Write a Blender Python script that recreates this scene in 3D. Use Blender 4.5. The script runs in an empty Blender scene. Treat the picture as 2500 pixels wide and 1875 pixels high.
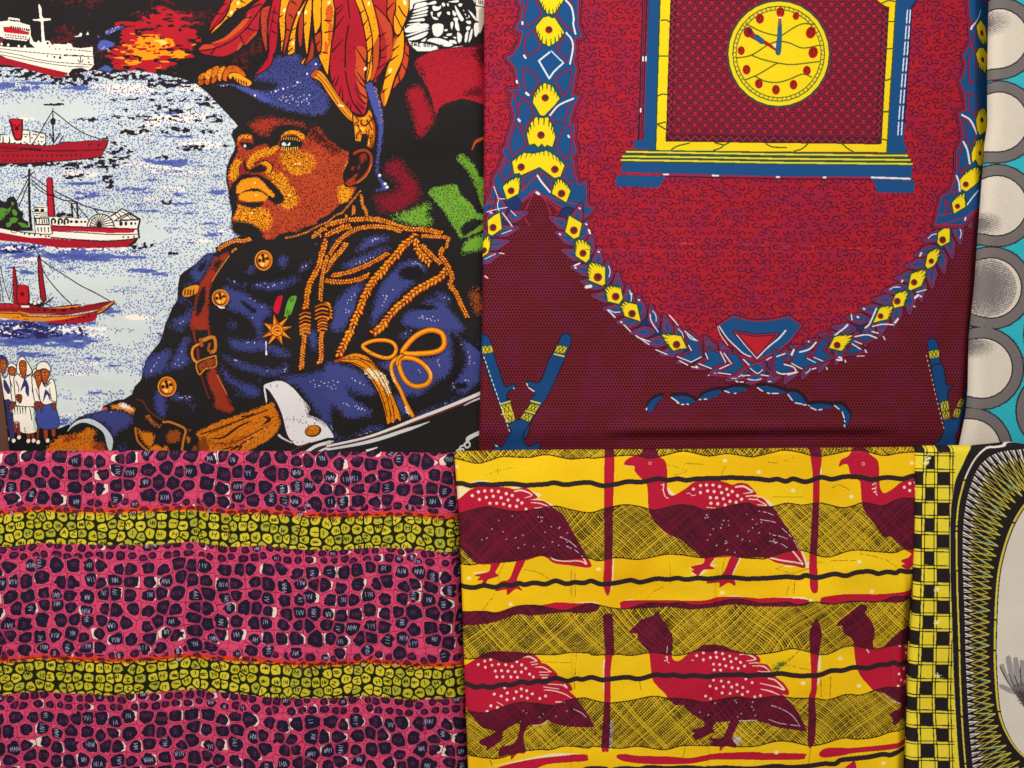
# Six printed cotton cloths hung edge to edge, seen from the front under soft shop light.
import bpy, bmesh, math
import numpy as np
from mathutils import Vector

scene = bpy.context.scene
# ---------------------------------------------------------------- camera, light, exposure
MM = 0.0005                      # one print unit on the cloth is half a millimetre
DIST = 1.5                       # camera to the plane of the rear cloths
ZC = 1.40                        # height of the picture's centre

cam_data = bpy.data.cameras.new('camera')
cam_data.sensor_width = 36.0
cam_data.lens = 36.0 * DIST / (2500 * MM)
cam_data.clip_start, cam_data.clip_end = 0.05, 50.0
cam = bpy.data.objects.new('camera', cam_data)
scene.collection.objects.link(cam)
cam.location = (0.0, -DIST, ZC)
cam.rotation_euler = (math.radians(90), 0, 0)
scene.camera = cam

world = bpy.data.worlds.new('World')
scene.world = world
world.use_nodes = True
bg = world.node_tree.nodes['Background']
bg.inputs[0].default_value = (1.0, 0.93, 0.84, 1)
bg.inputs[1].default_value = 0.36


def area_lamp(name, loc, target, size, power, col):
    L = bpy.data.lights.new(name, 'AREA')
    L.shape = 'RECTANGLE'
    L.size, L.size_y = size
    L.energy = power
    L.color = col
    o = bpy.data.objects.new(name, L)
    scene.collection.objects.link(o)
    o.location = loc
    o.rotation_euler = (Vector(target) - Vector(loc)).to_track_quat('-Z', 'Y').to_euler()
    return o


area_lamp('ceiling_lamp', (-0.55, -1.55, ZC + 1.25), (-0.10, 0, ZC + 0.05), (1.3, 0.7), 40.0, (1.0, 0.95, 0.87))

scene.view_settings.view_transform = 'Standard'
scene.view_settings.look = 'None'
scene.view_settings.exposure = 0.0
scene.view_settings.gamma = 1.0
scene.cycles.use_denoising = False

# ---------------------------------------------------------------- printing of the cloths (flat print, drawn as vector shapes)
F5 = 5.53


def pts(s, ox=0.0, oy=0.0, k=F5):
    a = np.array([float(q) for q in s.replace(',', ' ').split()]).reshape(-1, 2)
    return a / k + np.array([ox, oy])


def smooth(p, closed=True, n=5):
    p = np.asarray(p, float)
    m = len(p)
    if m < 3:
        return p
    if closed:
        q = np.vstack([p[-1:], p, p[:2]])
        segs = m
    else:
        q = np.vstack([2 * p[:1] - p[1:2], p, 2 * p[-1:] - p[-2:-1]])
        segs = m - 1
    t = np.linspace(0, 1, n, endpoint=False)[:, None]
    out = []
    for i in range(segs):
        a, b, c, d = q[i], q[i + 1], q[i + 2], q[i + 3]
        out.append(0.5 * (2 * b + (c - a) * t + (2 * a - 5 * b + 4 * c - d) * t * t + (3 * b - a - 3 * c + d) * t ** 3))
    if not closed:
        out.append(p[-1:])
    return np.vstack(out)


class Cloth:
    """A printed sheet: colours are screen-print inks, one array cell per half millimetre of cloth."""

    def __init__(self, x0, y0, x1, y1, base, seed=1):
        self.x0, self.y0, self.w, self.h = x0, y0, x1 - x0, y1 - y0
        self.a = np.empty((self.h, self.w, 3), np.float32)
        self.a[:] = base
        self.rng = np.random.default_rng(seed)

    def bbox(self, p, m=1):
        xa = max(0, int(np.floor(p[:, 0].min())) - m)
        ya = max(0, int(np.floor(p[:, 1].min())) - m)
        xb = min(self.w, int(np.ceil(p[:, 0].max())) + m + 1)
        yb = min(self.h, int(np.ceil(p[:, 1].max())) + m + 1)
        return xa, ya, xb, yb

    def mask(self, p, m=1):
        p = np.asarray(p, float) - np.array([self.x0, self.y0])
        xa, ya, xb, yb = self.bbox(p, m)
        if xb <= xa or yb <= ya:
            return None
        w, h = xb - xa, yb - ya
        tog = np.zeros((h, w + 1), np.int32)
        q = np.roll(p, -1, axis=0)
        for (ax, ay), (bx, by) in zip(p, q):
            if ay == by:
                continue
            if ay > by:
                ax, ay, bx, by = bx, by, ax, ay
            r0 = max(int(np.ceil(ay - 0.5)), ya)
            r1 = min(int(np.ceil(by - 0.5)), yb)
            if r1 <= r0:
                continue
            r = np.arange(r0, r1)
            x = ax + (r + 0.5 - ay) * (bx - ax) / (by - ay)
            c = np.clip(np.ceil(x - 0.5).astype(int) - xa, 0, w)
            np.add.at(tog, (r - ya, c), 1)
        return xa, ya, (np.cumsum(tog, axis=1)[:, :w] & 1).astype(bool)

    def put(self, xa, ya, m, col):
        v = self.a[ya:ya + m.shape[0], xa:xa + m.shape[1]]
        v[m] = col

    def fill(self, p, col, sm=True):
        if sm:
            p = smooth(p)
        r = self.mask(p)
        if r is not None:
            self.put(r[0], r[1], r[2], col)

    def stroke(self, p, wd, col, sm=True, closed=False):
        """wd: one width, or a (start, end) pair"""
        p = np.asarray(p, float)
        if sm and len(p) > 2:
            p = smooth(p, closed, 5)
        if closed:
            p = np.vstack([p, p[:1]])
        p = p - np.array([self.x0, self.y0])
        n = len(p)
        if np.isscalar(wd):
            wd = (wd, wd)
        rr = np.interp(np.arange(n), np.linspace(0, n - 1, len(wd)), wd) / 2
        for i in range(n - 1):
            a, b = p[i], p[i + 1]
            R = max(rr[i], rr[i + 1])
            xa = max(0, int(min(a[0], b[0]) - R - 1)); xb = min(self.w, int(max(a[0], b[0]) + R + 2))
            ya = max(0, int(min(a[1], b[1]) - R - 1)); yb = min(self.h, int(max(a[1], b[1]) + R + 2))
            if xb <= xa or yb <= ya:
                continue
            X = np.arange(xa, xb)[None, :] + 0.5 - a[0]
            Y = np.arange(ya, yb)[:, None] + 0.5 - a[1]
            d = b - a
            L = d @ d + 1e-9
            t = np.clip((X * d[0] + Y * d[1]) / L, 0, 1)
            r = rr[i] + (rr[i + 1] - rr[i]) * t
            m = (X - t * d[0]) ** 2 + (Y - t * d[1]) ** 2 <= r * r
            self.put(xa, ya, m, col)

    def ell(self, cx, cy, rx, ry, col, rot=0.0):
        t = np.linspace(0, 2 * np.pi, 28, endpoint=False)
        c, s = np.cos(rot), np.sin(rot)
        x, y = rx * np.cos(t), ry * np.sin(t)
        self.fill(np.stack([cx + c * x - s * y, cy + s * x + c * y], 1), col, False)

    def soft(self, p, col, blur=5, grain=2, gain=1.0, sm=True):
        """a stippled patch: solid in the middle, breaking into dots towards its edge"""
        if sm:
            p = smooth(p)
        r = self.mask(p, m=int(blur * 2) + 2)
        if r is None:
            return
        xa, ya, m = r
        d = box(box(m.astype(np.float32), blur), blur) * gain
        g = self.grain(m.shape, grain)
        self.put(xa, ya, d > 0.12 + 0.76 * g, col)

    def grain(self, shape, s):
        h, w = shape
        r = self.rng.random((h // s + 3, w // s + 3)).astype(np.float32)
        yy = np.arange(h) / s; xx = np.arange(w) / s
        return bil(r, yy, xx) if s > 2 else np.repeat(np.repeat(r, s, 0), s, 1)[:h, :w]

    def dots(self, p, col, gap, rad, dens=1.0, jit=0.9, sm=True):
        """scattered ink dots inside an outline"""
        if sm:
            p = smooth(p)
        r = self.mask(p)
        if r is None:
            return
        xa, ya, m = r
        h, w = m.shape
        gy, gx = np.mgrid[0:h:gap, 0:w:gap]
        gx = gx + self.rng.uniform(-jit, jit, gx.shape) * gap / 2
        gy = gy + self.rng.uniform(-jit, jit, gy.shape) * gap / 2
        k = self.rng.random(gx.shape) < dens
        x = gx[k].round().astype(int); y = gy[k].round().astype(int)
        k = (x >= 0) & (y >= 0) & (x < w) & (y < h)
        x, y = x[k], y[k]
        k = m[y, x]
        self.spots(x[k] + xa, y[k] + ya, rad, col)

    def spots(self, x, y, rad, col):
        R = int(np.ceil(rad))
        for dy in range(-R, R + 1):
            for dx in range(-R, R + 1):
                if dx * dx + dy * dy <= rad * rad + 0.3:
                    xx, yy = x + dx, y + dy
                    k = (xx >= 0) & (yy >= 0) & (xx < self.w) & (yy < self.h)
                    self.a[yy[k], xx[k]] = col


def box(a, r):
    r = max(1, int(r))
    for ax in (0, 1):
        p = [(0, 0), (0, 0)]
        p[ax] = (r + 1, r)
        c = np.cumsum(np.pad(a, p), axis=ax)
        n = a.shape[ax]
        a = (np.take(c, np.arange(2 * r + 1, 2 * r + 1 + n), ax) - np.take(c, np.arange(0, n), ax)) / (2 * r + 1)
    return a


def bil(g, yy, xx):
    y0 = np.clip(yy.astype(int), 0, g.shape[0] - 2); x0 = np.clip(xx.astype(int), 0, g.shape[1] - 2)
    fy = (yy - y0)[:, None]; fx = (xx - x0)[None, :]
    fy = fy * fy * (3 - 2 * fy); fx = fx * fx * (3 - 2 * fx)
    a = g[y0][:, x0]; b = g[y0][:, x0 + 1]; c = g[y0 + 1][:, x0]; d = g[y0 + 1][:, x0 + 1]
    return (a * (1 - fx) + b * fx) * (1 - fy) + (c * (1 - fx) + d * fx) * fy


def vnoise(h, w, sx, sy, seed, octaves=2):
    rng = np.random.default_rng(seed)
    out = np.zeros((h, w), np.float32)
    amp, tot = 1.0, 0.0
    for _ in range(octaves):
        g = rng.random((int(h / sy) + 3, int(w / sx) + 3)).astype(np.float32)
        out += amp * bil(g, np.arange(h) / sy, np.arange(w) / sx)
        tot += amp
        amp *= 0.5; sx = max(1.5, sx / 2); sy = max(1.5, sy / 2)
    return out / tot


def rgb(*c):
    return np.array(c, np.float32)
FONT = {'O': ['1 0 0 .3 0 .7 .5 1 1 .7 1 .3 .5 0 .1 .2'], 'N': ['0 1 0 0', '0 0 1 1', '1 1 1 0'], 'E': ['0 0 0 1', '0 0 1 0', '0 .5 .8 .5', '0 1 1 1'], 'G': ['1 .15 .5 0 0 .3 0 .7 .5 1 1 .8 1 .55 .6 .55'],
        'D': ['0 0 0 1', '0 0 .7 .1 1 .5 .7 .9 0 1'], 'H': ['0 0 0 1', '1 0 1 1', '0 .5 1 .5'], 'M': ['0 1 0 0', '0 0 .5 .7', '.5 .7 1 0', '1 0 1 1'], 'V': ['0 0 .5 1', '.5 1 1 0'], 'I': ['.5 0 .5 1'], 'Y': ['0 0 .5 .5', '1 0 .5 .5', '.5 .5 .5 1'],
        'A': ['0 1 .5 0', '.5 0 1 1', '.2 .6 .8 .6'], 'W': ['0 0 .25 1', '.25 1 .5 .3', '.5 .3 .75 1', '.75 1 1 0'], '1': ['.5 0 .5 1'], '2': ['0 .2 .5 0 1 .3 0 1', '0 1 1 1']}


def glyph(c, text, x, y, adv, size, col, wd, slope=0.0, rot=0.0, asp=.62):
    for ch in text:
        if ch in FONT:
            for s in FONT[ch]:
                a = np.array([float(q) for q in s.split()]).reshape(-1, 2) * np.array([size * asp, size])
                if rot:
                    a = a - np.array([size * asp / 2, size / 2]); cs, sn = np.cos(rot), np.sin(rot)
                    a = np.stack([a[:, 0] * cs - a[:, 1] * sn, a[:, 0] * sn + a[:, 1] * cs], 1)
                c.stroke(a + np.array([x, y]), wd, col)
        x += adv if ch != ' ' else adv * .7
        y += adv * slope
# ---- cloth 1: man in a plumed hat, ships on the sea
def rope(c, p, wd, seed=0, dark=(52, 30, 22)):
    """twisted gold cord: overlapping orange and yellow beads with dark gaps"""
    rng = np.random.default_rng(seed + int(abs(p[0][0] * 7 + p[0][1] * 13)))
    p = smooth(p, False, 8)
    d = np.r_[0, np.cumsum(np.hypot(*np.diff(p, axis=0).T))]
    c.stroke(p, wd * 1.12, rgb(*dark), sm=False)
    step = max(3.6, wd * 0.40)
    s, side = 0.0, 1
    while s < d[-1]:
        x = np.interp(s, d, p[:, 0]); y = np.interp(s, d, p[:, 1])
        x2 = np.interp(min(s + 2, d[-1]), d, p[:, 0]); y2 = np.interp(min(s + 2, d[-1]), d, p[:, 1])
        a = np.arctan2(y2 - y, x2 - x)
        o = side * wd * 0.2
        x, y = x - np.sin(a) * o, y + np.cos(a) * o
        r = a + side * 0.7 + rng.uniform(-.55, .55)
        L, W = wd * rng.uniform(.30, .50), wd * rng.uniform(.16, .30)
        c.ell(x, y, L, W, rgb(*dark), r)
        k = rng.random()
        c.ell(x, y, L * .88, W * .8, rgb(226, 128, 34) if k < .55 else rgb(196, 88, 36), r)
        c.ell(x + rng.uniform(-1, 1), y - W * .15, L * .5, W * .42, rgb(250, 178, 36) if k < .8 else rgb(236, 150, 40), r)
        if k > .86:
            c.spots(np.array([int(x - c.x0)]), np.array([int(y - c.y0)]), 1, rgb(255, 232, 190))
        s += step * .62; side = -side


def sea_print(c, sea):
    h, w = c.h, c.w
    xa, ya, m0 = c.mask(sea)
    m = np.zeros((h, w), bool)
    m[ya:ya + m0.shape[0], xa:xa + m0.shape[1]] = m0
    c.a[m] = rgb(212, 221, 222)
    gx, gy = np.meshgrid(np.arange(w) + c.x0, np.arange(h) + c.y0)
    n1 = vnoise(h, w, 60, 9, 11, 3)
    n2 = vnoise(h, w, 34, 6, 12, 3)
    n3 = vnoise(h, w, 16, 5, 13, 3)
    n4 = vnoise(h, w, 5, 4, 14, 2)
    # (cx, cy, rx, ry, strength)
    B = [(60, 210, 120, 20, .8), (170, 216, 90, 16, .8), (320, 222, 60, 12, .75), (385, 262, 60, 20, .75), (330, 272, 60, 18, .5),
         (450, 245, 70, 12, .6), (425, 275, 50, 12, .85), (470, 310, 80, 14, .55), (440, 335, 60, 10, .75), (520, 340, 50, 12, .6),
         (480, 375, 70, 9, .75), (440, 398, 90, 12, .9), (500, 415, 70, 14, .6), (420, 420, 60, 12, .75), (525, 440, 50, 30, .55),
         (460, 470, 70, 14, .7), (520, 465, 40, 10, .9), (450, 500, 70, 12, .75), (430, 520, 60, 10, .7), (525, 500, 40, 25, .5),
         (370, 400, 50, 16, .75), (385, 432, 40, 18, .75), (210, 447, 75, 9, .85), (200, 476, 70, 11, .9), (330, 465, 80, 12, .7),
         (350, 440, 60, 14, .55), (45, 428, 55, 15, .6), (30, 470, 20, 5, .6), (340, 500, 70, 14, .6), (360, 515, 50, 8, .7), (250, 420, 40, 12, .5),
         (60, 612, 110, 26, 1.1), (190, 622, 110, 22, 1.05), (310, 622, 60, 16, .9), (30, 655, 40, 14, .6), (165, 655, 26, 9, .8),
         (25, 662, 24, 12, .8), (65, 666, 24, 9, .9), (312, 708, 46, 9, .7), (350, 660, 60, 12, .8), (390, 670, 40, 8, .8),
         (272, 760, 30, 11, 1.0), (330, 745, 40, 12, .35), (90, 790, 140, 16, 1.25), (60, 820, 120, 24, 1.3), (170, 828, 80, 24, 1.1),
         (235, 842, 36, 9, .75), (80, 860, 100, 16, .8), (120, 880, 50, 10, .5), (225, 876, 36, 9, .75), (275, 893, 30, 5, .8),
         (320, 888, 20, 10, .9), (200, 908, 46, 8, .7), (245, 960, 40, 7, .8), (285, 958, 18, 8, .7), (160, 1030, 22, 16, .8),
         (285, 805, 40, 6, .5), (365, 815, 20, 6, .6), (520, 548, 34, 12, .75), (545, 570, 24, 10, .7), (420, 557, 26, 8, .6),
         (480, 590, 40, 12, .6), (515, 575, 24, 8, .9), (415, 660, 18, 8, .7), (465, 525, 40, 8, .4)]
    d = np.zeros((h, w), np.float32)
    for cx, cy, rx, ry, s in B:
        q = 1 - ((gx - cx) / (rx * 1.25)) ** 2 - ((gy - cy) / (ry * 1.35)) ** 2
        d = np.maximum(d, np.clip(q, 0, 1) ** .6 * s)
    g = c.grain((h, w), 3)
    wash = np.clip(1 - ((gx - 400) / 240.) ** 2 - ((gy - 380) / 210.) ** 2, 0, 1) * .38
    # cream foam
    cr = np.zeros((h, w), np.float32)
    for cx, cy, rx, ry, s in [(300, 215, 120, 22, .9), (440, 290, 110, 22, .9), (470, 215, 60, 30, .5), (440, 415, 110, 12, .8), (370, 300, 40, 10, 1),
                              (190, 425, 60, 9, 1), (380, 485, 40, 8, .9), (60, 633, 60, 10, .8), (330, 775, 60, 10, 1), (540, 565, 24, 10, 1),
                              (490, 588, 40, 8, .9), (215, 886, 50, 7, 1), (185, 912, 50, 5, 1), (165, 1012, 30, 7, .8), (60, 290, 40, 5, .6),
                              (340, 405, 60, 12, .7), (490, 355, 70, 14, .7), (430, 460, 50, 8, .6), (340, 325, 60, 9, .6)]:
        q = 1 - ((gx - cx) / rx) ** 2 - ((gy - cy) / ry) ** 2
        cr = np.maximum(cr, np.clip(q, 0, 1) * s)
    k = m & (cr * .75 + n1 * .95 + wash * .25 > .90)
    c.a[k] = rgb(246, 238, 228)
    calm = np.zeros((h, w), np.float32)
    for cx, cy, rx, ry in ((110, 268, 150, 26), (230, 705, 150, 40), (330, 560, 90, 40), (240, 935, 120, 34), (130, 1000, 80, 30), (60, 560, 90, 24), (300, 800, 80, 40)):
        calm = np.maximum(calm, np.clip(1.3 - ((gx - cx) / rx) ** 2 - ((gy - cy) / ry) ** 2, 0, 1))
    d = np.maximum(d, np.maximum(wash * 1.4, .46 * (1 - calm)))
    blue = d * (.30 + 1.25 * n2) * 1.05
    # stippled dots, closing up to solid where the wash is heavy
    gap = 5
    jy, jx = np.mgrid[0:h:gap, 0:w:gap]
    jx = np.clip((jx + c.rng.uniform(-2.6, 2.6, jx.shape)).astype(int), 0, w - 1); jy = np.clip((jy + c.rng.uniform(-2.6, 2.6, jy.shape)).astype(int), 0, h - 1)
    k = (c.rng.random(jx.shape) < np.clip(blue[jy, jx] * 1.7 - .18, 0, 1)) & m[jy, jx]
    c.spots(jx[k], jy[k], 1.4, rgb(108, 122, 188))
    c.a[m & (blue > .60 + .34 * n4)] = rgb(100, 114, 182)
    c.a[m & (blue > .92 + .3 * n4)] = rgb(84, 98, 168)
    # navy shading in the two heavy wakes
    z = np.maximum(np.exp(-((gy - 606) / 16) ** 2) * (gx < 330), 1.15 * np.exp(-((gy - 806) / 28) ** 2) * (gx < 260))
    c.a[m & (z * n3 * d > .5)] = rgb(52, 48, 104)
    c.a[m & (z * (1.05 - n4) * (.35 + n1) > .58)] = rgb(248, 242, 238)
    # black flecks
    Kf = [(60, 178, 120, 22, 1.0), (175, 192, 90, 22, 1.15), (300, 182, 120, 16, 1.2), (420, 200, 90, 20, 1.1), (60, 225, 80, 14, .6), (300, 240, 60, 10, .9),
          (125, 253, 40, 5, 1.1), (15, 274, 18, 4, 1), (225, 290, 60, 8, 1), (310, 285, 60, 8, 1.05), (330, 322, 60, 12, 1.05), (400, 262, 40, 16, 1),
          (505, 245, 40, 20, 1.1), (430, 270, 50, 10, .9), (525, 290, 40, 16, .9), (430, 318, 60, 14, 1.05), (510, 322, 30, 10, 1.05),
          (480, 362, 60, 11, 1.15), (405, 385, 40, 8, .9), (550, 357, 16, 6, 1), (405, 490, 20, 12, 1.1), (355, 375, 60, 10, .5), (290, 375, 44, 40, 1.15),
          (255, 400, 60, 22, 1.1), (190, 405, 60, 14, 1.05), (60, 400, 120, 9, 1.3), (190, 432, 50, 12, 1.05), (265, 440, 20, 30, 1.05), (215, 478, 16, 8, .9),
          (345, 600, 44, 14, 1.05), (330, 615, 40, 6, .9), (420, 618, 20, 6, 1.2)]
    kf = np.zeros((h, w), np.float32)
    for cx, cy, rx, ry, s in Kf:
        q = 1 - ((gx - cx) / rx) ** 2 - ((gy - cy) / ry) ** 2
        kf = np.maximum(kf, np.clip(q, 0, 1) ** .5 * s)
    n5 = vnoise(h, w, 9, 4.6, 15, 2)
    kf = np.maximum(kf, .78 * np.clip(1 - ((gx - 400) / 200.) ** 2 - ((gy - 270) / 130.) ** 2, 0, 1) ** .5 * (n1 > .45))
    c.a[m & (kf * n5 * 1.5 > .735)] = rgb(46, 40, 52)


def paint_portrait():
    K = rgb(44, 39, 42); CR = rgb(244, 238, 226); RED = rgb(190, 34, 58); SKIN = rgb(190, 78, 46); YEL = rgb(250, 172, 28)
    ORA = rgb(222, 128, 32); BLU = rgb(76, 84, 148); NAVY = rgb(50, 48, 100); BRN = rgb(176, 66, 40); GRN = rgb(124, 172, 60)
    WHT = rgb(238, 236, 244)
    c = Cloth(-80, -80, 1230, 1180, K, 3)
    r = c.rng
    # red specks in the dark sky
    n = vnoise(c.h, c.w, 8, 5, 5, 2) * vnoise(c.h, c.w, 60, 40, 6, 1)
    gy, gx = np.mgrid[0:c.h, 0:c.w]; gx = gx + c.x0; gy = gy + c.y0
    c.a[(n > .44) & (gy < 170) & (gx < 640) & (c.grain((c.h, c.w), 2) > .3)] = rgb(112, 34, 44)
    # ---- burst on the horizon
    q = 1.25 - ((gx - 372 - (120 - gy) * .35) / 112.) ** 2 - ((gy - 104) / 86.) ** 2
    f = q + (vnoise(c.h, c.w, 26, 9, 7, 3) - .5) * 1.9
    k = (f > .45) & (gy < 178) & (gx > 236) & (gx < 492)
    c.a[k] = rgb(190, 36, 54)
    f2 = 1.05 - ((gx - 372) / 90.) ** 2 - ((gy - 120) / 44.) ** 2 + (vnoise(c.h, c.w, 40, 10, 8, 3) - .5) * 3.4
    c.a[k & (f2 > .42)] = rgb(250, 166, 26)
    c.a[k & (f2 > 1.75)] = rgb(255, 220, 120)
    c.a[k & (vnoise(c.h, c.w, 20, 8, 9, 2) > .70)] = K
    c.a[k & (f2 > .1) & (vnoise(c.h, c.w, 12, 6, 10, 2) > .74)] = rgb(190, 44, 40)
    sea = np.array([(-90, 160), (60, 166), (170, 182), (230, 171), (271, 178), (330, 170), (398, 182), (440, 190), (478, 204), (508, 228), (545, 268),
                    (575, 300), (581, 308), (579, 311), (569, 319), (566, 331), (575, 351), (574, 366), (563, 384), (554, 407), (551, 438), (557, 472),
                    (565, 507), (564, 543), (574, 560), (592, 575), (577, 580), (550, 590), (537, 596), (527, 618), (507, 618), (494, 628), (480, 643),
                    (451, 663), (440, 674), (436, 695), (433, 733), (420, 751), (411, 773), (402, 793), (400, 805), (389, 836), (360, 872), (349, 901),
                    (345, 928), (329, 943), (322, 963), (302, 975), (282, 977), (251, 992), (248, 1003), (217, 1010), (192, 1019), (175, 1033), (165, 1046),
                    (140, 1052), (-90, 1058)], float)
    sea_print(c, sea)
    for p in ['1420 430 1500 390 1640 350 1660 370 1560 420 1440 470', '1330 600 1380 540 1560 590 1480 640 1380 680 1320 650', '1330 940 1420 880 1510 920 1480 960', '1300 480 1350 490 1330 510']:
        c.soft(pts(p), rgb(92, 108, 186), 2, 2)
    c.dots(pts('1420 430 1500 390 1640 350 1500 440'), CR, 4, 1, .5)
    c.dots(pts('1370 620 1500 620 1470 700 1380 690'), CR, 5, 1, .6)
    # ---- white steamer
    A = lambda s: pts(s, 0, 0)
    c.fill(A('-300 600 0 620 60 630 250 640 470 640 400 580 400 450 430 520 450 560 490 570 515 540 545 572 600 550 660 545 690 590 720 620 722 588 900 600 910 580 960 590 985 640 1090 652 1255 635 1258 740 1270 870 1240 910 1190 950 1100 915 980 930 920 1000 700 952 460 890 100 790 0 742 -300 700'), CR, False)
    c.fill(A('-300 740 0 762 120 792 500 890 920 985 900 1012 800 1050 700 1030 500 970 200 900 140 880 -300 860'), rgb(172, 32, 50), False)
    c.fill(A('-300 300 0 290 105 276 110 230 260 250 268 300 395 336 412 440 385 525 350 552 60 520 0 490 -300 480'), CR, False)
    c.fill(A('40 362 120 358 390 430 382 466 50 432'), rgb(196, 36, 48), False)
    c.fill(A('-100 510 40 515 30 580 -100 580'), rgb(150, 30, 50), False)
    for i in range(9):
        c.fill(A('%d %d %d %d %d %d %d %d' % (140 + i * 29, 345 + i * 5, 160 + i * 29, 349 + i * 5, 160 + i * 29, 378 + i * 5, 140 + i * 29, 374 + i * 5)), K, False)
        c.fill(A('%d %d %d %d %d %d' % (60 + i * 34, 455 + i * 4, 82 + i * 34, 458 + i * 4, 72 + i * 34, 488 + i * 4)), K, False)
    c.stroke(A('60 500 370 528'), 1.4, K); c.stroke(A('110 262 260 280'), 1.6, K, False); c.stroke(A('140 275 250 285'), 2.4, rgb(80, 70, 70))
    c.fill(A('512 62 530 50 556 110 560 200 580 240 682 244 682 268 580 282 588 420 606 560 560 572 545 300 535 282 434 272 440 255 530 250 524 180'), CR, False)
    for s in ['0 655 300 692 830 742', '866 740 1130 752', '860 752 1256 766', '0 695 250 740 500 800 800 842 1250 876', '20 740 500 832 900 892 1200 905']:
        c.stroke(A(s), 1.5, rgb(60, 52, 56))
    for x, y, s in [(640, 755, 2), (735, 770, 2.6), (810, 778, 3.2), (750, 658, 1.6), (802, 662, 1.6), (1196, 788, 2), (1200, 843, 2), (668, 628, 1.5), (640, 580, 3)]:
        c.ell(x / F5, y / F5, s, s, K)
    for i, x in enumerate([900, 958, 1014, 1070, 1110, 1150, 1180, 1214]):
        c.stroke(A('%d %d %d %d' % (x - 12, 666 + i * 4, x + 12, 670 + i * 4)), 1.8, K, False)
    c.stroke(A('1090 770 1090 836'), 2, K, False); c.stroke(A('1056 812 1075 840 1108 838 1124 808'), 2, K)
    for x, y in [(250, 622), (110, 605), (20, 595), (333, 628)]:
        c.ell(x / F5, y / F5, 3, 3.5, CR)
    for s in ['1000 490 1060 480 1080 440 1110 450 1100 490 1020 500', '1160 470 1185 420 1200 470']:
        c.fill(A(s), CR, False)
    # ---- red steamer
    Bt = lambda s: pts(s, 0, 250)
    c.fill(Bt('300 372 410 390 410 400 612 440 622 575 450 562 300 500'), CR, False)
    c.fill(Bt('-200 460 0 458 178 458 200 510 300 486 420 540 420 570 0 556 -200 540'), CR, False)
    for s in ['-100 430 70 432', '310 365 400 380', '440 384 620 424', '610 440 645 462', '400 400 405 555', '612 450 616 560', '0 462 0 540', '40 462 42 540', '128 470 130 540']:
        c.stroke(Bt(s), 2.4, K, False)
    for x, y in [(325, 430), (362, 432), (345, 462), (450, 430), (485, 436), (550, 465), (580, 470), (515, 525), (560, 530), (330, 540), (470, 545), (430, 480)]:
        c.ell(x / F5, 250 + y / F5, 2.4, 1.7, K)
    for x in range(0, 620, 40):
        c.ell(x / F5, 250 + (540 + x * .05) / F5, 2.2, 3, K if x % 80 else CR)
    c.fill(Bt('-300 530 0 540 400 562 600 582 800 562 840 530 1000 532 1200 515 1475 510 1460 580 1400 690 1370 745 1250 765 900 795 400 828 0 832 -300 830'), K, False)
    c.fill(Bt('-300 540 0 548 400 570 600 590 800 572 850 542 1000 542 1200 525 1460 520 1446 570 1390 690 1360 735 1240 752 900 782 400 815 0 820 -300 818'), rgb(172, 32, 52), False)
    for s, w in [('-100 608 300 628 560 652 1000 655 1420 640', 2.5), ('-100 655 200 655 300 640', 1.8), ('280 628 540 632', 5), ('0 590 300 600 500 600', 1.2)]:
        c.stroke(Bt(s), w, rgb(86, 24, 40))
    for i in range(17):
        c.ell((40 + i * 66) / F5, 250 + 715 / F5, 2.4, 2.6, rgb(96, 20, 40))
        if i < 10:
            c.ell((70 + i * 70) / F5, 250 + 786 / F5, 2.0, 2.2, rgb(96, 20, 40))
    for x in (1210, 1330):
        c.stroke(Bt('%d 605 %d 575 %d 565' % (x, x + 5, x + 35)), 3, rgb(96, 20, 40))
    c.fill(Bt('115 240 150 218 290 225 308 245 300 480 250 515 190 490 130 280'), rgb(70, 20, 36))
    c.fill(Bt('128 245 160 228 270 235 285 255 282 470 240 490 205 470 160 280'), rgb(196, 36, 52))
    c.stroke(Bt('180 300 230 330 270 300'), 3, rgb(110, 22, 40)); c.ell(225 / F5, 250 + 355 / F5, 5, 4.5, rgb(80, 20, 36))
    c.stroke(Bt('708 75 712 300 725 545'), (2.2, 3.2, 4.4), K); c.ell(713 / F5, 250 + 258 / F5, 6.4, 9, K)
    for s in ['704 112 540 400 430 565', '715 115 850 220 960 310 1110 405 1240 460 1385 505']:
        c.stroke(Bt(s), 2.4, rgb(56, 50, 56))
    for s in ['668 422 722 525', '810 418 738 535', '852 462 800 548']:
        c.stroke(Bt(s), 3.2, rgb(56, 50, 56), False)
    c.fill(Bt('1390 505 1400 480 1436 480 1445 440 1462 470 1470 505'), K, False); c.ell(1430 / F5, 250 + 435 / F5, 2, 2, rgb(130, 170, 110))
    # ---- paddle steamer
    Ct = lambda s: pts(s, 0, 500)
    c.fill(Ct('-200 -140 60 -40 110 -90 190 -110 240 -30 262 60 325 110 318 190 388 235 396 300 450 350 200 350 -200 330'), rgb(46, 40, 44))
    for s in ['30 40 110 60 160 30 130 110 60 150 0 160 -30 80', '140 190 200 170 250 190 220 240 150 250', '90 250 160 240 150 290 100 300', '250 240 330 250 390 290 380 310 300 300', '0 90 50 80 70 170 0 210', '160 -40 200 -20 170 20', '170 90 190 60 240 100 230 150 190 140']:
        c.fill(Ct(s), rgb(96, 148, 62))
    for s in ['60 90 130 90 100 120', '20 180 60 170 40 200']:
        c.fill(Ct(s), rgb(66, 108, 46))
    c.stroke(pts('398 915 405 1300 424 1715', 0, 250), (5.2, 6, 7), K)
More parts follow.
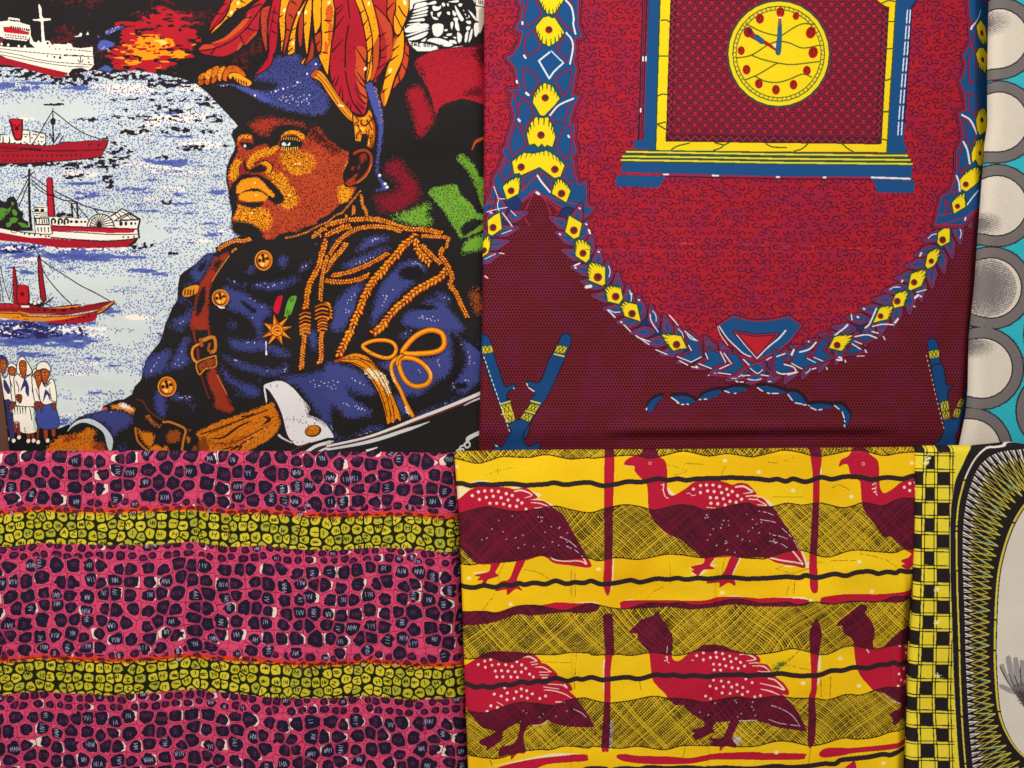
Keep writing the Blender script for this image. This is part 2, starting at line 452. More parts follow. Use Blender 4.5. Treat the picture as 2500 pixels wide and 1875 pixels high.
    for s, w in [('310 1028 398 985 475 935', 3), ('398 1010 330 1150 215 1360', 2.6), ('396 1070 340 1230 262 1410', 2.6), ('420 990 540 1070 640 1145', 2.4), ('425 1040 540 1140 640 1215', 2.4), ('440 1090 540 1190 640 1245', 2.2)]:
        c.stroke(pts(s, 0, 250), w, rgb(56, 50, 56))
    c.fill(Ct('470 40 530 36 532 0 632 0 640 150 750 158 1000 172 1075 180 1170 182 1210 300 690 300 690 390 475 392 470 150'), CR, False)
    c.fill(pts('632 1040 650 1018 712 1018 722 1040 738 1300 755 1535 650 1535 640 1300', 0, 250), rgb(92, 22, 44), False)
    c.fill(pts('642 1050 660 1030 702 1032 706 1100 715 1300 728 1530 662 1530 655 1300', 0, 250), rgb(192, 34, 56), False)
    c.stroke(pts('640 1245 740 1262', 0, 250), 4, rgb(70, 20, 40))
    for s, w in [('740 1195 860 1260 1000 1328 1150 1400 1250 1430 1320 1500', 2.6), ('745 1275 860 1320 980 1335 1010 1345', 3), ('930 1350 985 1368 1035 1350', 2.4), ('968 1365 978 1540', 4.4), ('1038 1360 1050 1560', 4.4), ('980 1400 1030 1490 1090 1548', 2.2), ('1056 1400 1110 1480 1180 1556', 2.2), ('1250 1430 1380 1460 1560 1485', 2.6)]:
        c.stroke(pts(s, 0, 250), w, rgb(50, 44, 50))
    for s in ['475 40 630 36', '472 92 636 104', '475 118 640 130', '490 150 1075 178', '480 40 482 100', '475 150 480 390', '545 8 630 8']:
        c.stroke(Ct(s), 1.8, K, False)
    c.stroke(Ct('490 185 660 178 668 268 495 268'), 3.2, K, False, True)
    for x in (535, 575, 605, 635):
        c.stroke(Ct('%d 200 %d 250' % (x, x + 3)), 2.4, K, False)
    for x in (515, 560, 605, 655):
        c.stroke(Ct('%d 310 %d 365' % (x, x + 5)), 2.4, K, False)
    for x in (510, 580):
        c.ell(x / F5, 500 + 78 / F5, 4.6, 4.4, K)
    for i, x in enumerate((720, 812, 890)):
        c.stroke(Ct('%d 260 %d 205 %d 190 %d 215 %d 245' % (x - 18, x - 16, x + 8, x + 30, x + 24)), 4.4, K)
    for x, s in ((960, 4), (1030, 4.4), (1095, 3), (1145, 3)):
        c.ell(x / F5, 500 + 228 / F5, s, s * .8, K)
    for x, y in ((850, 125), (940, 140), (800, 140)):
        c.ell(x / F5, 500 + y / F5, 8, 4, K)
    c.fill(Ct('1500 150 1575 95 1640 48 1745 105 1885 190 1855 330 1560 320 1540 220'), CR, False)
    for s, w in [('1490 150 1580 95 1640 48 1750 108 1885 192 1855 330', 3), ('1540 215 1640 150 1745 100', 3), ('1540 120 1600 180', 1.8), ('1580 100 1630 155', 1.8), ('1610 75 1690 120', 1.8), ('1620 190 1750 120 1870 195 1620 200', 2.4), ('1700 130 1760 185', 1.8), ('1740 125 1790 180', 1.8), ('1560 215 1860 200', 2.2)]:
        c.stroke(Ct(s), w, K, False)
    for x, s in ((1625, 6), (1692, 5), (1765, 4), (1818, 3)):
        c.ell(x / F5, 500 + 250 / F5, s * .7, s, K)
    t = np.linspace(np.pi, 2 * np.pi, 24)
    ring = np.stack([1352 + 188 * np.cos(t), 305 + 190 * np.sin(t)], 1) / F5 + np.array([0, 500])
    c.fill(ring, K, False)
    ring2 = np.stack([1352 + 174 * np.cos(t), 305 + 176 * np.sin(t)], 1) / F5 + np.array([0, 500])
    c.fill(ring2, CR, False)
    for k in range(12):
        a = np.pi * (1.04 + .083 * k)
        x, y = 1372 + 170 * np.cos(a), 300 + 172 * np.sin(a)
        c.stroke(Ct('1330 295 %f %f %f %f' % (1335 + (x - 1330) * .45 - 16, 295 + (y - 295) * .62, x, y)), 2, K)
    c.stroke(np.stack([1330 + 122 * np.cos(t), 305 + 150 * np.sin(t)], 1)[:10] / F5 + np.array([0, 500]), 2.2, K, False)
    c.fill(Ct('700 280 1000 292 1500 308 1810 328 1812 372 1450 385 1330 368 1100 356 690 350'), rgb(190, 34, 54), False)
    c.stroke(Ct('690 285 1100 298 1500 312 1850 325'), 3, rgb(80, 26, 40))
    c.fill(Ct('690 352 1000 362 1180 365 1400 372 1840 345 1845 440 1700 462 1300 470 690 452 300 440 0 372 -200 330 -200 280 0 312 150 345 420 385 690 395'), CR, False)
    c.fill(Ct('1350 352 1810 340 1800 372 1600 378 1440 380'), rgb(190, 34, 54), False)
    c.stroke(Ct('700 352 1180 378 1500 400 1840 395'), 2, K)
    c.stroke(Ct('-150 290 0 312 200 352 440 388 690 396 700 352 690 300'), 2, K)
    c.stroke(Ct('150 345 170 375 215 378 240 350 300 385'), 1.6, K)
    for x, y in ((335, 390), (400, 400), (470, 408), (550, 410), (620, 425), (660, 425), (1660, 432), (1725, 436), (1802, 428)):
        c.ell(x / F5, 500 + y / F5, 2.2, 2.4, K)
    c.fill(Ct('-200 350 0 372 200 410 400 445 690 452 900 472 1400 492 1700 470 1835 448 1760 540 1700 570 1200 584 800 578 560 545 400 515 0 482 -200 460'), rgb(172, 30, 50), False)
    c.stroke(Ct('690 440 1000 468 1400 488 1700 470 1840 448'), 3, rgb(86, 24, 40))
    c.stroke(Ct('1882 198 1860 300 1862 360 1874 440'), 4.4, K)
    c.fill(Ct('1830 450 1870 440 1830 510 1760 560 1700 575 1780 500'), K, False)
    # ---- schooner
    DR = rgb(168, 32, 52)
    for s in ['0 820 60 1070 130 1290', '-20 900 20 1100 50 1310', '-20 1000 15 1310', '188 1000 150 1200 130 1290', '200 1000 165 1310', '210 950 260 1090']:
        c.stroke(Ct(s), 2, rgb(56, 50, 54))
    c.fill(Ct('168 845 190 830 208 840 242 1090 246 1340 186 1340 172 1000'), rgb(84, 22, 36), False)
    c.fill(Ct('172 850 195 850 226 1100 232 1340 196 1340 180 1000'), DR, False)
    c.fill(Ct('505 720 520 650 545 690 580 880 640 1290 592 1335 545 1250 510 900'), rgb(84, 22, 36), False)
    c.fill(Ct('518 730 540 730 566 900 620 1280 590 1310 562 1240 530 900'), DR, False)
    c.fill(Ct('510 730 522 650 548 730'), K, False)
    for s in ['560 740 680 830 800 905 950 1000 1100 1095 1290 1190 1485 1300', '580 870 640 980 760 1130 880 1260 985 1360']:
        c.stroke(Ct(s), 2.4, rgb(56, 50, 56))
    c.fill(Ct('232 1110 300 1078 370 1090 398 1130 395 1340 238 1340'), rgb(92, 24, 36))
    c.fill(Ct('246 1115 300 1085 360 1096 380 1130 376 1330 252 1330'), rgb(190, 34, 50))
    st = []
    for i in range(10):
        a = -np.pi / 2 + i * np.pi / 5; q = 42 if i % 2 == 0 else 18
        st.append((305 + q * np.cos(a), 1205 + q * np.sin(a)))
    c.fill(np.array(st) / F5 + np.array([0, 500]), rgb(80, 22, 32), False)
    c.fill(Ct('390 1310 440 1290 480 1320 540 1300 600 1340 560 1380 390 1360'), K)
    for x, y in ((425, 1310), (475, 1330), (530, 1315)):
        c.ell(x / F5, 500 + y / F5, 4, 4, CR)
    c.stroke(Ct('725 1250 620 1330 540 1385'), 3, rgb(70, 62, 64)); c.stroke(Ct('715 1285 600 1345'), 2, rgb(70, 62, 64)); c.stroke(Ct('610 1330 700 1375'), 2, K)
    c.fill(Ct('-200 1310 0 1330 390 1345 560 1385 700 1384 1070 1348 1072 1392 1250 1340 1400 1310 1540 1296 1350 1410 900 1490 400 1495 -200 1450'), rgb(150, 34, 48), False)
    c.fill(Ct('-200 1440 0 1442 250 1448 300 1480 420 1505 700 1505 1000 1490 1250 1440 1400 1395 1548 1285 1550 1320 1380 1455 1290 1485 900 1545 600 1575 300 1565 0 1525 -200 1500'), rgb(228, 146, 34), False)
    c.fill(Ct('230 1430 420 1470 800 1470 560 1490 400 1490 300 1470'), rgb(228, 146, 34), False)
    c.fill(Ct('600 1390 850 1380 1060 1358 1062 1380 900 1395 720 1402'), rgb(228, 150, 40), False)
    c.fill(Ct('600 1580 880 1545 1120 1490 1230 1460 1305 1470 1300 1530 1200 1585 800 1606 650 1590'), rgb(176, 32, 46))
    c.fill(Ct('1070 1392 1160 1350 1240 1338 1290 1345 1180 1375'), rgb(206, 66, 70))
    for s, w in [('-100 1330 390 1345 560 1388 720 1384 1070 1348 1070 1392', 2), ('400 1510 700 1512 1000 1495 1270 1450 1420 1390', 2), ('-100 1460 280 1470 300 1500 420 1510', 2), ('1070 1392 1300 1345 1480 1308 1545 1300', 2), ('1300 1480 1390 1445 1550 1320', 3.4)]:
        c.stroke(Ct(s), w, rgb(70, 30, 30))
    for x, y, s in ((380, 1412, 3), (450, 1418, 3), (520, 1420, 3.4), (610, 1422, 5), (730, 1420, 7), (860, 1422, 7), (980, 1400, 6), (240, 1520, 2.4), (190, 1520, 2), (330, 1545, 2), (370, 1550, 2), (900, 1565, 3), (980, 1545, 3), (1070, 1530, 3), (1140, 1520, 4), (1200, 1500, 4), (1295, 1450, 4)):
        c.ell(x / F5, 500 + y / F5, s, s * .6, rgb(76, 26, 34))
    for x in (20, 110, 210):
        c.ell(x / F5, 500 + 1365 / F5, 8, 5, rgb(194, 40, 54))
    c.fill(Ct('286 1358 398 1362 398 1388 290 1385'), CR, False)
    # ---- the row of women
    Dt = lambda s: pts(s, 0, 800)
    FL = rgb(176, 88, 44); FD = rgb(140, 62, 40); NB = rgb(62, 62, 118); BL = rgb(74, 88, 160)
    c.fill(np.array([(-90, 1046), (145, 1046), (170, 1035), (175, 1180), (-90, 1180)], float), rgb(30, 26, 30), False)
    def out(s, col, w=2.0, sm=True):
        c.fill(Dt(s), col, sm); c.stroke(Dt(s), w, K, sm, True)
    out('170 1070 440 1075 470 1200 492 1405 280 1415 250 1275 170 1275 170 1170', CR)
    for x in (190, 230, 265, 300, 340):
        c.stroke(Dt('%d 1080 %d 1170' % (x, x + 8)), (2.6, 1), K, False)
    c.stroke(Dt('400 1090 430 1250'), 2, K); c.stroke(Dt('330 1350 340 1410'), 1.6, K); c.fill(Dt('440 1090 462 1110 488 1390 455 1395'), rgb(178, 208, 206), False)
    out('30 960 150 970 165 1010 110 1080 170 1200 192 1480 140 1500 70 1200', NB)
    for s in ['170 1285 215 1290 220 1420 195 1420', '222 1290 265 1285 275 1450 235 1450', '360 1425 405 1425 400 1520 360 1520', '420 1425 460 1425 455 1515 425 1515', '490 1350 525 1350 520 1500 495 1510']:
        c.fill(Dt(s), FD, False)
    for s in ['580 1345 640 1345 640 1510 598 1512', '690 1345 752 1345 742 1472 702 1472']:
        c.fill(Dt(s), rgb(168, 78, 42), False)
    for x, y in ((380, 1530), (450, 1525), (510, 1545), (640, 1525), (185, 1525), (255, 1480), (100, 1505), (565, 1352), (675, 1352)):
        c.ell(x / F5, 800 + y / F5, 4.6, 5.2 if y > 1400 else 2.4, CR, .5)
    out('500 1040 620 1040 710 1030 765 1110 792 1340 520 1345', BL)
    out('0 595 60 680 120 620 135 700 165 990 110 970 30 960 0 760', CR)
    out('130 640 190 650 205 800 215 1010 160 1000 140 800', CR)
    out('190 660 270 620 320 690 410 630 435 770 430 860 465 900 485 1005 450 1065 220 1052 212 1000 190 820', CR)
    out('430 650 470 690 520 850 540 1005 470 1005 430 780', CR)
    out('540 690 610 800 680 690 735 745 765 1000 700 1020 620 1040 550 1005 522 860', CR)
    for s in ['40 720 70 710 135 845 105 895 45 805', '270 860 320 700 345 700 385 800 382 930 340 870 330 790', '580 1005 600 860 620 840 672 905 672 992 632 900']:
        c.fill(Dt(s), NB)
    out('220 600 235 460 290 388 345 425 430 590 350 640 350 520 300 450 260 480 270 620', CR)
    out('262 480 300 440 352 475 350 600 322 690 268 590', FL)
    out('0 430 60 425 88 470 88 540 60 610 20 610 0 560', FL)
    c.fill(Dt('0 368 60 380 105 440 95 520 82 440 0 428'), NB)
    out('108 560 160 525 215 545 200 620 160 645 118 610', FL)
    out('105 540 112 500 150 475 205 500 222 560 160 525', CR)
    out('440 640 440 580 490 545 530 580 480 590', CR)
    out('462 610 500 580 552 590 560 690 512 815 478 700', FL)
    out('550 580 600 555 668 580 668 640 640 700 612 770 565 700', FL)
    out('490 570 500 500 560 460 630 470 678 530 675 590 600 552 530 570', CR)
    for s in ['220 905 280 905 292 960 270 1020 225 980', '120 1060 160 1000 205 1010 190 1060 150 1120', '462 1010 540 1000 580 1040 560 1150 530 1060 480 1120', '700 1020 755 1020 750 1100 710 1090']:
        out(s, FD, 1.4)
    for x, y in ((35, 490), (165, 580), (300, 520), (505, 650), (600, 610)):
        c.soft(Dt('%d %d %d %d %d %d %d %d' % (x - 25, y - 20, x + 25, y - 20, x + 25, y + 45, x - 20, y + 45)), rgb(214, 128, 44), 2, 2, .8)
        for dx, dy in ((-14, -6), (14, -6), (2, 34)):
            c.ell((x + dx) / F5, 800 + (y + dy) / F5, 2, 1.3, rgb(70, 30, 26))
        c.stroke(Dt('%d %d %d %d' % (x + 2, y - 4, x + 4, y + 16)), 1.3, rgb(96, 44, 30), False)
    for s in ['60 690 20 640', '320 690 250 640', '320 690 400 640', '610 800 560 720', '610 800 680 740', '660 820 700 1000', '700 990 760 1000', '480 830 540 990', '240 790 210 720 245 800 250 870', '130 700 160 800']:
        c.stroke(Dt(s), 1.7, K)
    # ================= the man
    Et = lambda s: pts(s, 400, 0); Ft = lambda s: pts(s, 400, 250); Gt = lambda s: pts(s, 400, 500); Ht = lambda s: pts(s, 400, 800)
    It = lambda s: pts(s, 800, 0); Jt = lambda s: pts(s, 800, 250); Kt = lambda s: pts(s, 800, 500); Lt = lambda s: pts(s, 800, 800)
    # hat
    c.soft(Et('1230 1010 1450 800 1840 740 1850 850 2060 760 2100 900 1990 1000 2050 1100 2190 1250 2230 1400 2160 1520 2000 1540 1700 1490 1400 1390 1200 1280 1100 1220 1330 1235 1450 1215 1560 1130 1400 1090 1250 1080'), BLU, 7, 2)
    c.soft(Et('600 1140 900 1125 960 1135 1200 1200 1350 1240 1500 1260 1400 1380 1200 1290 1000 1190 900 1150'), rgb(84, 96, 172), 3, 2)
    c.dots(Et('1300 900 1840 800 2050 1000 2200 1400 1900 1500 1300 1250'), rgb(40, 38, 66), 4, 1.0, .7)
    for s, d in [('1550 1300 1700 1280 1950 1250 1990 1400 1780 1420 1560 1370', .32), ('1420 1230 1600 1190 1740 1150 1870 1070 1870 1090 1740 1180 1500 1240', .5), ('680 1140 880 1135 880 1155 680 1155', .5), ('1210 1270 1280 1250 1270 1290', .6)]:
        c.dots(Et(s), WHT, 5, 1, d)
    for x, y in ((1930, 990), (2048, 860), (1225, 1285), (1800, 1105), (1606, 1192), (1505, 1226)):
        c.ell(400 + x / F5, y / F5, 2.4, 2.8, WHT)
    # hat's right brim
    c.soft(It('500 1150 570 1110 640 1190 690 1350 730 1500 745 1659 752 1720 720 1980 690 2140 680 2280 690 2360 770 2470 830 2530 770 2565 560 2580 740 2530 660 2360 650 2230 680 1980 690 1700 620 1500 570 1350'), rgb(86, 94, 168), 3, 2, 1.15)
    for x, y in ((800, 2525), (700, 2365), (775, 2480)):
        c.ell(800 + x / F5, y / F5, 4, 3.4, WHT)
    c.dots(It('620 1180 660 1180 720 1400 745 1650 720 1650 690 1400'), rgb(226, 170, 90), 4, 1, .5)
    # ribbons and flag cloth behind
    c.soft(It('1180 840 1300 740 1560 665 2000 635 2180 640 2180 1350 1850 1335 1600 1395 1500 1475 1460 1545 1400 1310 1300 1085 1200 935'), rgb(182, 36, 58), 2, 2, 1.2)
    c.soft(It('1060 1260 1150 1180 1240 1140 1330 1330 1440 1560 1440 1640 1350 1760 1220 1875 1180 1680 1120 1480'), rgb(168, 32, 50), 8, 2, .9)
    c.soft(Jt('770 840 900 765 1020 800 1060 900 1200 1060 1265 1250 1180 1340 1000 1450 780 1500 690 1450 660 1320 570 1275 800 1230 900 1210 930 1040 800 985'), rgb(146, 28, 50), 12, 2, .8)
    c.dots(It('1200 760 2100 640 2100 1330 1500 1450 1300 1100'), rgb(120, 24, 44), 6, 1, .6)
    c.dots(It('1650 700 2060 650 2060 760 1800 800'), rgb(110, 22, 40), 4, 1, .6)
    c.soft(It('1180 860 1240 860 1330 1080 1300 1060'), K, 6, 2); c.soft(It('1800 1290 2000 1180 2060 1150 2060 1290'), rgb(110, 22, 40), 6, 2)
    c.soft(It('1960 640 2160 600 2160 900 2040 850'), rgb(90, 24, 36), 10, 2)
    GR = rgb(122, 170, 62)
    c.soft(Jt('1750 740 1800 690 1900 760 2000 880 2050 1000 2200 1080 2200 1500 2100 1430 2060 1330 2000 1130 1900 930 1770 800'), GR, 4, 2, 1.05)
    c.soft(Jt('1370 1200 1430 1150 1720 1110 1800 1250 1950 1390 2020 1500 2160 1520 2160 1600 1990 1570 1860 1620 1800 1690 1800 1760 1850 1800 2000 1710 2160 1580 2160 1680 1870 1815 1780 1815 1720 1710 1560 1460 1380 1250'), GR, 3, 2, 1.15)
    c.soft(Jt('800 1535 1100 1465 1320 1365 1400 1390 1320 1520 1450 1610 1230 1680 1000 1610 900 1555'), GR, 8, 2)
    c.soft(Kt('1740 680 1800 640 1850 540 1950 450 2180 390 2180 560 1980 620'), GR, 6, 2)
    for s in ['1750 740 1900 760 2050 1000 2200 1500 2000 1130', '1370 1200 1720 1110 2020 1500 1780 1815 1560 1460', '800 1535 1320 1365 1450 1610 1100 1620']:
        c.dots(Jt(s), rgb(40, 56, 30), 5, 1, .65)
    c.stroke(Jt('1950 635 1990 540 2050 500 2115 465'), (3, 8, 6), rgb(196, 92, 36)); c.soft(Kt('1900 1260 1990 1090 2060 1220 2120 1400 2000 1500 1960 1330'), rgb(170, 84, 34), 8, 2, .75)
    # white emblem, top right
    c.fill(It('1100 -400 2200 -400 2140 120 2110 260 2050 480 1980 600 1700 640 1520 655 1380 692 1210 690 1115 610 1085 540 1030 380 1110 150'), CR, False)
    c.fill(It('1040 340 1110 160 1150 120 1170 60 1340 10 1480 -40 1900 -40 2000 120 2010 280 2090 300 2050 480 1980 600 1740 625 1680 640 1480 655 1110 560'), K)
    cells = ['1170 110 1200 60 1330 40 1335 85 1180 130', '1175 150 1340 100 1340 135 1170 180', '1165 200 1340 150 1330 185 1160 215', '1150 235 1330 200 1325 225 1140 255', '1125 280 1290 255 1300 290 1110 300', '1095 330 1230 310 1240 325 1080 345',
             '1050 390 1150 340 1340 325 1355 380 1200 430 1060 440', '1080 470 1340 395 1345 410 1090 490', '1095 520 1340 430 1330 480 1230 530 1120 545', '1120 590 1250 580 1460 620 1500 640 1380 685 1210 680',
             '1350 60 1450 20 1465 60 1360 75', '1540 60 1570 45 1590 80 1560 100', '1640 30 1760 10 1760 40 1650 40', '1610 60 1630 55 1640 90 1620 90', '1420 90 1500 100 1530 80 1530 120 1490 150 1430 150', '1390 180 1420 170 1420 230 1460 240 1500 270 1430 265',
             '1420 340 1555 335 1555 440 1500 495 1430 470', '1480 190 1540 170 1500 240', '1720 80 1800 200 1840 270 1800 290 1740 180', '1690 150 1740 190 1720 230 1690 200', '1700 250 1760 250 1750 300 1710 290', '1660 310 1700 310 1680 400 1665 380', '1720 310 1760 310 1780 420 1730 400',
             '1580 400 1620 400 1610 425 1580 425', '1610 460 1680 455 1660 485 1610 485', '1340 555 1400 520 1540 525 1690 600 1600 630 1400 570', '1260 555 1330 515 1310 560', '1640 545 1720 545 1740 590 1660 580', '1900 140 1990 230 2000 285 1930 200', '1770 60 1820 60 1800 100 1770 90',
             '1750 440 1810 480 1800 560 1760 570', '1860 460 1900 430 1880 560 1850 560', '1930 420 1960 400 1940 520 1900 570', '1980 330 2060 320 2050 420 1990 500', '1880 360 1930 370 1900 420 1870 400', '1870 290 1930 290 1930 330 1880 320', '1560 500 1620 505 1600 520', '1610 170 1650 170 1650 210 1620 200', '1830 140 1845 150 1840 170', '1850 190 1870 200 1860 220', '1900 210 1920 230 1905 250', '1870 240 1890 250 1880 265', '1690 500 1730 500 1730 530']
    for s in cells:
        c.fill(It(s), rgb(238, 240, 238))
    c.fill(It('2040 140 2130 60 2120 260 2080 400 2050 460 2040 320'), rgb(206, 194, 178), False)  # emblem's right strip in beige: edge shadow painted into the print colour
    c.stroke(It('1990 0 1995 85 2110 90'), 2.4, K, False)
    for x in (2040, 2060, 2085):
        c.stroke(It('%d 10 %d 50' % (x, x + 4)), 2, K, False)
    glyph(c, 'ONE GOD ON', 1003.5, 105.2, 8.6, 7.0, K, 1.9, .045)
    # ---- plume
    FE = [('610 450 640 320 720 180 800 60 860 -60 950 -60 880 120 800 260 700 370 620 450', RED), ('620 478 700 372 800 282 880 142 950 -60 1250 -60 1100 90 1080 100 980 150 920 230 860 262 780 342 700 420', YEL),
          ('480 680 530 610 640 600 820 510 1000 350 1100 240 1130 150 1260 20 1400 -60 1340 130 1300 250 1290 400 1230 490 1110 610 1070 620 990 690 900 740 780 772 560 740 490 710', rgb(186, 42, 56)),
          ('1310 280 1330 120 1450 60 1450 -60 1480 -60 1440 200 1410 400 1400 660 1380 700 1340 560 1320 460', rgb(190, 76, 52)),
          ('1450 60 1470 -60 1600 -60 1550 300 1540 520 1510 700 1480 740 1470 820 1390 930 1220 1010 1340 860 1410 730 1420 600 1400 300', rgb(186, 32, 58)),
          ('1600 -60 1740 -60 1650 200 1640 450 1600 680 1580 740 1580 560 1560 300 1570 120', YEL), ('1720 -20 1890 -40 1780 220 1720 400 1680 560 1630 720 1608 742 1650 400 1650 200', rgb(192, 74, 46)),
          ('1880 60 1950 -40 1830 250 1790 400 1780 540 1770 700 1690 742 1668 702 1700 520 1730 400 1800 200', YEL), ('1830 260 1880 150 1890 300 1870 560 1860 620 1835 640 1810 500', rgb(184, 70, 42)),
          ('1900 120 2000 -40 1990 300 1960 560 1940 725 1918 712 1890 400', YEL), ('2000 500 2030 620 2020 760 1960 830 1900 876 1950 740 1980 600', rgb(178, 70, 40)), ('1870 876 1852 832 1932 756 1900 820', YEL),
          ('2020 0 2130 -60 2125 300 2080 420 2040 470 2015 200', YEL), ('2040 480 2120 425 2135 640 2080 705 2040 560', rgb(190, 78, 44)),
          ('2140 -60 2300 -60 2300 300 2260 600 2225 900 2205 1010 2140 880 2090 750 2130 620', YEL)]
    for s, col in FE:
        p = Et(s); c.fill(p, K); c.fill(p + np.array([0, 0]), col); c.stroke(p, 2.6, rgb(60, 26, 26), True, True)
    c.fill(Et('640 590 820 512 980 370 1100 250 1180 200 1100 340 960 470 820 560'), rgb(210, 96, 44)); c.fill(Et('480 680 530 612 640 605 690 640 640 670'), rgb(206, 80, 48)); c.fill(Et('1110 610 1160 520 1240 440 1250 470'), rgb(206, 92, 46)); c.fill(Et('990 690 1040 570 1060 620'), rgb(206, 92, 46))
    c.fill(Et('2190 140 2260 60 2290 200 2250 330 2200 300'), rgb(214, 104, 40)); c.fill(Et('2220 380 2280 330 2270 520 2230 600'), rgb(220, 110, 40)); c.fill(Et('2170 560 2215 600 2205 720 2170 680'), rgb(220, 110, 40))
    GF = [('790 -60 960 -60 900 200 890 360 830 300 800 180', rgb(206, 88, 40)), ('90 -60 360 -60 440 200 490 400 522 600 512 850 492 1060 502 1180 532 1300 522 1480 480 1552 350 1520 200 1400 90 1200 40 1060 20 900 40 680 90 420 110 200', rgb(182, 36, 56)),
          ('580 -60 790 -60 800 200 870 360 892 560 872 740 800 850 730 960 650 1108 618 1060 690 850 710 700 690 450 640 150', rgb(186, 46, 58)), ('360 -60 560 -60 640 150 692 400 690 480 622 640 602 900 572 1062 508 1094 532 900 532 700 500 450 440 180', YEL),
          ('940 -60 1085 -60 1102 100 1070 250 1020 360 960 482 898 420 888 250 920 150', YEL), ('1040 560 1092 600 1102 700 1082 880 1020 1050 950 1120 878 1204 900 1080 960 960 1010 800 1040 640', rgb(206, 84, 48)),
          ('890 530 960 488 1022 395 1035 600 1010 800 930 980 880 1120 820 1330 762 1446 716 1300 730 1200 800 900 860 760 885 620', rgb(250, 174, 26))]
    for s, col in GF:
        p = It(s); c.fill(p, col); c.stroke(p, 2.8, rgb(60, 26, 26), True, True)
    c.fill(It('385 630 515 660 506 850 490 1060 500 1180 528 1300 515 1440 440 1260 370 1000 380 800'), rgb(208, 92, 46))
    c.fill(It('620 640 690 490 700 700 680 860 610 1060 575 1060 605 900'), rgb(206, 92, 46)); c.fill(It('650 120 720 160 850 330 870 560 850 740 800 800 790 560 740 400 700 300'), rgb(204, 84, 56)); c.fill(It('900 500 950 490 890 650 860 760 840 800 880 620'), rgb(214, 110, 40)); c.fill(It('716 1300 730 1220 760 1190 770 1330 762 1446'), rgb(212, 110, 36))
    QU = [('610 450 800 200 960 -40', 2), ('490 690 680 660 900 570 1100 410 1200 280 1370 40', 3), ('1400 660 1400 400 1440 180 1470 0', 2.4), ('1400 800 1420 560 1500 100', 2), ('820 600 900 570', 2)]
    for s, w in QU:
        c.stroke(Et(s), w, rgb(70, 20, 30))
    for s in ['640 730 690 670', '1040 500 1080 600', '1120 385 1200 410 1290 420', '1180 235 1080 250', '1170 120 1290 60 1340 75 1440 70', '700 200 800 180', '790 70 870 50', '860 230 900 240', '1040 10 1110 50', '990 120 1060 130', '1480 160 1550 190', '1460 280 1540 330', '1470 430 1540 470', '1560 240 1610 210', '1570 590 1620 540', '1650 400 1720 420 1800 370', '1700 200 1750 250', '1730 20 1800 70', '1690 560 1750 520', '1680 700 1740 650', '1890 350 1930 300', '2030 480 2110 430', '2050 620 2110 550', '2180 280 2280 290', '2180 440 2280 420', '2150 700 2215 720']:
        c.stroke(Et(s), (4, 1.6), rgb(66, 24, 26), False)
    for s, w in [('270 -40 300 250', 3), ('285 345 240 600 232 900', 3.4), ('235 960 270 1150 340 1380 470 1555', 3.2), ('450 -40 560 300 605 560 600 860', 3.2), ('605 600 560 900 520 1090', 2.4), ('640 80 780 220 830 300', 2.6), ('710 480 700 700 690 850', 3.4), ('960 90 1010 180 1060 240', 3.2), ('910 200 1000 380', 2.6)]:
        c.stroke(It(s), w, rgb(66, 22, 28))
    for s in ['210 60 120 130 ', '215 100 110 210', '230 215 100 390', '210 530 60 690', '380 640 500 830', '150 1010 100 1150', '95 1030 60 1120', '180 1160 150 1290', '200 1200 200 1390', '280 1350 260 1430', '300 1380 310 1470', '360 1000 430 1110 500 1180', '390 960 490 1100', '360 1120 420 1240 515 1320', '360 1180 430 1330 510 1400', '390 1370 480 1470', '370 1400 450 1520', '500 140 440 190', '540 270 480 350', '590 470 530 540', '600 640 530 700', '590 810 530 860', '800 430 710 490', '830 600 700 700', '790 760 700 780', '800 840 670 920', '740 950 650 1060', '900 40 800 150', '900 520 960 470', '970 610 880 680', '950 740 850 810', '850 990 770 1050', '810 1180 740 1240', '1030 570 1090 620', '1030 690 1090 760', '1000 850 1060 950', '950 970 970 1080']:
        c.stroke(It(s), (1.6, 4.2), rgb(70, 24, 28), False)
    for s in ['200 460 420 500 420 900 60 900 60 700', '560 200 640 200 640 420 520 420', '720 480 860 500 820 640 720 640', '1950 500 2100 500 2080 700']:
        c.dots(It(s) if s[:2] != '19' else Et(s), rgb(110, 22, 40), 9, 1, .5)
    for s in ['1570 100 1640 100 1620 680 1570 560', '1700 420 1780 420 1760 680 1690 700', '2100 650 2180 640 2200 900 2140 860', '2200 60 2300 60 2280 520 2210 600', '950 50 1100 100 1000 140', '1090 200 1290 60 1230 440 1110 560', '1330 150 1440 100 1400 640 1340 500']:
        c.dots(Et(s), rgb(96, 44, 20), 7, 1, .45)
    for x, y in ((1005, 45), (915, 175), (1630, 140), (1825, 180), (1920, 170), (1745, 585), (2770, 55), (2230, 40), (3260, 55), (3250, 30), (3060, 940), (3050, 955), (2715, 920)):
        c.ell(400 + x / F5, y / F5, 3.4, 5, rgb(255, 236, 180), .3)
    # gold braid on the hat
    p = Et('1975 1005 2010 960 2055 925 2150 970 2230 1090 2270 1150 2400 1350 2550 1530 2590 1590 2560 1680 2450 1590 2340 1450 2200 1260 2100 1110 2000 1055')
    c.fill(p, rgb(66, 32, 20)); c.fill(Et('1990 1005 2055 938 2140 980 2220 1090 2390 1350 2540 1535 2560 1640 2460 1575 2350 1440 2215 1255 2110 1095 2010 1040'), rgb(236, 158, 36))
    c.fill(Et('1985 1000 2050 935 2085 950 2030 1040'), rgb(204, 92, 36))
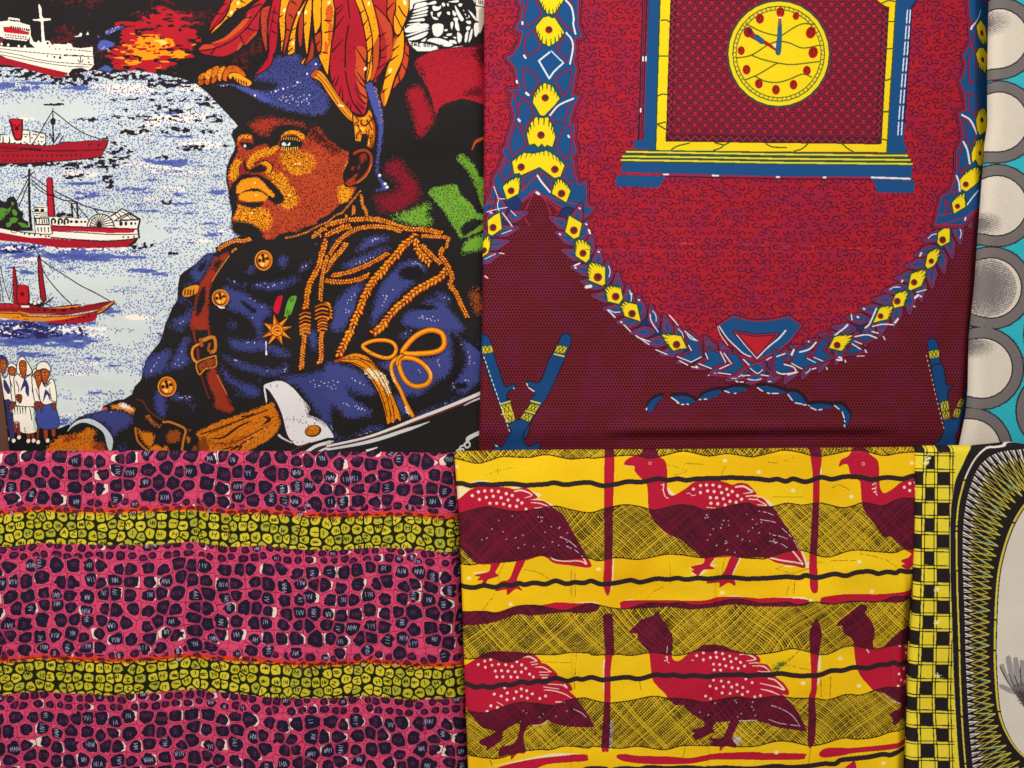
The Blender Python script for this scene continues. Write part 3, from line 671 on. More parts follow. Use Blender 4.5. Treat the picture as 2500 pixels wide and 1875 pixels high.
    c.stroke(Et('2040 1000 2130 1080 2260 1260 2390 1460 2540 1620'), 1.8, rgb(96, 48, 20)); c.stroke(Et('2080 970 2210 1110 2350 1320 2520 1540'), 1.6, rgb(120, 60, 24)); c.stroke(Et('2360 1420 2420 1430'), 4, rgb(255, 236, 190))
    p = Jt('330 150 400 190 480 185 520 140 555 75 615 150 615 230 645 350 635 500 600 645 525 605 540 480 520 440 470 445 455 545 368 535 345 300 330 220')
    c.fill(p, rgb(66, 32, 20), False); c.fill(Jt('350 175 410 205 490 200 535 150 560 95 600 160 600 235 630 350 622 490 592 620 535 595 552 470 520 425 465 430 445 530 378 520 358 310 345 230'), rgb(230, 146, 36), False)
    for s, w in [('380 200 420 250 370 290', 3), ('455 245 460 300 510 315 545 285 535 245', 4), ('400 300 440 380 390 450 400 490', 3), ('560 180 590 230 560 280 600 370', 3), ('560 370 560 480 600 480', 2.6), ('590 440 570 600', 2.4), ('610 440 590 610', 2), ('360 310 420 310', 2), ('460 350 450 440', 2.4), ('520 380 540 450', 2), ('600 250 630 330', 3)]:
        c.stroke(Jt(s), w, rgb(90, 42, 20))
    for s in ['470 210 520 210 500 230', '430 340 500 350 480 400', '545 540 560 530 570 590', '375 340 400 340 390 420']:
        c.fill(Jt(s), rgb(252, 200, 60))
    c.fill(Jt('610 240 640 330 640 480 600 640 620 480'), rgb(190, 84, 36))
    # gold shell, left of the hat
    c.fill(Et('450 1135 462 1040 520 965 620 910 700 880 830 885 950 885 1050 945 1120 1030 1195 1115 1130 1165 1000 1130 900 1120 600 1135'), rgb(60, 30, 22))
    for s, col in [('462 1070 480 1010 550 980 530 1060', ORA), ('470 1140 462 1085 530 1080 520 1130', rgb(196, 96, 36)), ('560 1060 560 980 630 930 620 1050', rgb(236, 160, 40)), ('555 1130 550 1075 610 1065 600 1130', rgb(206, 110, 36)), ('645 1040 640 930 740 890 720 980 700 1020', ORA), ('640 1120 650 1050 710 1030 690 1100', rgb(200, 100, 36)), ('720 1040 740 940 790 895 830 900 780 1000 760 1090', rgb(236, 156, 40)), ('790 1060 810 960 880 890 980 895 1070 960 1100 1030 1000 980 900 970 850 1030 840 1090', rgb(216, 110, 34)),
                   ('870 1010 920 980 1010 990 1090 1040 1180 1105 1135 1155 1060 1140 960 1080 930 1020 900 1060 880 1050', rgb(244, 172, 40))]:
        c.fill(Et(s), col)
    for x in (965, 1000, 1035, 1070, 1105):
        c.stroke(Et('%d %d %d %d' % (x, 1050 + (x - 960) * .35, x + 8, 1095 + (x - 960) * .35)), 3, rgb(90, 40, 20), False)
    c.dots(Et('470 1130 480 1010 700 890 830 900 760 1090'), rgb(90, 44, 20), 5, 1, .5); c.dots(Et('820 1000 900 900 1060 960 1000 975 880 960'), rgb(110, 50, 20), 5, 1, .5)
    # ---- face
    c.soft(Ft('1110 325 1220 250 1400 205 1600 230 1940 300 1935 340 1600 312 1450 372 1440 445 1350 462 1220 392 1195 335'), rgb(172, 62, 40), 8, 2, .85)
    face = Ft('1000 470 1100 425 1195 445 1235 560 1300 590 1400 560 1540 600 1560 500 1620 420 1740 385 1850 400 1930 480 1985 370 2090 340 2200 480 2352 600 2500 680 2505 770 2460 830 2420 950 2432 1060 2462 1140 2560 1140 2590 1160 2500 1300 2380 1370 2212 1520 2080 1580 2050 1640 1900 1680 1800 1740 1600 1760 1500 1825 1400 1850 1340 1815 1280 1715 1180 1655 1080 1615 945 1625 925 1560 1000 1400 950 1325 1005 1310 960 1200 890 1195 870 1000 890 900 960 760 1005 660 985 560')
    c.soft(face, SKIN, 2, 2, 1.12)
    c.soft(Ft('1960 340 2100 330 2200 480 2360 600 2440 640 2300 700 2100 560 1980 520'), rgb(84, 34, 34), 9, 2, .85)
    Y2 = rgb(240, 160, 30)
    for s, b in [('1590 470 1630 405 1760 378 1880 425 1910 500 1840 480 1700 440', 4), ('1110 840 1180 715 1300 648 1500 585 1560 600 1450 705 1300 745 1225 815 1160 890', 4), ('895 910 950 795 1045 775 1035 880 990 1005 920 1070 885 1010', 4),
                 ('1590 700 1700 675 1990 715 2030 850 1950 955 1750 965 1620 870', 7), ('1390 975 1600 950 1700 1120 1795 1230 1775 1375 1670 1440 1565 1395 1620 1300 1550 1180', 6), ('950 1560 1000 1430 1100 1405 1350 1440 1435 1530 1445 1610 1395 1715 1300 1695 1180 1640 1000 1615', 7), ('1000 480 1100 440 1190 455 1195 500 1090 480 1000 515', 3), ('960 1340 1010 1380 1120 1420 1010 1440', 4), ('2352 1185 2420 1110 2520 1180 2590 1160 2460 1340 2380 1345', 6), ('2425 920 2480 800 2500 800 2440 950', 3)]:
        c.soft(Ft(s), Y2, b, 2, 1.15)
    c.dots(face, rgb(56, 24, 24), 4, .9, .5)
    for s in ['1600 700 1990 720 1950 950 1650 900', '960 1560 1100 1420 1430 1560 1300 1690 1000 1600', '1400 980 1600 960 1790 1240 1670 1420 1600 1300']:
        c.dots(Ft(s), rgb(96, 44, 14), 5, .9, .6)
    c.soft(Ft('1950 480 2212 560 2240 1200 2100 1400 1850 1500 1850 1000'), rgb(206, 86, 50), 30, 2, .35)
    # dark features
    for s, b in [('930 420 1100 398 1220 412 1350 470 1450 445 1480 380 1600 308 1800 328 1900 420 1935 490 1850 398 1700 378 1600 432 1560 530 1500 592 1430 612 1390 565 1330 565 1235 600 1215 545 1195 445 1100 425 1000 470 985 560 930 470', 2),
                 ('1035 545 1210 560 1225 620 1130 645 1060 600', 2), ('1140 925 1250 865 1320 845 1385 888 1340 935 1200 948', 2), ('1085 770 1110 800 1105 860 1145 925 1110 940 1075 880', 2),
                 ('870 1205 925 1090 1050 975 1200 955 1310 985 1450 1075 1560 1195 1620 1290 1590 1355 1490 1365 1420 1290 1500 1265 1400 1140 1260 1020 1150 1015 1010 1085 965 1180 975 1240 900 1240', 2),
                 ('985 1235 1060 1200 1200 1155 1320 1185 1430 1255 1520 1340 1400 1300 1300 1222 1150 1200 1020 1250', 1.5), ('960 1320 1200 1345 1345 1345 1275 1415 1180 1425 1080 1395 1000 1365', 3),
                 ('925 1615 1080 1612 1180 1645 1290 1720 1340 1810 1180 1850 940 1760', 5), ('870 1240 960 1250 990 1310 930 1330 990 1400 930 1520 900 1400', 2)]:
        c.soft(Ft(s), K, b, 1, 1.1)
    c.soft(Ft('975 1185 1000 1095 1080 1035 1250 1015 1330 1075 1490 1250 1440 1265 1300 1172 1180 1158 1060 1200 990 1225'), Y2, 2, 2, 1.1)
    c.soft(Ft('1005 1275 1060 1210 1200 1198 1335 1218 1395 1290 1330 1325 1150 1332 1030 1315'), Y2, 2, 2, 1.1)
    c.dots(Ft('1000 1100 1250 1030 1470 1240 1300 1170 1000 1210'), rgb(90, 40, 14), 4, .8, .45); c.dots(Ft('1250 1210 1390 1290 1200 1325'), rgb(110, 50, 14), 4, .8, .4)
    c.stroke(Ft('1010 1335 1150 1345 1330 1335'), 2.6, rgb(150, 66, 34))
    c.soft(Ft('1300 812 1400 795 1465 870 1430 945 1360 960 1400 890 1350 840'), rgb(236, 160, 30), 2, 2); c.stroke(Ft('1220 830 1300 800 1390 788 1470 865 1445 955'), 2.6, K)
    c.fill(Ft('1030 860 1075 825 1085 890 1120 945 1060 975 1020 930'), rgb(156, 48, 46)); c.stroke(Ft('1040 830 1015 900 1030 970 1100 985'), 2, K)
    c.stroke(Ft('1170 968 1300 965 1400 1000'), 2.6, rgb(176, 60, 44))
    c.fill(Ft('1100 570 1118 585 1114 610 1090 610 1080 590'), rgb(226, 222, 224))
    c.fill(Ft('1565 540 1640 468 1780 455 1870 560 1830 625 1700 655 1600 635 1568 590'), K)
    c.fill(Ft('1592 562 1628 538 1652 562 1655 588 1608 588'), rgb(226, 222, 224)); c.fill(Ft('1670 572 1706 540 1706 575 1680 592'), WHT)
    for i in range(9):
        x = 1590 + i * 30
        c.stroke(Ft('%d %d %d %d' % (x, 510 - 4.5 * i + .8 * i * i, x + 4, 480 - 4.5 * i + .8 * i * i)), 2, rgb(238, 176, 60), False)
        if i < 8:
            c.stroke(Ft('%d %d %d %d' % (x + 8, 605 + 5 * i - .75 * i * i, x + 6, 645 + 3 * i - .75 * i * i)), 2.4, rgb(250, 206, 80), False)
    c.stroke(Ft('1560 520 1640 455 1780 445 1880 560'), 2, rgb(90, 40, 26)); c.stroke(Ft('1250 600 1330 580 1400 590'), 3, rgb(140, 50, 40)); c.stroke(Ft('1050 525 1130 515 1205 535'), 3, rgb(160, 60, 44))
    for x, y in ((1225, 1082), (1240, 1250), (1830, 830), (1690, 1255), (1190, 1490), (1780, 830)):
        c.ell(400 + x / F5, 250 + y / F5, 3, 2.6, rgb(255, 224, 140))
    # ear
    c.fill(Jt('290 690 420 632 560 640 605 740 595 860 505 1005 385 1095 250 1145 215 1060 208 950 285 790'), rgb(46, 36, 36))
    c.stroke(Jt('360 690 430 655 520 650 580 710 590 790 560 900 480 1010 380 1080 280 1115'), (7, 6.5, 7, 5), rgb(172, 70, 40))
    c.soft(Jt('430 720 500 690 540 760 470 800 430 900 400 900 440 800'), rgb(150, 60, 38), 3, 2, .9); c.soft(Jt('250 1080 390 960 410 970 330 1080 260 1120'), rgb(170, 68, 40), 3, 2); c.soft(Jt('310 900 350 850 360 920'), rgb(150, 60, 36), 2, 2)
    c.stroke(Jt('595 830 520 990 400 1090'), 1.4, rgb(236, 160, 60))
    # ---- jacket: blue lights on black
    J = dict(G=['370 880 460 800 590 655 700 655 640 760 560 900 500 1010 420 1030 380 960', '240 1110 440 1040 480 1060 300 1120', '110 1560 300 1480 360 1290 385 1500 330 1600 180 1645', '240 1180 270 1290 330 1270 370 1220 350 1300 220 1330', '800 985 900 1010 1020 1070 1300 1065 1650 1020 1790 965 1845 1000 1700 1085 1500 1155 1200 1110 1000 1105', '800 1105 950 1145 1100 1195 1240 1295 1380 1355 1455 1440 1400 1505 1340 1545 1310 1700 1200 1600 1100 1490 930 1425 840 1390 900 1335', '1540 770 1600 680 1675 740 1620 865', '1805 890 1900 805 2030 725 1960 835 1860 915', '1100 900 1200 840 1245 780 1240 880 1150 930', '850 1630 940 1565 990 1660', '2000 560 2090 510 2080 560', '60 1640 130 1560 150 1660', '640 1330 700 1380 830 1390 760 1420 690 1400'],
             H=['-60 380 80 285 105 340 0 490 -60 500', '240 200 340 115 345 180 300 330 355 480 200 545 80 565 -20 640 120 420', '870 150 1050 180 1300 165 1240 50 1330 -10 1365 200 1560 270 1705 340 1680 395 1500 352 1350 300 1200 315 950 290', '770 350 900 400 1100 480 1400 560 1600 540 1630 455 1690 560 1600 625 1400 645 1100 565 900 475', '755 470 830 560 920 680 1050 735 1200 785 1295 850 1275 935 1000 905 890 890 1100 870 980 805 830 690', '150 880 250 935 400 935 385 975 200 985 90 965', '340 1050 435 1060 380 1125', '1560 685 1850 645 2240 640 2240 1320 2100 1185 1980 1005 1850 825 1750 765', '1220 700 1370 680 1300 730', '1950 50 2060 60 2060 330 1990 250', '140 0 300 -20 250 40 180 50'],
             K=['340 645 480 520 560 440 820 425 785 490 600 545 450 612', '175 855 300 770 540 660 830 565 845 600 600 720 400 822 250 862', '40 1680 90 1400 200 1200 350 1095 505 1045 480 1100 400 1260 350 1450 250 1600 190 1690', '580 1680 620 1400 720 1100 900 880 1080 755 1250 775 1325 860 1295 935 1200 835 1060 850 955 920 1000 995 1150 1005 1205 1020 1000 1185 850 1350 700 1500', '1260 1330 1350 1265 1500 1285 1620 1375 1720 1500 1830 1640 1850 1700 1500 1690 1050 1640 1015 1560 1080 1450 1250 1405 1500 1390 1400 1340', '1440 1185 1600 1205 1665 1315 1560 1305', '60 520 160 440 240 380 150 480 40 600'],
             L=['-30 500 200 505 400 565 550 720 655 900 540 905 350 855 240 760 300 900 450 1020 605 1150 500 1205 250 1205 100 1050 -30 900', '955 120 1090 45 1155 28 1020 155', '690 470 860 600 980 880 1080 905 1250 905 1450 740 1600 660 1675 500 1660 150 1600 20 1540 100 1580 290 1400 400 1250 420', '1600 0 1700 30 1860 180 2060 260 2050 700 1950 785 1900 865 1750 872 1670 800 1720 715 1850 560 1885 400 1780 160', '1170 1190 1450 1070 1700 968 1885 935 1500 1095 1250 1208', '-20 1240 60 1350 130 1480 350 1445 600 1335 795 1350 500 1425 150 1515 60 1455 -20 1350', '860 900 960 1150 1060 1170 1010 980'],
             D=['1950 490 2000 400 2150 350 2240 300 2240 560 2050 645 1925 655', '2090 905 2150 860 2230 900 2230 1210 2110 1125', '1390 1120 1650 1128 1785 1190 1765 1300 1600 1400 1530 1500 1440 1305 1300 1245 1110 1190 1260 1150', '1550 1690 1700 1545 1650 1690', '2130 100 2200 60 2160 200'])
    JT = dict(G=Gt, H=Ht, K=Kt, L=Lt, D=Dt)
    for k, L in J.items():
        for s in L:
            c.soft(JT[k](s), BLU if k in 'KL' else rgb(70, 77, 138), 7, 2, .98)
    for s in J['K'] + []:
        c.dots(Kt(s), rgb(44, 42, 84), 5, .7, .45)
    for s in J['L'][2:4]:
        c.dots(Lt(s), rgb(44, 42, 84), 5, .7, .45)
    for tt, s in [(Kt, '1000 950 950 920 1080 850 1230 840 1290 920 1190 1000 1050 1010'), (Lt, '1700 150 1780 160 1800 420 1780 620 1720 720 1650 760 1680 600 1720 380'), (Lt, '1750 60 1900 120 2060 250 2060 320 1900 200'), (Lt, '1690 770 1780 740 1890 765 1850 820 1720 825'), (Gt, '460 860 560 760 600 740 540 880 480 910'), (Gt, '1020 1270 1120 1330 1250 1430 1200 1460 1060 1340'), (Kt, '1080 1390 1250 1360 1480 1375 1450 1400 1200 1410'), (Lt, '250 800 310 900 420 960 560 1000 450 1010 300 930')]:
        c.soft(tt(s), rgb(38, 33, 42), 3, 2)
    # sparkle dots
    SP = [(Kt, '680 1380 740 1380 830 1200 960 1130 900 1030 850 1060 760 1200', .22, 6), (Kt, '230 1490 290 1470 280 1330 370 1240 360 1180 300 1240 240 1380', .4, 5), (Kt, '320 810 420 760 640 700 560 760 460 800', .5, 5), (Kt, '590 490 640 450 730 465 640 500', .7, 5), (Kt, '1120 790 1200 770 1280 830 1200 810', .8, 5), (Kt, '1190 1520 1380 1480 1500 1550 1480 1580 1300 1540', .5, 5), (Kt, '1530 1210 1640 1270 1560 1250', .7, 4), (Gt, '920 1040 1000 1060 980 1030', .8, 4), (Gt, '1210 1080 1620 1040 1540 1110 1350 1110', .35, 6), (Gt, '960 1190 1100 1220 1370 1370 1340 1390 1080 1240', .35, 6), (Gt, '930 1400 1160 1480 1290 1600 1240 1580 1060 1460', .35, 6), (Gt, '370 870 480 820 400 860', .7, 4), (Gt, '200 1600 310 1490 280 1570', .5, 5), (Gt, '1860 850 1950 800 1930 830', .8, 4), (Ht, '80 510 160 450 300 210 280 280 220 420 290 490 160 530', .4, 5), (Ht, '890 400 1000 450 940 450', .8, 4), (Ht, '1240 540 1420 590 1300 590', .6, 5), (Ht, '1060 190 1300 200 1240 230', .5, 5), (Ht, '150 920 380 930 300 970', .6, 5), (Ht, '1980 700 2212 690 2200 820 2000 800', .3, 6), (Ht, '2080 1140 2180 1240 2130 1190', .7, 5), (Ht, '1610 580 1660 520 1640 600', .8, 4), (Lt, '0 700 150 720 100 900 250 1000 300 1060 180 1020 40 800', .45, 6), (Lt, '250 620 480 760 430 760', .6, 5), (Lt, '360 1040 560 1130 480 1130 370 1090', .7, 5), (Lt, '1680 60 1830 230 1930 380 2040 530 1900 490 1820 570 1880 430 1800 220', .35, 6), (Lt, '1500 1050 1700 980 1620 1020', .6, 5), (Lt, '300 1480 680 1380 460 1450', .45, 5), (Lt, '30 1290 120 1490 80 1440', .6, 5), (Lt, '1770 700 1930 710 1900 730', .7, 5), (Lt, '1680 760 1710 750 1710 830', .9, 4), (Lt, '1480 420 1550 510 1500 520', .6, 5), (Lt, '1220 540 1260 600 1230 590', 1, 4), (Lt, '1010 100 1150 30 1050 90', .8, 4), (Dt, '2030 600 2080 480 2150 400 2130 450 2060 590', .6, 5), (Dt, '2110 1120 2150 900 2140 1000', .5, 5), (Dt, '1460 1130 1520 1130 1500 1150', .9, 4)]
    for tt, s, d, g in SP:
        c.dots(tt(s), WHT, g, 1.15, d)
    # ---- leather straps
    c.soft(Gt('680 740 780 680 890 635 880 690 740 900 680 1000 615 1200 602 1600 612 1680 375 1680 365 1560 400 1420 440 1230 470 1100 560 980 620 860'), rgb(160, 58, 38), 3, 2, 1.02)
    c.soft(Gt('480 1200 540 1110 570 1130 560 1300 500 1450 450 1510 430 1400'), K, 3, 2); c.soft(Gt('700 760 800 740 740 860 660 900'), K, 5, 2)
    c.stroke(Gt('885 690 740 900 660 1030'), 1.8, rgb(226, 160, 60))
    c.fill(Gt('255 1205 290 1130 430 1085 480 1105 440 1200 300 1245'), rgb(226, 150, 44))
    for x in (295, 335, 370, 410):
        c.stroke(Gt('%d 1150 %d 1215' % (x, x - 8)), 3, K, False)
    c.stroke(Ht('390 -20 410 120 430 190'), 5, rgb(140, 52, 36)); c.stroke(Ht('600 -10 610 90'), 6, rgb(140, 52, 36))
    c.soft(Ht('640 560 700 540 735 640 805 800 905 1030 945 1115 890 1145 690 1075 690 950 585 705'), rgb(158, 58, 36), 4, 2, 1.05)
    c.stroke(Ht('700 560 745 700 830 880 900 1060'), 2, rgb(60, 30, 24)); c.stroke(Ht('720 640 800 800 850 900'), 2.2, rgb(226, 140, 60)); c.stroke(Ht('505 640 540 760 610 955'), 3, rgb(132, 50, 36))
    c.stroke(Ht('465 225 400 270 382 350 405 430 450 470'), 6, rgb(222, 150, 40)); c.stroke(Ht('540 165 640 128 690 160 692 300 640 330'), (10, 8, 7, 9), rgb(206, 130, 40)); c.stroke(Ht('620 220 600 300 640 330'), 6, rgb(176, 90, 36)); c.stroke(Ht('495 165 510 235'), 9, rgb(176, 92, 36)); c.stroke(Ht('455 290 470 430'), 6, rgb(140, 54, 36))
    c.dots(Ht('380 240 700 120 700 340 400 440'), rgb(70, 34, 20), 4, .8, .4)
    c.soft(Ht('470 500 680 400 690 510 560 550 490 600'), rgb(160, 76, 36), 3, 2); c.stroke(Ht('440 500 490 445 680 382 702 400 702 520 560 560 490 632 452 580'), 3.4, rgb(214, 138, 44), True, True); c.dots(Ht('470 500 680 400 690 510 500 600'), rgb(60, 30, 20), 4, 1, .5)
    # sash and pouch
    c.soft(Ht('430 1440 500 1390 700 1285 1000 1185 1300 1075 1460 1015 1500 1090 1550 1200 1562 1300 1500 1430 1350 1550 1150 1660 1040 1760 600 1760 480 1510'), rgb(216, 128, 26), 3, 2, 1.08)
    for s, w in [('500 1440 800 1330 1100 1220 1400 1110', 3), ('620 1500 800 1480 1000 1340 1180 1260', (2, 6, 2)), ('700 1560 900 1560 1100 1480 1400 1330', (2, 4, 2)), ('800 1640 1000 1590 1200 1480', 3), ('1350 1200 1420 1240 1330 1310', (3, 9, 2)), ('1050 1200 1150 1190 1200 1160', 4), ('600 1430 900 1310', 2), ('900 1650 1040 1600 1000 1660', 4)]:
        c.stroke(Ht(s), w, rgb(70, 34, 18))
    c.soft(Ht('560 1500 700 1560 900 1520 1200 1400 1100 1500 850 1600 620 1580'), rgb(176, 82, 28), 5, 2, .8)
    c.dots(Ht('450 1440 1460 1030 1540 1300 1100 1650 620 1640'), rgb(80, 40, 16), 5, 1, .42); c.dots(Ht('900 1560 1300 1360 1400 1370 1000 1620'), rgb(255, 220, 160), 7, 1, .3)
    c.soft(Ht('480 1500 560 1480 600 1660 470 1660'), rgb(150, 76, 26), 3, 2)
    c.stroke(Ht('-10 1275 80 1275 250 1345 288 1400 262 1500 232 1680'), 5.4, rgb(206, 130, 40)); c.soft(Ht('60 1400 200 1400 210 1500 140 1560 40 1540'), rgb(160, 84, 30), 4, 2); c.soft(Ht('-10 1600 60 1640 60 1720 -20 1720'), ORA, 3, 2); c.soft(Ht('300 1470 350 1480 340 1560 310 1560'), rgb(190, 110, 40), 2, 2); c.soft(Ht('380 1620 430 1560 440 1680 370 1680'), rgb(160, 80, 30), 3, 2); c.ell(400 + 345 / F5, 800 + 1385 / F5, 4, 3, rgb(140, 76, 32))
    c.soft(Dt('1825 1320 1900 1400 2050 1425 2075 1500 2030 1600 1980 1600 1900 1480'), rgb(214, 126, 26), 4, 2, 1.05); c.stroke(Dt('1820 1360 1835 1460 1860 1540 1960 1640 2080 1700'), 5, rgb(200, 116, 44)); c.soft(Dt('2000 1659 2050 1600 2140 1590 2200 1660 2150 1720 2000 1720'), ORA, 2, 2)
    c.soft(Dt('1950 1200 2010 1190 2100 1290 2180 1320 2170 1350 2060 1310'), rgb(190, 104, 40), 4, 2, .95); c.stroke(Dt('1850 970 1930 995 2000 1110 2120 1210 2230 1260'), 3, rgb(120, 58, 40))
    c.fill(Dt('1380 1105 1420 1055 1510 1035 1600 985 1680 985 1830 1085 1815 1165 1680 1130 1500 1085 1420 1120'), rgb(50, 32, 28)); c.soft(Dt('1480 1070 1560 1040 1700 1040 1810 1095 1800 1160 1680 1120'), rgb(222, 140, 48), 3, 2, 1.1); c.stroke(Dt('1395 1100 1430 1090'), 7, rgb(200, 100, 40)); c.soft(Dt('1600 1040 1660 1010 1740 1060 1790 1110 1700 1090'), rgb(246, 232, 220), 3, 2)
    # hands and cuffs
    c.soft(Dt('670 1590 760 1500 880 1455 1060 1440 1190 1355 1300 1430 1240 1500 1330 1600 1380 1720 640 1720'), rgb(216, 126, 24), 6, 2, 1.08); c.soft(Dt('860 1460 1000 1450 1100 1480 960 1540 850 1560'), rgb(160, 72, 30), 6, 2, .8); c.soft(Dt('1250 1560 1400 1560 1380 1680 1260 1660'), rgb(160, 72, 34), 6, 2); c.dots(Dt('680 1590 1190 1370 1330 1600 1300 1700 700 1700'), rgb(80, 40, 16), 5, 1, .5)
    c.fill(Dt('905 1405 970 1310 1060 1250 1200 1228 1330 1278 1440 1375 1515 1500 1505 1640 1470 1670 1440 1600 1400 1440 1340 1370 1240 1310 1120 1280 1000 1325'), rgb(206, 216, 222)); c.dots(Dt('1180 1240 1340 1290 1330 1320 1190 1270'), K, 5, .8, .5); c.dots(Dt('1420 1420 1450 1440 1460 1600 1430 1600'), K, 4, .8, .5)
    cuff = '1348 800 1380 760 1530 718 1640 738 1760 828 1870 960 1975 1080 1955 1170 2050 1208 2150 1268 2212 1340 2290 1475 2212 1488 2050 1535 1820 1592 1740 1552 1660 1440 1600 1200 1530 1020 1430 860 1372 815 1382 880 1392 980 1380 1015 1358 900'
    c.fill(Ht(cuff), rgb(232, 228, 232)); c.soft(Ht('1870 960 1990 1080 1960 1180 2100 1230 2230 1340 2150 1300 1990 1220 1930 1200 1940 1090'), K, 4, 1, .75)
    c.dots(Ht('1400 770 1700 760 1960 1080 1900 1200 2200 1350 1900 1330 1680 1300 1640 1180 1850 1200 1880 1050 1700 830 1450 800'), rgb(70, 66, 80), 5, .9, .3); c.dots(Ht('1660 1300 1740 1500 1900 1540 1720 1560'), rgb(70, 66, 80), 5, .9, .35)
    c.ell(400 + 2010 / F5, 800 + 1395 / F5, 20.5, 14.5, rgb(60, 34, 20), -.2); c.ell(400 + 2004 / F5, 800 + 1390 / F5, 17.5, 11.8, rgb(216, 130, 28), -.2); c.dots(Ht('1930 1380 2080 1360 2080 1430 1940 1430'), rgb(90, 46, 16), 4, .9, .5)
    c.stroke(Ht('1550 1455 1600 1495 1720 1555'), (6, 3), rgb(226, 206, 206))
    c.stroke(Ht('1690 1690 1830 1610 1970 1555'), 3, rgb(120, 56, 40)); c.stroke(Ht('1910 1690 2050 1600 2240 1545'), 8, rgb(226, 228, 228)); c.stroke(Ht('2080 1680 2150 1645 2250 1605'), 5, rgb(226, 228, 228)); c.stroke(Ht('1990 1680 2100 1620 2230 1580'), 2, rgb(120, 56, 40))
    c.stroke(Lt('-10 1600 500 1490 900 1352 1200 1232 1600 1080 2050 890 2300 780'), (5, 8, 9, 9), rgb(228, 228, 228)); c.stroke(Lt('-10 1622 500 1512 900 1378 1200 1262 1600 1112 2050 925 2300 800'), (2.4, 3.4, 4, 3), rgb(132, 64, 48)); c.stroke(Lt('-10 1648 400 1575 700 1500 1000 1400 1200 1335 1370 1270'), (5, 9, 9, 2), rgb(214, 218, 220)); c.stroke(Lt('530 1660 600 1640 665 1618'), (6, 3), rgb(226, 228, 228)); c.stroke(Lt('1840 1052 1940 1000 2100 935'), (2, 5), rgb(214, 218, 220)); c.stroke(Lt('-20 1560 70 1535'), 4, rgb(206, 200, 196))
    # script at the hem
    WS = rgb(214, 214, 210)
    c.stroke(Lt('2080 1405 1960 1460 1895 1500 1888 1540'), (10, 11, 8), WS); c.stroke(Lt('1888 1540 1850 1570 1870 1620 1915 1600 1915 1560 1880 1545'), 4.4, WS); c.stroke(Lt('1830 1590 1790 1610 1790 1640 1830 1640 1840 1690'), 4.4, WS); c.stroke(Lt('1740 1665 1780 1640 1800 1690'), 4.4, WS)
    # medals, buttons
    c.fill(Gt('1478 1395 1530 1250 1602 1228 1592 1310 1545 1465 1500 1455'), rgb(206, 30, 66)); c.fill(Gt('1628 1485 1660 1330 1715 1242 1792 1238 1762 1350 1700 1500 1640 1512'), rgb(112, 176, 62))
    for s in ['1715 1260 1712 1310', '1745 1255 1740 1300', '1665 1420 1660 1480', '1695 1430 1685 1490']:
        c.stroke(Gt(s), 2, rgb(40, 60, 30), False)
    tip = [(1480, 1460 - 1659), (1700, 1490 - 1659), (1745, 1640 - 1659), (1738, 165), (1612, 252), (1388, 255), (1285, 152), (1340, -70)]
    cx, cy = 1525, 35
    ctr = np.array([400 + cx / F5, 800 + cy / F5])
    tip = [np.array([400 + x / F5, 800 + y / F5]) for x, y in tip]
    for i in range(8):
        a, b = tip[i], tip[(i + 1) % 8]
        m = (a + b) / 2; v = ctr + (m - ctr) * .52 / max(.6, np.hypot(*(m - ctr)) / 34)
        z = tip[i - 1]; m2 = (a + z) / 2; v2 = ctr + (m2 - ctr) * .52 / max(.6, np.hypot(*(m2 - ctr)) / 34)
        c.fill(np.array([ctr, v2, a]), rgb(244, 168, 34), False); c.fill(np.array([ctr, a, v]), rgb(196, 92, 34), False)
        c.stroke(np.array([v2, a, v]), 1.8, rgb(60, 30, 20), False)
    c.ell(ctr[0], ctr[1], 16, 16, rgb(90, 44, 22)); c.ell(ctr[0], ctr[1], 14, 14, rgb(238, 160, 36)); c.ell(ctr[0], ctr[1], 10, 10, rgb(200, 96, 32)); c.stroke(Ht('1560 20 1500 30 1500 60 1560 70'), 2.6, rgb(246, 180, 50)); c.stroke(Ht('1510 40 1545 42'), 2.2, rgb(90, 40, 20), False)
    c.stroke(Ht('1380 190 1382 290 1385 360'), (3, 2, 5), WHT)
    for x, y, rx, ry in ((400 + 1352 / F5, 500 + 752 / F5, 22, 25), (400 + 768 / F5, 500 + 1260 / F5, 21, 21.5), (400 + 45 / F5, 800 + 795 / F5, 23, 24.5)):
        c.ell(x, y, rx, ry, rgb(230, 148, 40)); c.ell(x, y, rx * .84, ry * .84, rgb(80, 38, 20)); c.ell(x + 1, y - 1, rx * .76, ry * .76, rgb(206, 112, 36))
        for k in range(9):
            a = k * .7 + 1
            c.ell(x + np.cos(a) * rx * .44, y + np.sin(a) * ry * .46, rx * .22, ry * .15, rgb(56, 30, 22) if k % 2 else rgb(244, 176, 60), a * 1.7)
        c.ell(x, y - ry * .1, rx * .15, ry * .3, rgb(56, 30, 22)); c.ell(x - 2, y + ry * .42, rx * .2, ry * .2, rgb(252, 210, 130))
    c.stroke(Gt('740 1370 770 1390 815 1388'), 4, WHT)
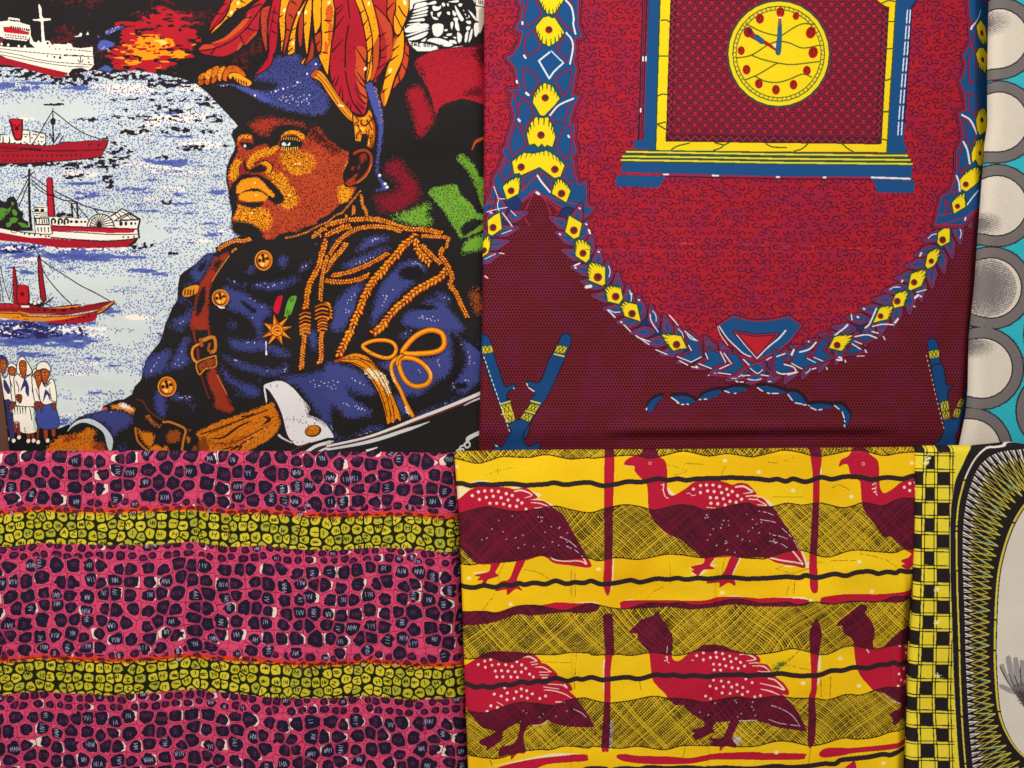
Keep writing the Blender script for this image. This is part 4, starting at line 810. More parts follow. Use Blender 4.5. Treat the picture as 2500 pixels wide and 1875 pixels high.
    # ---- gold cords
    for tt, s, w in [(Gt, '740 600 830 545 970 485 1080 490 1175 455', 12), (Gt, '920 630 990 590', 7), (Kt, '-20 270 90 245 330 200 640 195 800 235 950 290 1100 330 1300 335 1550 388', 14), (Kt, '-30 420 80 360 200 312 330 290', 15), (Kt, '-20 760 60 620 160 480 300 372 450 312 650 292 850 312 1000 362', 13), (Kt, '-20 890 80 735 180 622 255 515', 14), (Kt, '1080 440 1300 422 1480 432 1645 440', 11),
                     (Kt, '60 955 200 932 400 872 600 782 830 650', 13), (Kt, '-30 1025 200 1042 400 1012 560 950', 14), (Kt, '1200 425 1050 532 950 652 830 782 740 900 640 1002 560 1132 480 1282 420 1432 360 1562 325 1670 270 1790 200 1940 150 2050', 21), (Kt, '1205 480 1205 600 1290 700 1385 800', 20), (Kt, '1260 540 1420 700 1545 805', 13), (Kt, '1640 832 1550 950 1400 1045 1200 1152 1050 1292 900 1422 780 1572 700 1670 600 1745', 22), (Kt, '1550 592 1522 680 1590 765 1650 900 1682 1000 1642 1060 1722 1172 1782 1312 1842 1422 1895 1535', 14), (Kt, '1645 442 1615 500 1602 592', 9),
                     (Gt, '2190 480 2130 680 2100 822 2030 952 1960 1102 1930 1252 1912 1405', 16), (Gt, '2212 700 2155 900 2130 1052 2112 1290', 12.5), (Ht, '1905 60 1885 250 1875 400 1862 575', 14), (Ht, '2140 -20 2122 200 2130 400 2105 485', 14), (Kt, '-20 1330 25 1420 25 1550', 16), (Jt, '455 1250 470 1380 520 1480 530 1600', 9), (Jt, '355 1400 345 1520', 10), (Jt, '250 1520 260 1600', 8), (Gt, '2000 440 2080 380 2130 330 2200 330', 11), (Gt, '2040 360 2120 420', 8)]:
        rope(c, tt(s), w)
    rope(c, Gt('1640 450 1760 425 1900 380 2000 330 2100 280 2212 232 2320 140 2412 100 2532 -43 2655 -192'), 5.6)
    for cx, cy, rx, ry in ((1905, 1545, 95, 115), (2130, 1440, 110, 120), (1905, 1690, 85, 60), (2140, 1620, 80, 90)):
        c.ell(400 + cx / F5, 500 + cy / F5, rx / F5, ry / F5, rgb(60, 32, 20))
        for k in range(4):
            y = cy - ry * .7 + k * ry * .45
            c.stroke(Gt('%f %f %f %f %f %f' % (cx - rx * .75, y + 22, cx, y - 12, cx + rx * .75, y + 4)), 3.6, rgb(232, 154, 40) if k % 2 else rgb(200, 104, 36))
    # cuff lace and trefoil knot
    p = '108 452 250 368 380 338 520 368 620 448 720 578 800 720 880 900 945 1050 995 1200 982 1284 930 1240 892 1302 850 1290 802 1320 795 1362 772 1200 722 1000 660 850 560 680 440 552 280 482'
    c.fill(Lt(p), rgb(56, 30, 20)); c.fill(Lt('130 452 260 380 380 350 515 380 612 458 710 588 790 730 868 905 930 1055 980 1200 975 1260 930 1225 885 1285 850 1275 805 1300 785 1200 735 1000 672 845 570 672 450 545 290 472'), rgb(234, 148, 24))
    c.soft(Lt('480 590 560 560 640 570 730 600 800 700 850 860 860 920 800 890 700 740 560 660'), rgb(252, 232, 190), 4, 2, .95)
    for s, w in [('200 430 400 430 560 520 680 680 790 920 860 1200', 2), ('260 400 420 400 600 500 720 660 830 900 900 1200', 1.6), ('170 455 350 480 500 560 640 740 740 950 800 1200', 2.4), ('440 420 600 470 680 560', 3), ('830 1050 850 1270', 2), ('880 1050 900 1270', 2), ('760 800 830 980', 2)]:
        c.stroke(Lt(s), w, rgb(110, 54, 18))
    c.stroke(Lt('108 455 150 440 200 420'), 6, rgb(190, 78, 34)); c.dots(Lt(p), rgb(90, 44, 16), 6, .9, .3)
    def lace(s, w, closed=True):
        q = Lt(s)
        c.stroke(q, w + 2, rgb(50, 28, 20), True, closed); c.stroke(q, w, rgb(222, 126, 24), True, closed); c.stroke(q + np.array([-.6, -.8]), w * .45, rgb(250, 176, 34), True, closed)
    lace('480 240 600 182 760 168 880 205 925 280 895 370 800 410 650 372 520 300', 9); lace('1010 330 1100 200 1220 92 1380 32 1520 62 1572 150 1560 260 1450 328 1250 350 1080 352', 12.5); lace('980 425 1130 412 1290 490 1390 640 1340 758 1190 790 1060 720 980 560', 11.5); lace('1010 370 885 460 862 560 905 700 985 850 1045 1000 1145 1190', 9.5, False); lace('940 500 950 430 1000 370', 6, False)
    for s in ['480 200 940 180 930 400 560 360', '1010 300 1560 40 1580 280 1050 360', '980 420 1390 640 1200 800 1000 600']:
        c.dots(Lt(s), rgb(70, 36, 18), 7, .9, .16)
    c.soft(Lt('845 560 870 620 930 780 880 690'), rgb(252, 236, 210), 2, 2); c.soft(Lt('1030 1030 1070 1090 1110 1190 1080 1170'), rgb(252, 236, 210), 2, 2); c.stroke(Lt('1330 500 1390 600 1400 690'), (1, 3, 1), rgb(252, 220, 160))
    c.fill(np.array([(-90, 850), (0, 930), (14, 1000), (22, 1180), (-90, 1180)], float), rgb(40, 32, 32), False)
    return c
# ---- cloth 2: mantel clock inside a peacock-feather garland, crossed batons below
def paint_clock():
    K = rgb(52, 36, 52); BLU = rgb(34, 92, 148); YEL = rgb(248, 222, 36); TEA = rgb(48, 88, 84); LIN = rgb(172, 46, 78); DK = rgb(64, 40, 66); WHT = rgb(232, 236, 244)
    c = Cloth(1150, -80, 2520, 1180, rgb(176, 38, 62), 5)
    h, w = c.h, c.w
    n = vnoise(h, w, 26, 26, 21, 2)
    c.a[n > .56] = rgb(182, 40, 58)
    c.a[n < .40] = rgb(168, 40, 72)
    r = c.rng
    # hooked squiggles over the red ground
    gap = 18.0
    for iy, y in enumerate(np.arange(-80, 930, gap)):
        for x in np.arange(1150, 2460, gap * 1.12):
            X = x + r.uniform(-3.5, 3.5) + (iy % 2) * gap * .5; Y = y + r.uniform(-3.5, 3.5)
            a0 = r.uniform(0, 6.28); sp = r.uniform(3.4, 5.0); R = r.uniform(5.0, 7.6)
            t = np.linspace(a0, a0 + sp * (1 if r.random() < .5 else -1), 6)
            e = np.stack([X + R * np.cos(t) * 1.05, Y + R * .85 * np.sin(t)], 1)
            tail = e[-1] + (e[-1] - e[-2]) * r.uniform(.4, 1.3) + r.uniform(-1.5, 1.5, 2)
            c.stroke(np.vstack([e, tail]), 2.5, rgb(92, 28, 60), False)
    # small chevron ground of the lower part
    gy, gx = np.mgrid[0:h, 0:w]
    X = (gx + c.x0).astype(np.float32); Y = (gy + c.y0).astype(np.float32)
    px, py = 7.9, 7.2
    row = np.floor(Y / py)
    u = np.abs(((X / px + .5 * (row % 2)) % 1) - .5)
    v = (Y / py) % 1
    tone = vnoise(h, w, 34, 34, 22, 1)
    che = np.abs(v - .15 - u * 1.25) < .21
    mar = np.empty_like(c.a); mar[:] = rgb(74, 30, 40)
    mar[(tone > .62)] = rgb(76, 32, 50)
    mar[che] = rgb(148, 38, 56)
    mar[che & (tone > .62)] = rgb(150, 37, 68)
    low = np.array([(1312, 476), (1345, 500), (1375, 528), (1400, 562), (1422, 615), (1460, 672), (1502, 722), (1542, 762), (1600, 805), (1650, 838), (1720, 866), (1790, 890), (1850, 900), (1915, 892), (1985, 868), (2045, 838), (2110, 795), (2192, 735), (2233, 688), (2274, 637), (2303, 585), (2338, 525), (2360, 480), (2540, 440), (2540, 1200), (1140, 1200), (1140, 640), (1190, 590), (1222, 545), (1250, 500)], float)
    xa, ya, m = c.mask(low)
    c.a[ya:ya + m.shape[0], xa:xa + m.shape[1]][m] = mar[ya:ya + m.shape[0], xa:xa + m.shape[1]][m]
    Mt = lambda s: pts(s, 1180, 0); Nt = lambda s: pts(s, 1180, 250); Qt = lambda s: pts(s, 1180, 500); Ot = lambda s: pts(s, 1180, 800)
    Rt = lambda s: pts(s, 1500, 700); St = lambda s: pts(s, 1900, 800); Tt = lambda s: pts(s, 1900, 500)
    V3 = 3.687
    Vt = lambda s: pts(s, 2200, 100, V3); Ut = lambda s: pts(s, 2200, 500, V3); Wt = lambda s: pts(s, 2200, 900, V3)

    def leaf(p, dark=True, fillc=None, w=3.4):
        p = np.asarray(p)
        c.fill(p, BLU if fillc is None else fillc, False)
        if dark:
            c.stroke(p, w + 3.0, DK, False, True)
        else:
            c.stroke(p, w + 2.0, rgb(52, 56, 100), False, True)
        c.stroke(p, w * .85, LIN, False, True)

    def body(p):
        c.stroke(p, 17, DK, False, True); c.stroke(p, 11.5, LIN, False, True); c.stroke(p, 6.5, DK, False, True); c.fill(p, BLU, False); c.stroke(p, 3.2, LIN, False, True)

    # left-hand hanging garland
    body(np.vstack([Mt('510 -400 490 60 540 60 500 250 430 400 520 430 490 600 390 740 310 770 430 920 460 1080 490 1200 330 1210 400 1260 370 1400 420 1560'), Nt('390 290 330 480 310 600 250 640 290 720 240 860 130 1040 150 1090 90 1230 40 1360 -20 1400 -60 1500 100 1470 360 1390 480 1350 600 1260 690 1180 730 1220 800 1250 980 1380 1100 1440 1380 1560 1440 1500 1500 1420 1400 1400 1390 1060 1290 1110 1240 950 1230 800 1190 760 1260 660 1220 480 1235 300 1170 290'), Mt('1180 1560 1230 1420 1300 1300 1200 1280 1230 1100 1260 940 1220 800 1250 750 1240 520 1340 500 1280 350 1280 130 1310 -400')]))
    for s in ['600 0 700 -40 790 190 740 260 640 330 530 370 560 200', '1100 -60 990 200 1060 300 1230 440 1215 200 1200 60', '680 400 570 500 550 620 570 760 700 700 780 630 730 520', '1130 450 1060 560 990 650 1060 740 1170 850 1200 650 1190 520', '540 910 680 980 760 1090 700 1170 640 1310 560 1200 540 1060', '1190 930 1060 970 960 1090 1020 1180 1080 1310 1160 1200 1190 1060', '420 1250 560 1330 690 1530 620 1640 500 1659 460 1480', '1210 1330 1050 1400 910 1560 960 1659 1090 1659 1140 1450']:
        leaf(Mt(s), False)
    for s in ['470 20 600 -20 690 150 620 250 560 380 480 250', '430 270 540 430 580 590 480 650 395 730 350 600 380 450', '1170 290 1060 390 970 600 1040 680 1120 780 1190 640 1190 450', '320 760 390 850 390 960 270 1060 240 950', '1180 820 1100 900 1080 1010 1190 1110 1220 1000', '720 900 540 1020 540 1150 700 1020 730 990', '780 940 920 1050 910 1200 760 1010', '130 1060 210 1300 290 1300 90 1330']:
        leaf(Nt(s), False)
    c.fill(Nt('60 1420 60 1480 250 1420 420 1400 540 1330 700 1200 740 1200 1000 1350 1130 1400 1360 1420 1360 1500 1180 1450 980 1360 720 1120 640 1180 420 1330 200 1370'), BLU, False)
    for s in ['100 1340 300 1300', '60 1350 250 1350 470 1230 690 1010', '740 980 820 1100 930 1220', '860 1270 1130 1350 1360 1390', '40 1480 300 1420 480 1360 690 1190 760 1230 950 1400 1060 1450 1380 1540', '620 1659 560 1500 690 1190', '960 1659 850 1350 740 1220', '480 1530 340 1440', '940 1560 1060 1440']:
        c.stroke(Nt(s), 3.4, LIN)
    # the two lower swags: leaf zigzag on both sides of the feather chain
    chainR = np.array([(1386, 528), (1400, 562), (1422, 615), (1460, 672), (1502, 722), (1542, 762), (1600, 805), (1650, 838), (1720, 866), (1790, 890), (1850, 900), (1915, 892), (1985, 868), (2045, 838), (2110, 795), (2150, 768), (2192, 735), (2233, 688), (2274, 637), (2303, 585), (2338, 525), (2362, 455)], float)
    chainL = np.array([(1250, 500), (1222, 545), (1190, 590), (1160, 640)], float)

    def swag(ch, wd, step):
        """leaf pairs laid along the feather chain like a laurel, each with a dark and a red outline"""
        p = smooth(ch, False, 10); d = np.r_[0, np.cumsum(np.hypot(*np.diff(p, axis=0).T))]
        at = lambda s: np.array([np.interp(s, d, p[:, 0]), np.interp(s, d, p[:, 1])])
        def fr(s):
            q = at(min(s + 3, d[-1])) - at(max(s - 3, 0)); q = q / np.hypot(*q)
            return q, np.array([-q[1], q[0]])
        c.stroke(p, wd * 1.25, DK, False); c.stroke(p, wd * 1.1, rgb(40, 62, 116), False)
        s = d[-1] - step * .6; k = 0
        while s >= -step * .3:
            s0 = max(s, 0)
            t, nn = fr(s0)
            for sd in (-1, 1):
                o = at(s0)
                tipp = o - t * step * .60 + sd * nn * wd * 1.12
                root = o + t * step * .52 + sd * nn * wd * .10
                q = smooth(np.array([root, o + t * step * .30 + sd * nn * wd * .74, o - t * step * .18 + sd * nn * wd * .98, tipp, o - t * step * .30 + sd * nn * wd * .50, o - t * step * .05 + sd * nn * wd * .20]), True, 4)
                c.stroke(q, 7.5, DK, False, True); c.fill(q, rgb(38, 84, 140), False); c.stroke(q, 2.8, LIN, False, True)
                ctr = q.mean(0); qi = ctr + (q - ctr) * .58
                c.fill(qi, BLU, False); c.stroke(qi, 2.2, LIN, False, True)
                z = r.random()
                if z < .16:
                    c.stroke(np.array([qi[2], qi[6], qi[10]]), 2.2, WHT)
                elif z < .30:
                    c.ell(*qi[12 % len(qi)], 3.6, 2.2, WHT, .6)
            s -= step; k += 1
    swag(chainR, 38, 41); swag(chainL, 38, 41)

    # knot at the bottom of the garland
    kn = np.array([(1752, 796), (1789, 771), (1822, 780), (1850, 784), (1885, 781), (1927, 772), (1958, 794), (1930, 832), (1895, 860), (1850, 880), (1815, 866), (1785, 840)], float)
    c.stroke(kn, 9, DK, False, True); c.fill(kn, BLU, False); c.stroke(kn, 3.6, LIN, False, True)
    for s, w_ in [('1415 535 1520 690 1640 810 1740 900 1840 945', 2.8), ('1390 540 1440 660 1530 790', 1.8)]:
        c.stroke(Rt(s), w_, WHT)
    tri = Rt('1615 605 1900 655 2210 635 1925 970')
    c.fill(tri, rgb(196, 42, 60), False); c.stroke(tri, 8, DK, False, True); c.stroke(tri, 3.4, LIN, False, True)
    c.stroke(Rt('1925 970 2060 830 2230 690'), 3.4, WHT); c.stroke(Rt('1650 650 1780 810 1915 960'), 2.2, WHT)
    # bow of leaves under the knot
    for s in ['960 600 1140 740 1180 950 1030 1020 830 940 1040 870 960 700', '1220 820 1420 880 1500 1030 1310 1110 1140 1050 1260 980', '1480 870 1660 900 1760 1080 1620 1190 1390 1160 1590 1040', '1690 930 1920 1030 2000 1110 1930 1180 1830 1100 1740 1000', '2170 880 2080 1060 2212 1200 2350 1090 2250 1050']:
        leaf(Rt(s))
    c.fill(Rt('1830 1090 1920 1030 2010 1090 1930 1170'), BLU); c.fill(Rt('1800 1240 1890 1210 1990 1240 1890 1265'), BLU)
    for s, w_ in [('1640 1205 1750 1110 1930 1030 2100 950', 2.6), ('1340 1200 1620 1220 1900 1265 2212 1215', 2.6), ('1700 930 1900 1010 2160 1190', 2.6), ('1750 1080 1900 1190 2080 1205', 2.2)]:
        c.stroke(Rt(s), w_, LIN)
    for s in ['980 640 1030 700 1120 730', '1000 790 1040 860', '1030 1020 1170 950', '1140 1040 1310 1105', '1230 900 1262 975', '1420 1110 1550 1050', '1480 900 1580 1040', '1430 880 1500 1020', '1400 1160 1570 1185', '1740 980 1820 1060', '1830 1100 1930 1170 2000 1120', '1720 1205 1830 1195', '1980 1190 2080 1205', '2050 990 2120 950', '1040 1080 1130 1095', '1800 1245 1890 1262 1980 1245', '470 780 290 660', '480 740 310 680', '590 610 500 470 480 370', '740 380 860 520', '950 600 1100 720', '130 515 220 605', '560 850 710 915', '880 1000 990 1060', '850 945 1020 1010']:
        c.stroke(Rt(s), 2.6, WHT)
    # right of the knot
    for s in ['-60 300 60 340 100 480 240 590 -60 640', '220 300 160 470 310 560 560 500 620 420 380 400 480 190', '640 120 540 200 460 380 590 460 770 400 620 310 720 80', '1010 120 1160 90 1330 130 1190 210', '1000 230 1120 290 1180 330 870 380']:
        leaf(St(s))
    for s, w_ in [('-20 390 90 350', 3), ('180 365 210 300', 5), ('290 330 420 290 510 200', 4), ('-20 600 60 625 230 600 200 530 80 495', 3.4), ('180 480 250 520 320 555', 2.6), ('390 415 500 470', 2.2), ('480 400 600 450', 2.4), ('1040 120 1200 95 1330 140', 3.4), ('1270 50 1350 75', 3), ('1000 220 1110 290', 3), ('1030 180 1130 220', 2.4), ('1420 120 1440 160', 3), ('1170 300 1190 335', 3), ('770 100 900 0', 4), ('-30 180 50 100 100 40', 4), ('650 540 660 560', 3), ('820 400 850 410', 5), ('810 435 860 435', 4), ('900 440 910 465', 3), ('1060 385 1160 380', 2), ('130 640 270 600', 2.4), ('460 560 510 545', 3)]:
        c.stroke(St(s), w_, WHT)
    for s, w_ in [('990 1480 1000 1550', 3), ('1330 1400 1240 1600 1180 1659', 4), ('1560 1620 1420 1610 1280 1640', 3), ('2000 1145 1870 1180', 2.4), ('1930 650 1910 690', 4), ('1680 1020 1670 1040', 4), ('1890 1220 1850 1255', 6), ('1620 1540 1580 1590', 5), ('1075 1510 1085 1520', 5), ('900 1659 940 1620', 5), ('1830 1370 1850 1376', 3)]:
        c.stroke(Tt(s), w_, WHT)
    for s, w_ in [('1110 0 1190 100 1220 250 1215 330 1245 460', 4.4), ('1120 445 1190 530 1210 650 1170 860', 4.4), ('895 705 750 820', 4.4), ('750 820 890 1060', 4.4), ('890 1060 960 960 1080 850', 4.4), ('920 690 1000 770 1080 845', 3), ('900 1555 1020 1420 1215 1330', 4.4), ('525 300 530 325', 5), ('550 750 570 780', 5), ('450 1090 455 1115', 5), ('580 1255 610 1280', 6), ('475 1610 490 1630', 6)]:
        c.stroke(Mt(s), w_, WHT)
    for s, w_ in [('730 985 790 1080 900 1210', 4.4), ('720 1215 750 1235', 6), ('1145 450 1160 470', 5), ('50 1475 180 1440 320 1415', 2), ('260 1490 340 1600 390 1670', 2.6), ('370 1460 440 1530', 2), ('200 1300 300 1300', 2.4), ('140 1130 200 1290', 2)]:
        c.stroke(Nt(s), w_, WHT)
    for s, w_ in [('1425 340 1440 385', 5), ('1230 820 1300 790', 4), ('1390 1110 1450 1100', 8), ('1680 1420 1780 1520', 3.4), ('1990 1200 2000 1205', 5), ('220 650 280 660', 2.4), ('250 390 380 340', 2), ('20 730 160 665', 2), ('20 960 60 990', 3)]:
        c.stroke(Qt(s), w_, WHT)

    # feather eyes
    def eye(p, dots_, ang=None):
        c.stroke(p, 7.5, TEA, False, True); c.fill(p, YEL, False)
        ctr = p.mean(0)
        if ang is not None:
            pa = np.arctan2(p[:, 1] - ctr[1], p[:, 0] - ctr[0]); o = np.argsort(pa); pa = pa[o]; pr = np.hypot(*(p - ctr).T)[o]
            base = np.array([np.cos(ang), np.sin(ang)])
            for k in np.linspace(-1.15, 1.15, 8):
                a = (ang + k + np.pi) % (2 * np.pi) - np.pi
                R = np.interp(a, pa, pr, period=2 * np.pi) * .96
                d = np.array([np.cos(a), np.sin(a)])
                c.stroke(np.array([ctr + d * R, ctr + d * R - (base * .8 + d * .2) * R * .40]), (3.8, 1.2), rgb(48, 78, 60), False)
        for x, y, q in dots_:
            c.ell(x, y, q, q, rgb(176, 44, 24)); c.ell(x + 1, y - 1.2, q * .66, q * .66, rgb(78, 60, 66))
    def E(tt, s, ds, ang=None, q=9.3, k=F5, o=(0, 0)):
        eye(tt(s), [(tt('%f %f' % d)[0][0], tt('%f %f' % d)[0][1], q) for d in ds], ang)
    U_, D_ = -np.pi / 2, np.pi / 2
    E(Mt, '760 0 760 -300 1080 -300 1080 0 1030 90 940 200 900 180 870 190 800 100', [], D_)
    E(Mt, '710 360 810 240 880 220 930 250 960 240 1090 440 1000 560 890 625 800 580 730 470', [(885, 402)], D_, 9)
    E(Mt, '670 1380 690 1270 760 1170 830 1120 930 1160 1030 1330 960 1420 820 1560 770 1550', [(835, 1320)], U_, 9)
    E(Nt, '590 430 640 280 710 200 790 210 870 200 940 330 970 470 930 600 860 570 830 600 790 550 740 600 690 550 620 570', [(778, 440)], U_)
    E(Nt, '390 800 540 680 680 690 860 650 1000 740 1095 850 1040 1000 960 1020 760 870 510 980 490 950 420 960', [(510, 872), (965, 905)])
    for x, y, x2, y2 in ((440, 800, 470, 720), (500, 760, 540, 660), (570, 750, 610, 620), (640, 730, 680, 590), (700, 710, 730, 600), (760, 710, 770, 600), (820, 720, 810, 600), (890, 730, 860, 620), (950, 770, 920, 650), (1000, 800, 970, 690), (1050, 850, 1020, 760)):
        c.stroke(Nt('%d %d %d %d' % (x2, y2, x, y)), (3.4, 1.2), TEA, False)
    E(Nt, '265 1140 330 1070 480 1000 500 1080 470 1230 320 1305', [(375, 1192)], -1.2, 8.6)
    E(Nt, '960 1090 1020 1030 1120 1100 1175 1200 1120 1350 925 1230', [(1055, 1232)], -1.6, 9.4)
    E(Qt, '60 210 150 140 220 105 248 320 120 412 70 390', [(130, 305)], None, 9)
    E(Qt, '-60 520 0 460 60 415 102 500 60 650 -20 700', [(5, 612)], -1.2, 8)
    E(Qt, '1160 148 1330 250 1290 430 1220 457 1108 365', [(1222, 345)], None, 9.6)
    E(Qt, '1238 580 1260 475 1350 475 1445 555 1430 730 1385 778 1250 690', [(1345, 655)], -1.9, 8.8)
    E(Qt, '1410 890 1440 785 1550 795 1645 850 1645 1060 1610 1092 1430 1020', [(1545, 978)], -2.3, 10.4)
    E(Qt, '1650 1140 1690 1098 1850 1118 1882 1260 1830 1338 1680 1300', [(1786, 1240)], -2.3, 9.6)
    E(Qt, '1858 1370 1900 1308 2072 1350 2122 1572 1910 1500', [(2008, 1470)], -2.4, 9.4)
    E(Rt, '645 650 730 640 900 670 972 830 880 835 800 862 700 760', [(838, 782)], -2.9, 9.4)
    E(St, '688 272 760 130 880 95 1000 108 960 200 900 262 850 312', [(795, 237)], -.3, 8.6)
    E(Tt, '1288 1592 1340 1480 1380 1380 1552 1368 1530 1460 1490 1542 1390 1560', [(1386, 1502)], -.7, 7.2)
    E(Tt, '1548 1312 1600 1190 1752 1160 1732 1290 1690 1362 1570 1390', [(1610, 1302)], -.7, 8.4)
    E(Tt, '1760 1132 1800 930 1982 870 1992 950 1930 1092 1790 1152', [(1836, 1046)], -.8, 8)
    E(Tt, '1988 822 2020 650 2170 580 2172 700 2100 820 2020 862', [(2066, 762)], -.9, 6.8)
    E(Ut, '335 250 385 215 437 190 440 330 360 372 328 340', [(374, 316)], None, 9)
    # right-hand hanging garland (turns away round the fold)
    body(np.vstack([Vt('610 -420 640 0 565 120 590 200 570 300 530 355 580 470 590 620 525 640 545 760 560 860 500 1000 500 1170 440 1360 360 1400 300 1659'), Vt('560 1659 700 1500 860 1400 960 1100 960 -420')]))
    for s in ['690 60 620 130 620 380 690 340', '610 450 690 490 690 690 620 600', '560 660 690 820 640 960 590 860', '570 900 640 1080 540 1190 520 1060', '500 1220 540 1330 470 1380', '400 1420 470 1540 400 1560', '640 -200 700 -120 640 60 620 -40']:
        leaf(Vt(s), False)
    c.fill(Vt('330 1600 420 1560 560 1510 680 1440 760 1340 760 1420 660 1540 480 1600 330 1659'), BLU, False); c.stroke(Vt('350 1570 520 1530 600 1480'), 3, LIN); c.stroke(Vt('330 1659 560 1590 660 1530'), 3, LIN)
    E(Vt, '460 1462 500 1400 570 1370 582 1490 480 1552', [(510, 1487)], -1.3, 6.4)
    E(Vt, '533 1250 600 1170 700 1128 742 1150 737 1240 590 1352 540 1330', [(585, 1290)], -1.2, 7.4)
    E(Vt, '640 1010 680 900 772 858 860 900 830 1060 730 1112 680 1060 645 1092', [(740, 995)], -1.3, 6)
    E(Vt, '688 700 720 620 802 565 860 620 850 760 740 832 700 790', [(775, 685)], -1.5, 7)
    E(Vt, '688 110 740 40 802 20 860 60 840 240 740 212', [(790, 130)], 1.6, 7)
    E(Vt, '700 -150 760 -220 830 -180 860 -60 800 -10 720 -60', [(780, -110)], 1.6, 7)
    for s, w_ in [('555 662 630 710 690 830', 4.6), ('565 905 600 980 622 1100', 4.6), ('500 1212 522 1270 530 1350', 4.4), ('600 1470 660 1390 720 1335', 3), ('580 1610 586 1590', 4)]:
        c.stroke(Vt(s), w_, WHT)
    c.stroke(pts('810 760 850 680 960 560 1100 350 1170 170', 2300, 0, 11.06), (5, 4, 2.4, 2), WHT)

    # ---- the clock
    X = lambda s: pts(s, 1500, 0)
    FR = rgb(60, 40, 66)
    c.fill(X('385 -300 480 -300 400 1890 310 1895 330 1400'), FR, False)
    for s in ['405 -300 345 1890', '430 -300 365 1890', '465 -300 390 1890']:
        c.stroke(X(s), 2.2, rgb(166, 44, 70), False)
    c.fill(X('480 -300 640 -300 555 2025 265 2005 258 1900 400 1892 410 1400 440 700'), BLU, False)
    c.fill(X('3805 -300 4092 -300 4095 0 4022 80 3915 1650 3900 1950 3942 1985 3930 2075 3660 2065'), BLU, False); c.stroke(X('4092 0 4018 90 3912 1650'), 4, rgb(54, 40, 90), False)
    for x0_, x1_ in ((3960, 3812), (4000, 3860)):
        for k in range(9):
            a = .02 + k / 8.6; b = a + .092
            f = lambda t: (x0_ + (x1_ - x0_) * t, 100 + 1860 * t)
            if b < 1.01:
                c.stroke(X('%f %f %f %f' % (f(a) + f(b))), 3.2, WHT, False)
    c.stroke(X('388 770 386 820'), 4, WHT, False); c.stroke(X('428 768 424 818'), 4, WHT, False); c.stroke(X('355 1470 352 1510'), 4, WHT, False)
    c.fill(X('622 -300 553 2028 2212 2048 3672 2055 3802 30 3790 -300'), YEL, False)
    c.stroke(X('622 -300 553 2020'), 4, TEA, False); c.stroke(X('3802 20 3674 2050'), 3, rgb(90, 90, 50), False)
    panel = X('800 -300 770 60 750 750 697 1903 2212 1930 3592 1940 3702 100 3610 50 3480 -60 3480 -300')
    xa, ya, m = c.mask(panel)
    sx, sy = 26.6, 27.2
    PX = (gx + c.x0).astype(np.float32) + (gy * .055); PY = (gy + c.y0).astype(np.float32) - gx * .012
    pat = np.empty_like(c.a); pat[:] = rgb(88, 34, 58)
    best = np.full((h, w), 99, np.float32)
    for k in range(4):                                    # rows of overlapping scales, front row last
        rr = np.floor(PY / (sy / 2)) + k - 1
        cy = rr * sy / 2
        cx = (np.floor(PX / sx - .5 * (rr % 2)) + .5 + .5 * (rr % 2)) * sx
        d = np.hypot(PX - cx, (PY - cy) * 1.0)
        inn = (d < 14.6) & (PY < cy + 8) & (PY > cy - 15)
        pat[inn & (d >= 12.4)] = rgb(88, 34, 58); pat[inn & (d < 12.4)] = rgb(150, 42, 72); pat[inn & (d < 9.0)] = rgb(96, 32, 54)
        pat[inn & (d < 6.0)] = rgb(180, 44, 62)
    sub = c.a[ya:ya + m.shape[0], xa:xa + m.shape[1]]
    sub[m] = pat[ya:ya + m.shape[0], xa:xa + m.shape[1]][m]
    for s in ['770 -300 775 60 755 750 700 1895', '700 1900 2212 1925 3590 1935', '3592 1935 3700 100']:
        c.stroke(X(s), 4, rgb(70, 40, 20), False)
    # zigzag border of the panel
    def zig(a, b, n_, dd):
        a = X('%f %f' % a)[0]; b = X('%f %f' % b)[0]
        t = (b - a) / np.hypot(*(b - a)); nn = np.array([-t[1], t[0]])
        c.stroke(np.array([a, b]), dd * 2.2 + 5, rgb(84, 40, 60), False)
        q = [a + (b - a) * k / n_ + nn * dd * (1 if k % 2 else -1) for k in range(n_ + 1)]
        c.stroke(np.array(q), 2.8, rgb(184, 44, 66), False)
    zig((800, -60), (735, 1850), 40, 4.6); zig((735, 1862), (3560, 1905), 48, 5.5); zig((3560, 1860), (3660, 130), 38, 4.6)
    for s in ['630 275 700 268 750 300', '608 755 740 755', '585 1295 640 1272 712 1275', '560 1682 690 1650', '590 1690 690 1750', '770 2020 860 1970 1010 1935', '1340 2030 1430 2000 1480 1960 1560 1920', '1360 1930 1480 1960', '2050 1945 2130 1985 2320 1995', '2420 2045 2530 2010 2620 1935', '3060 1935 3150 2010 3220 2050', '3692 290 3800 292', '3660 665 3770 655', '3645 1085 3690 1080 3740 1055', '3600 1510 3710 1510', '3590 1875 3690 1900', '3605 50 3690 10 3800 20']:
        c.stroke(X(s), 3.2, rgb(84, 96, 44))
    c.fill(X('170 2020 2212 2052 3950 2072 4015 2205 4020 2240 2212 2225 90 2195 100 2140'), rgb(62, 92, 70), False)
    for s in ['165 2050 1100 2066 2212 2086 3950 2104', '115 2112 1100 2124 2212 2145 3985 2162', '95 2162 1100 2176 2212 2198 4012 2216']:
        c.stroke(X(s), 4.2, rgb(238, 222, 70), False)
    c.fill(X('100 2195 2212 2225 4015 2240 4005 2405 2212 2392 90 2322'), BLU, False)
    c.stroke(X('40 2338 700 2358 2212 2394 3470 2400'), 4.4, LIN, False); c.stroke(X('690 2384 2212 2416 3470 2424'), 3, DK, False)
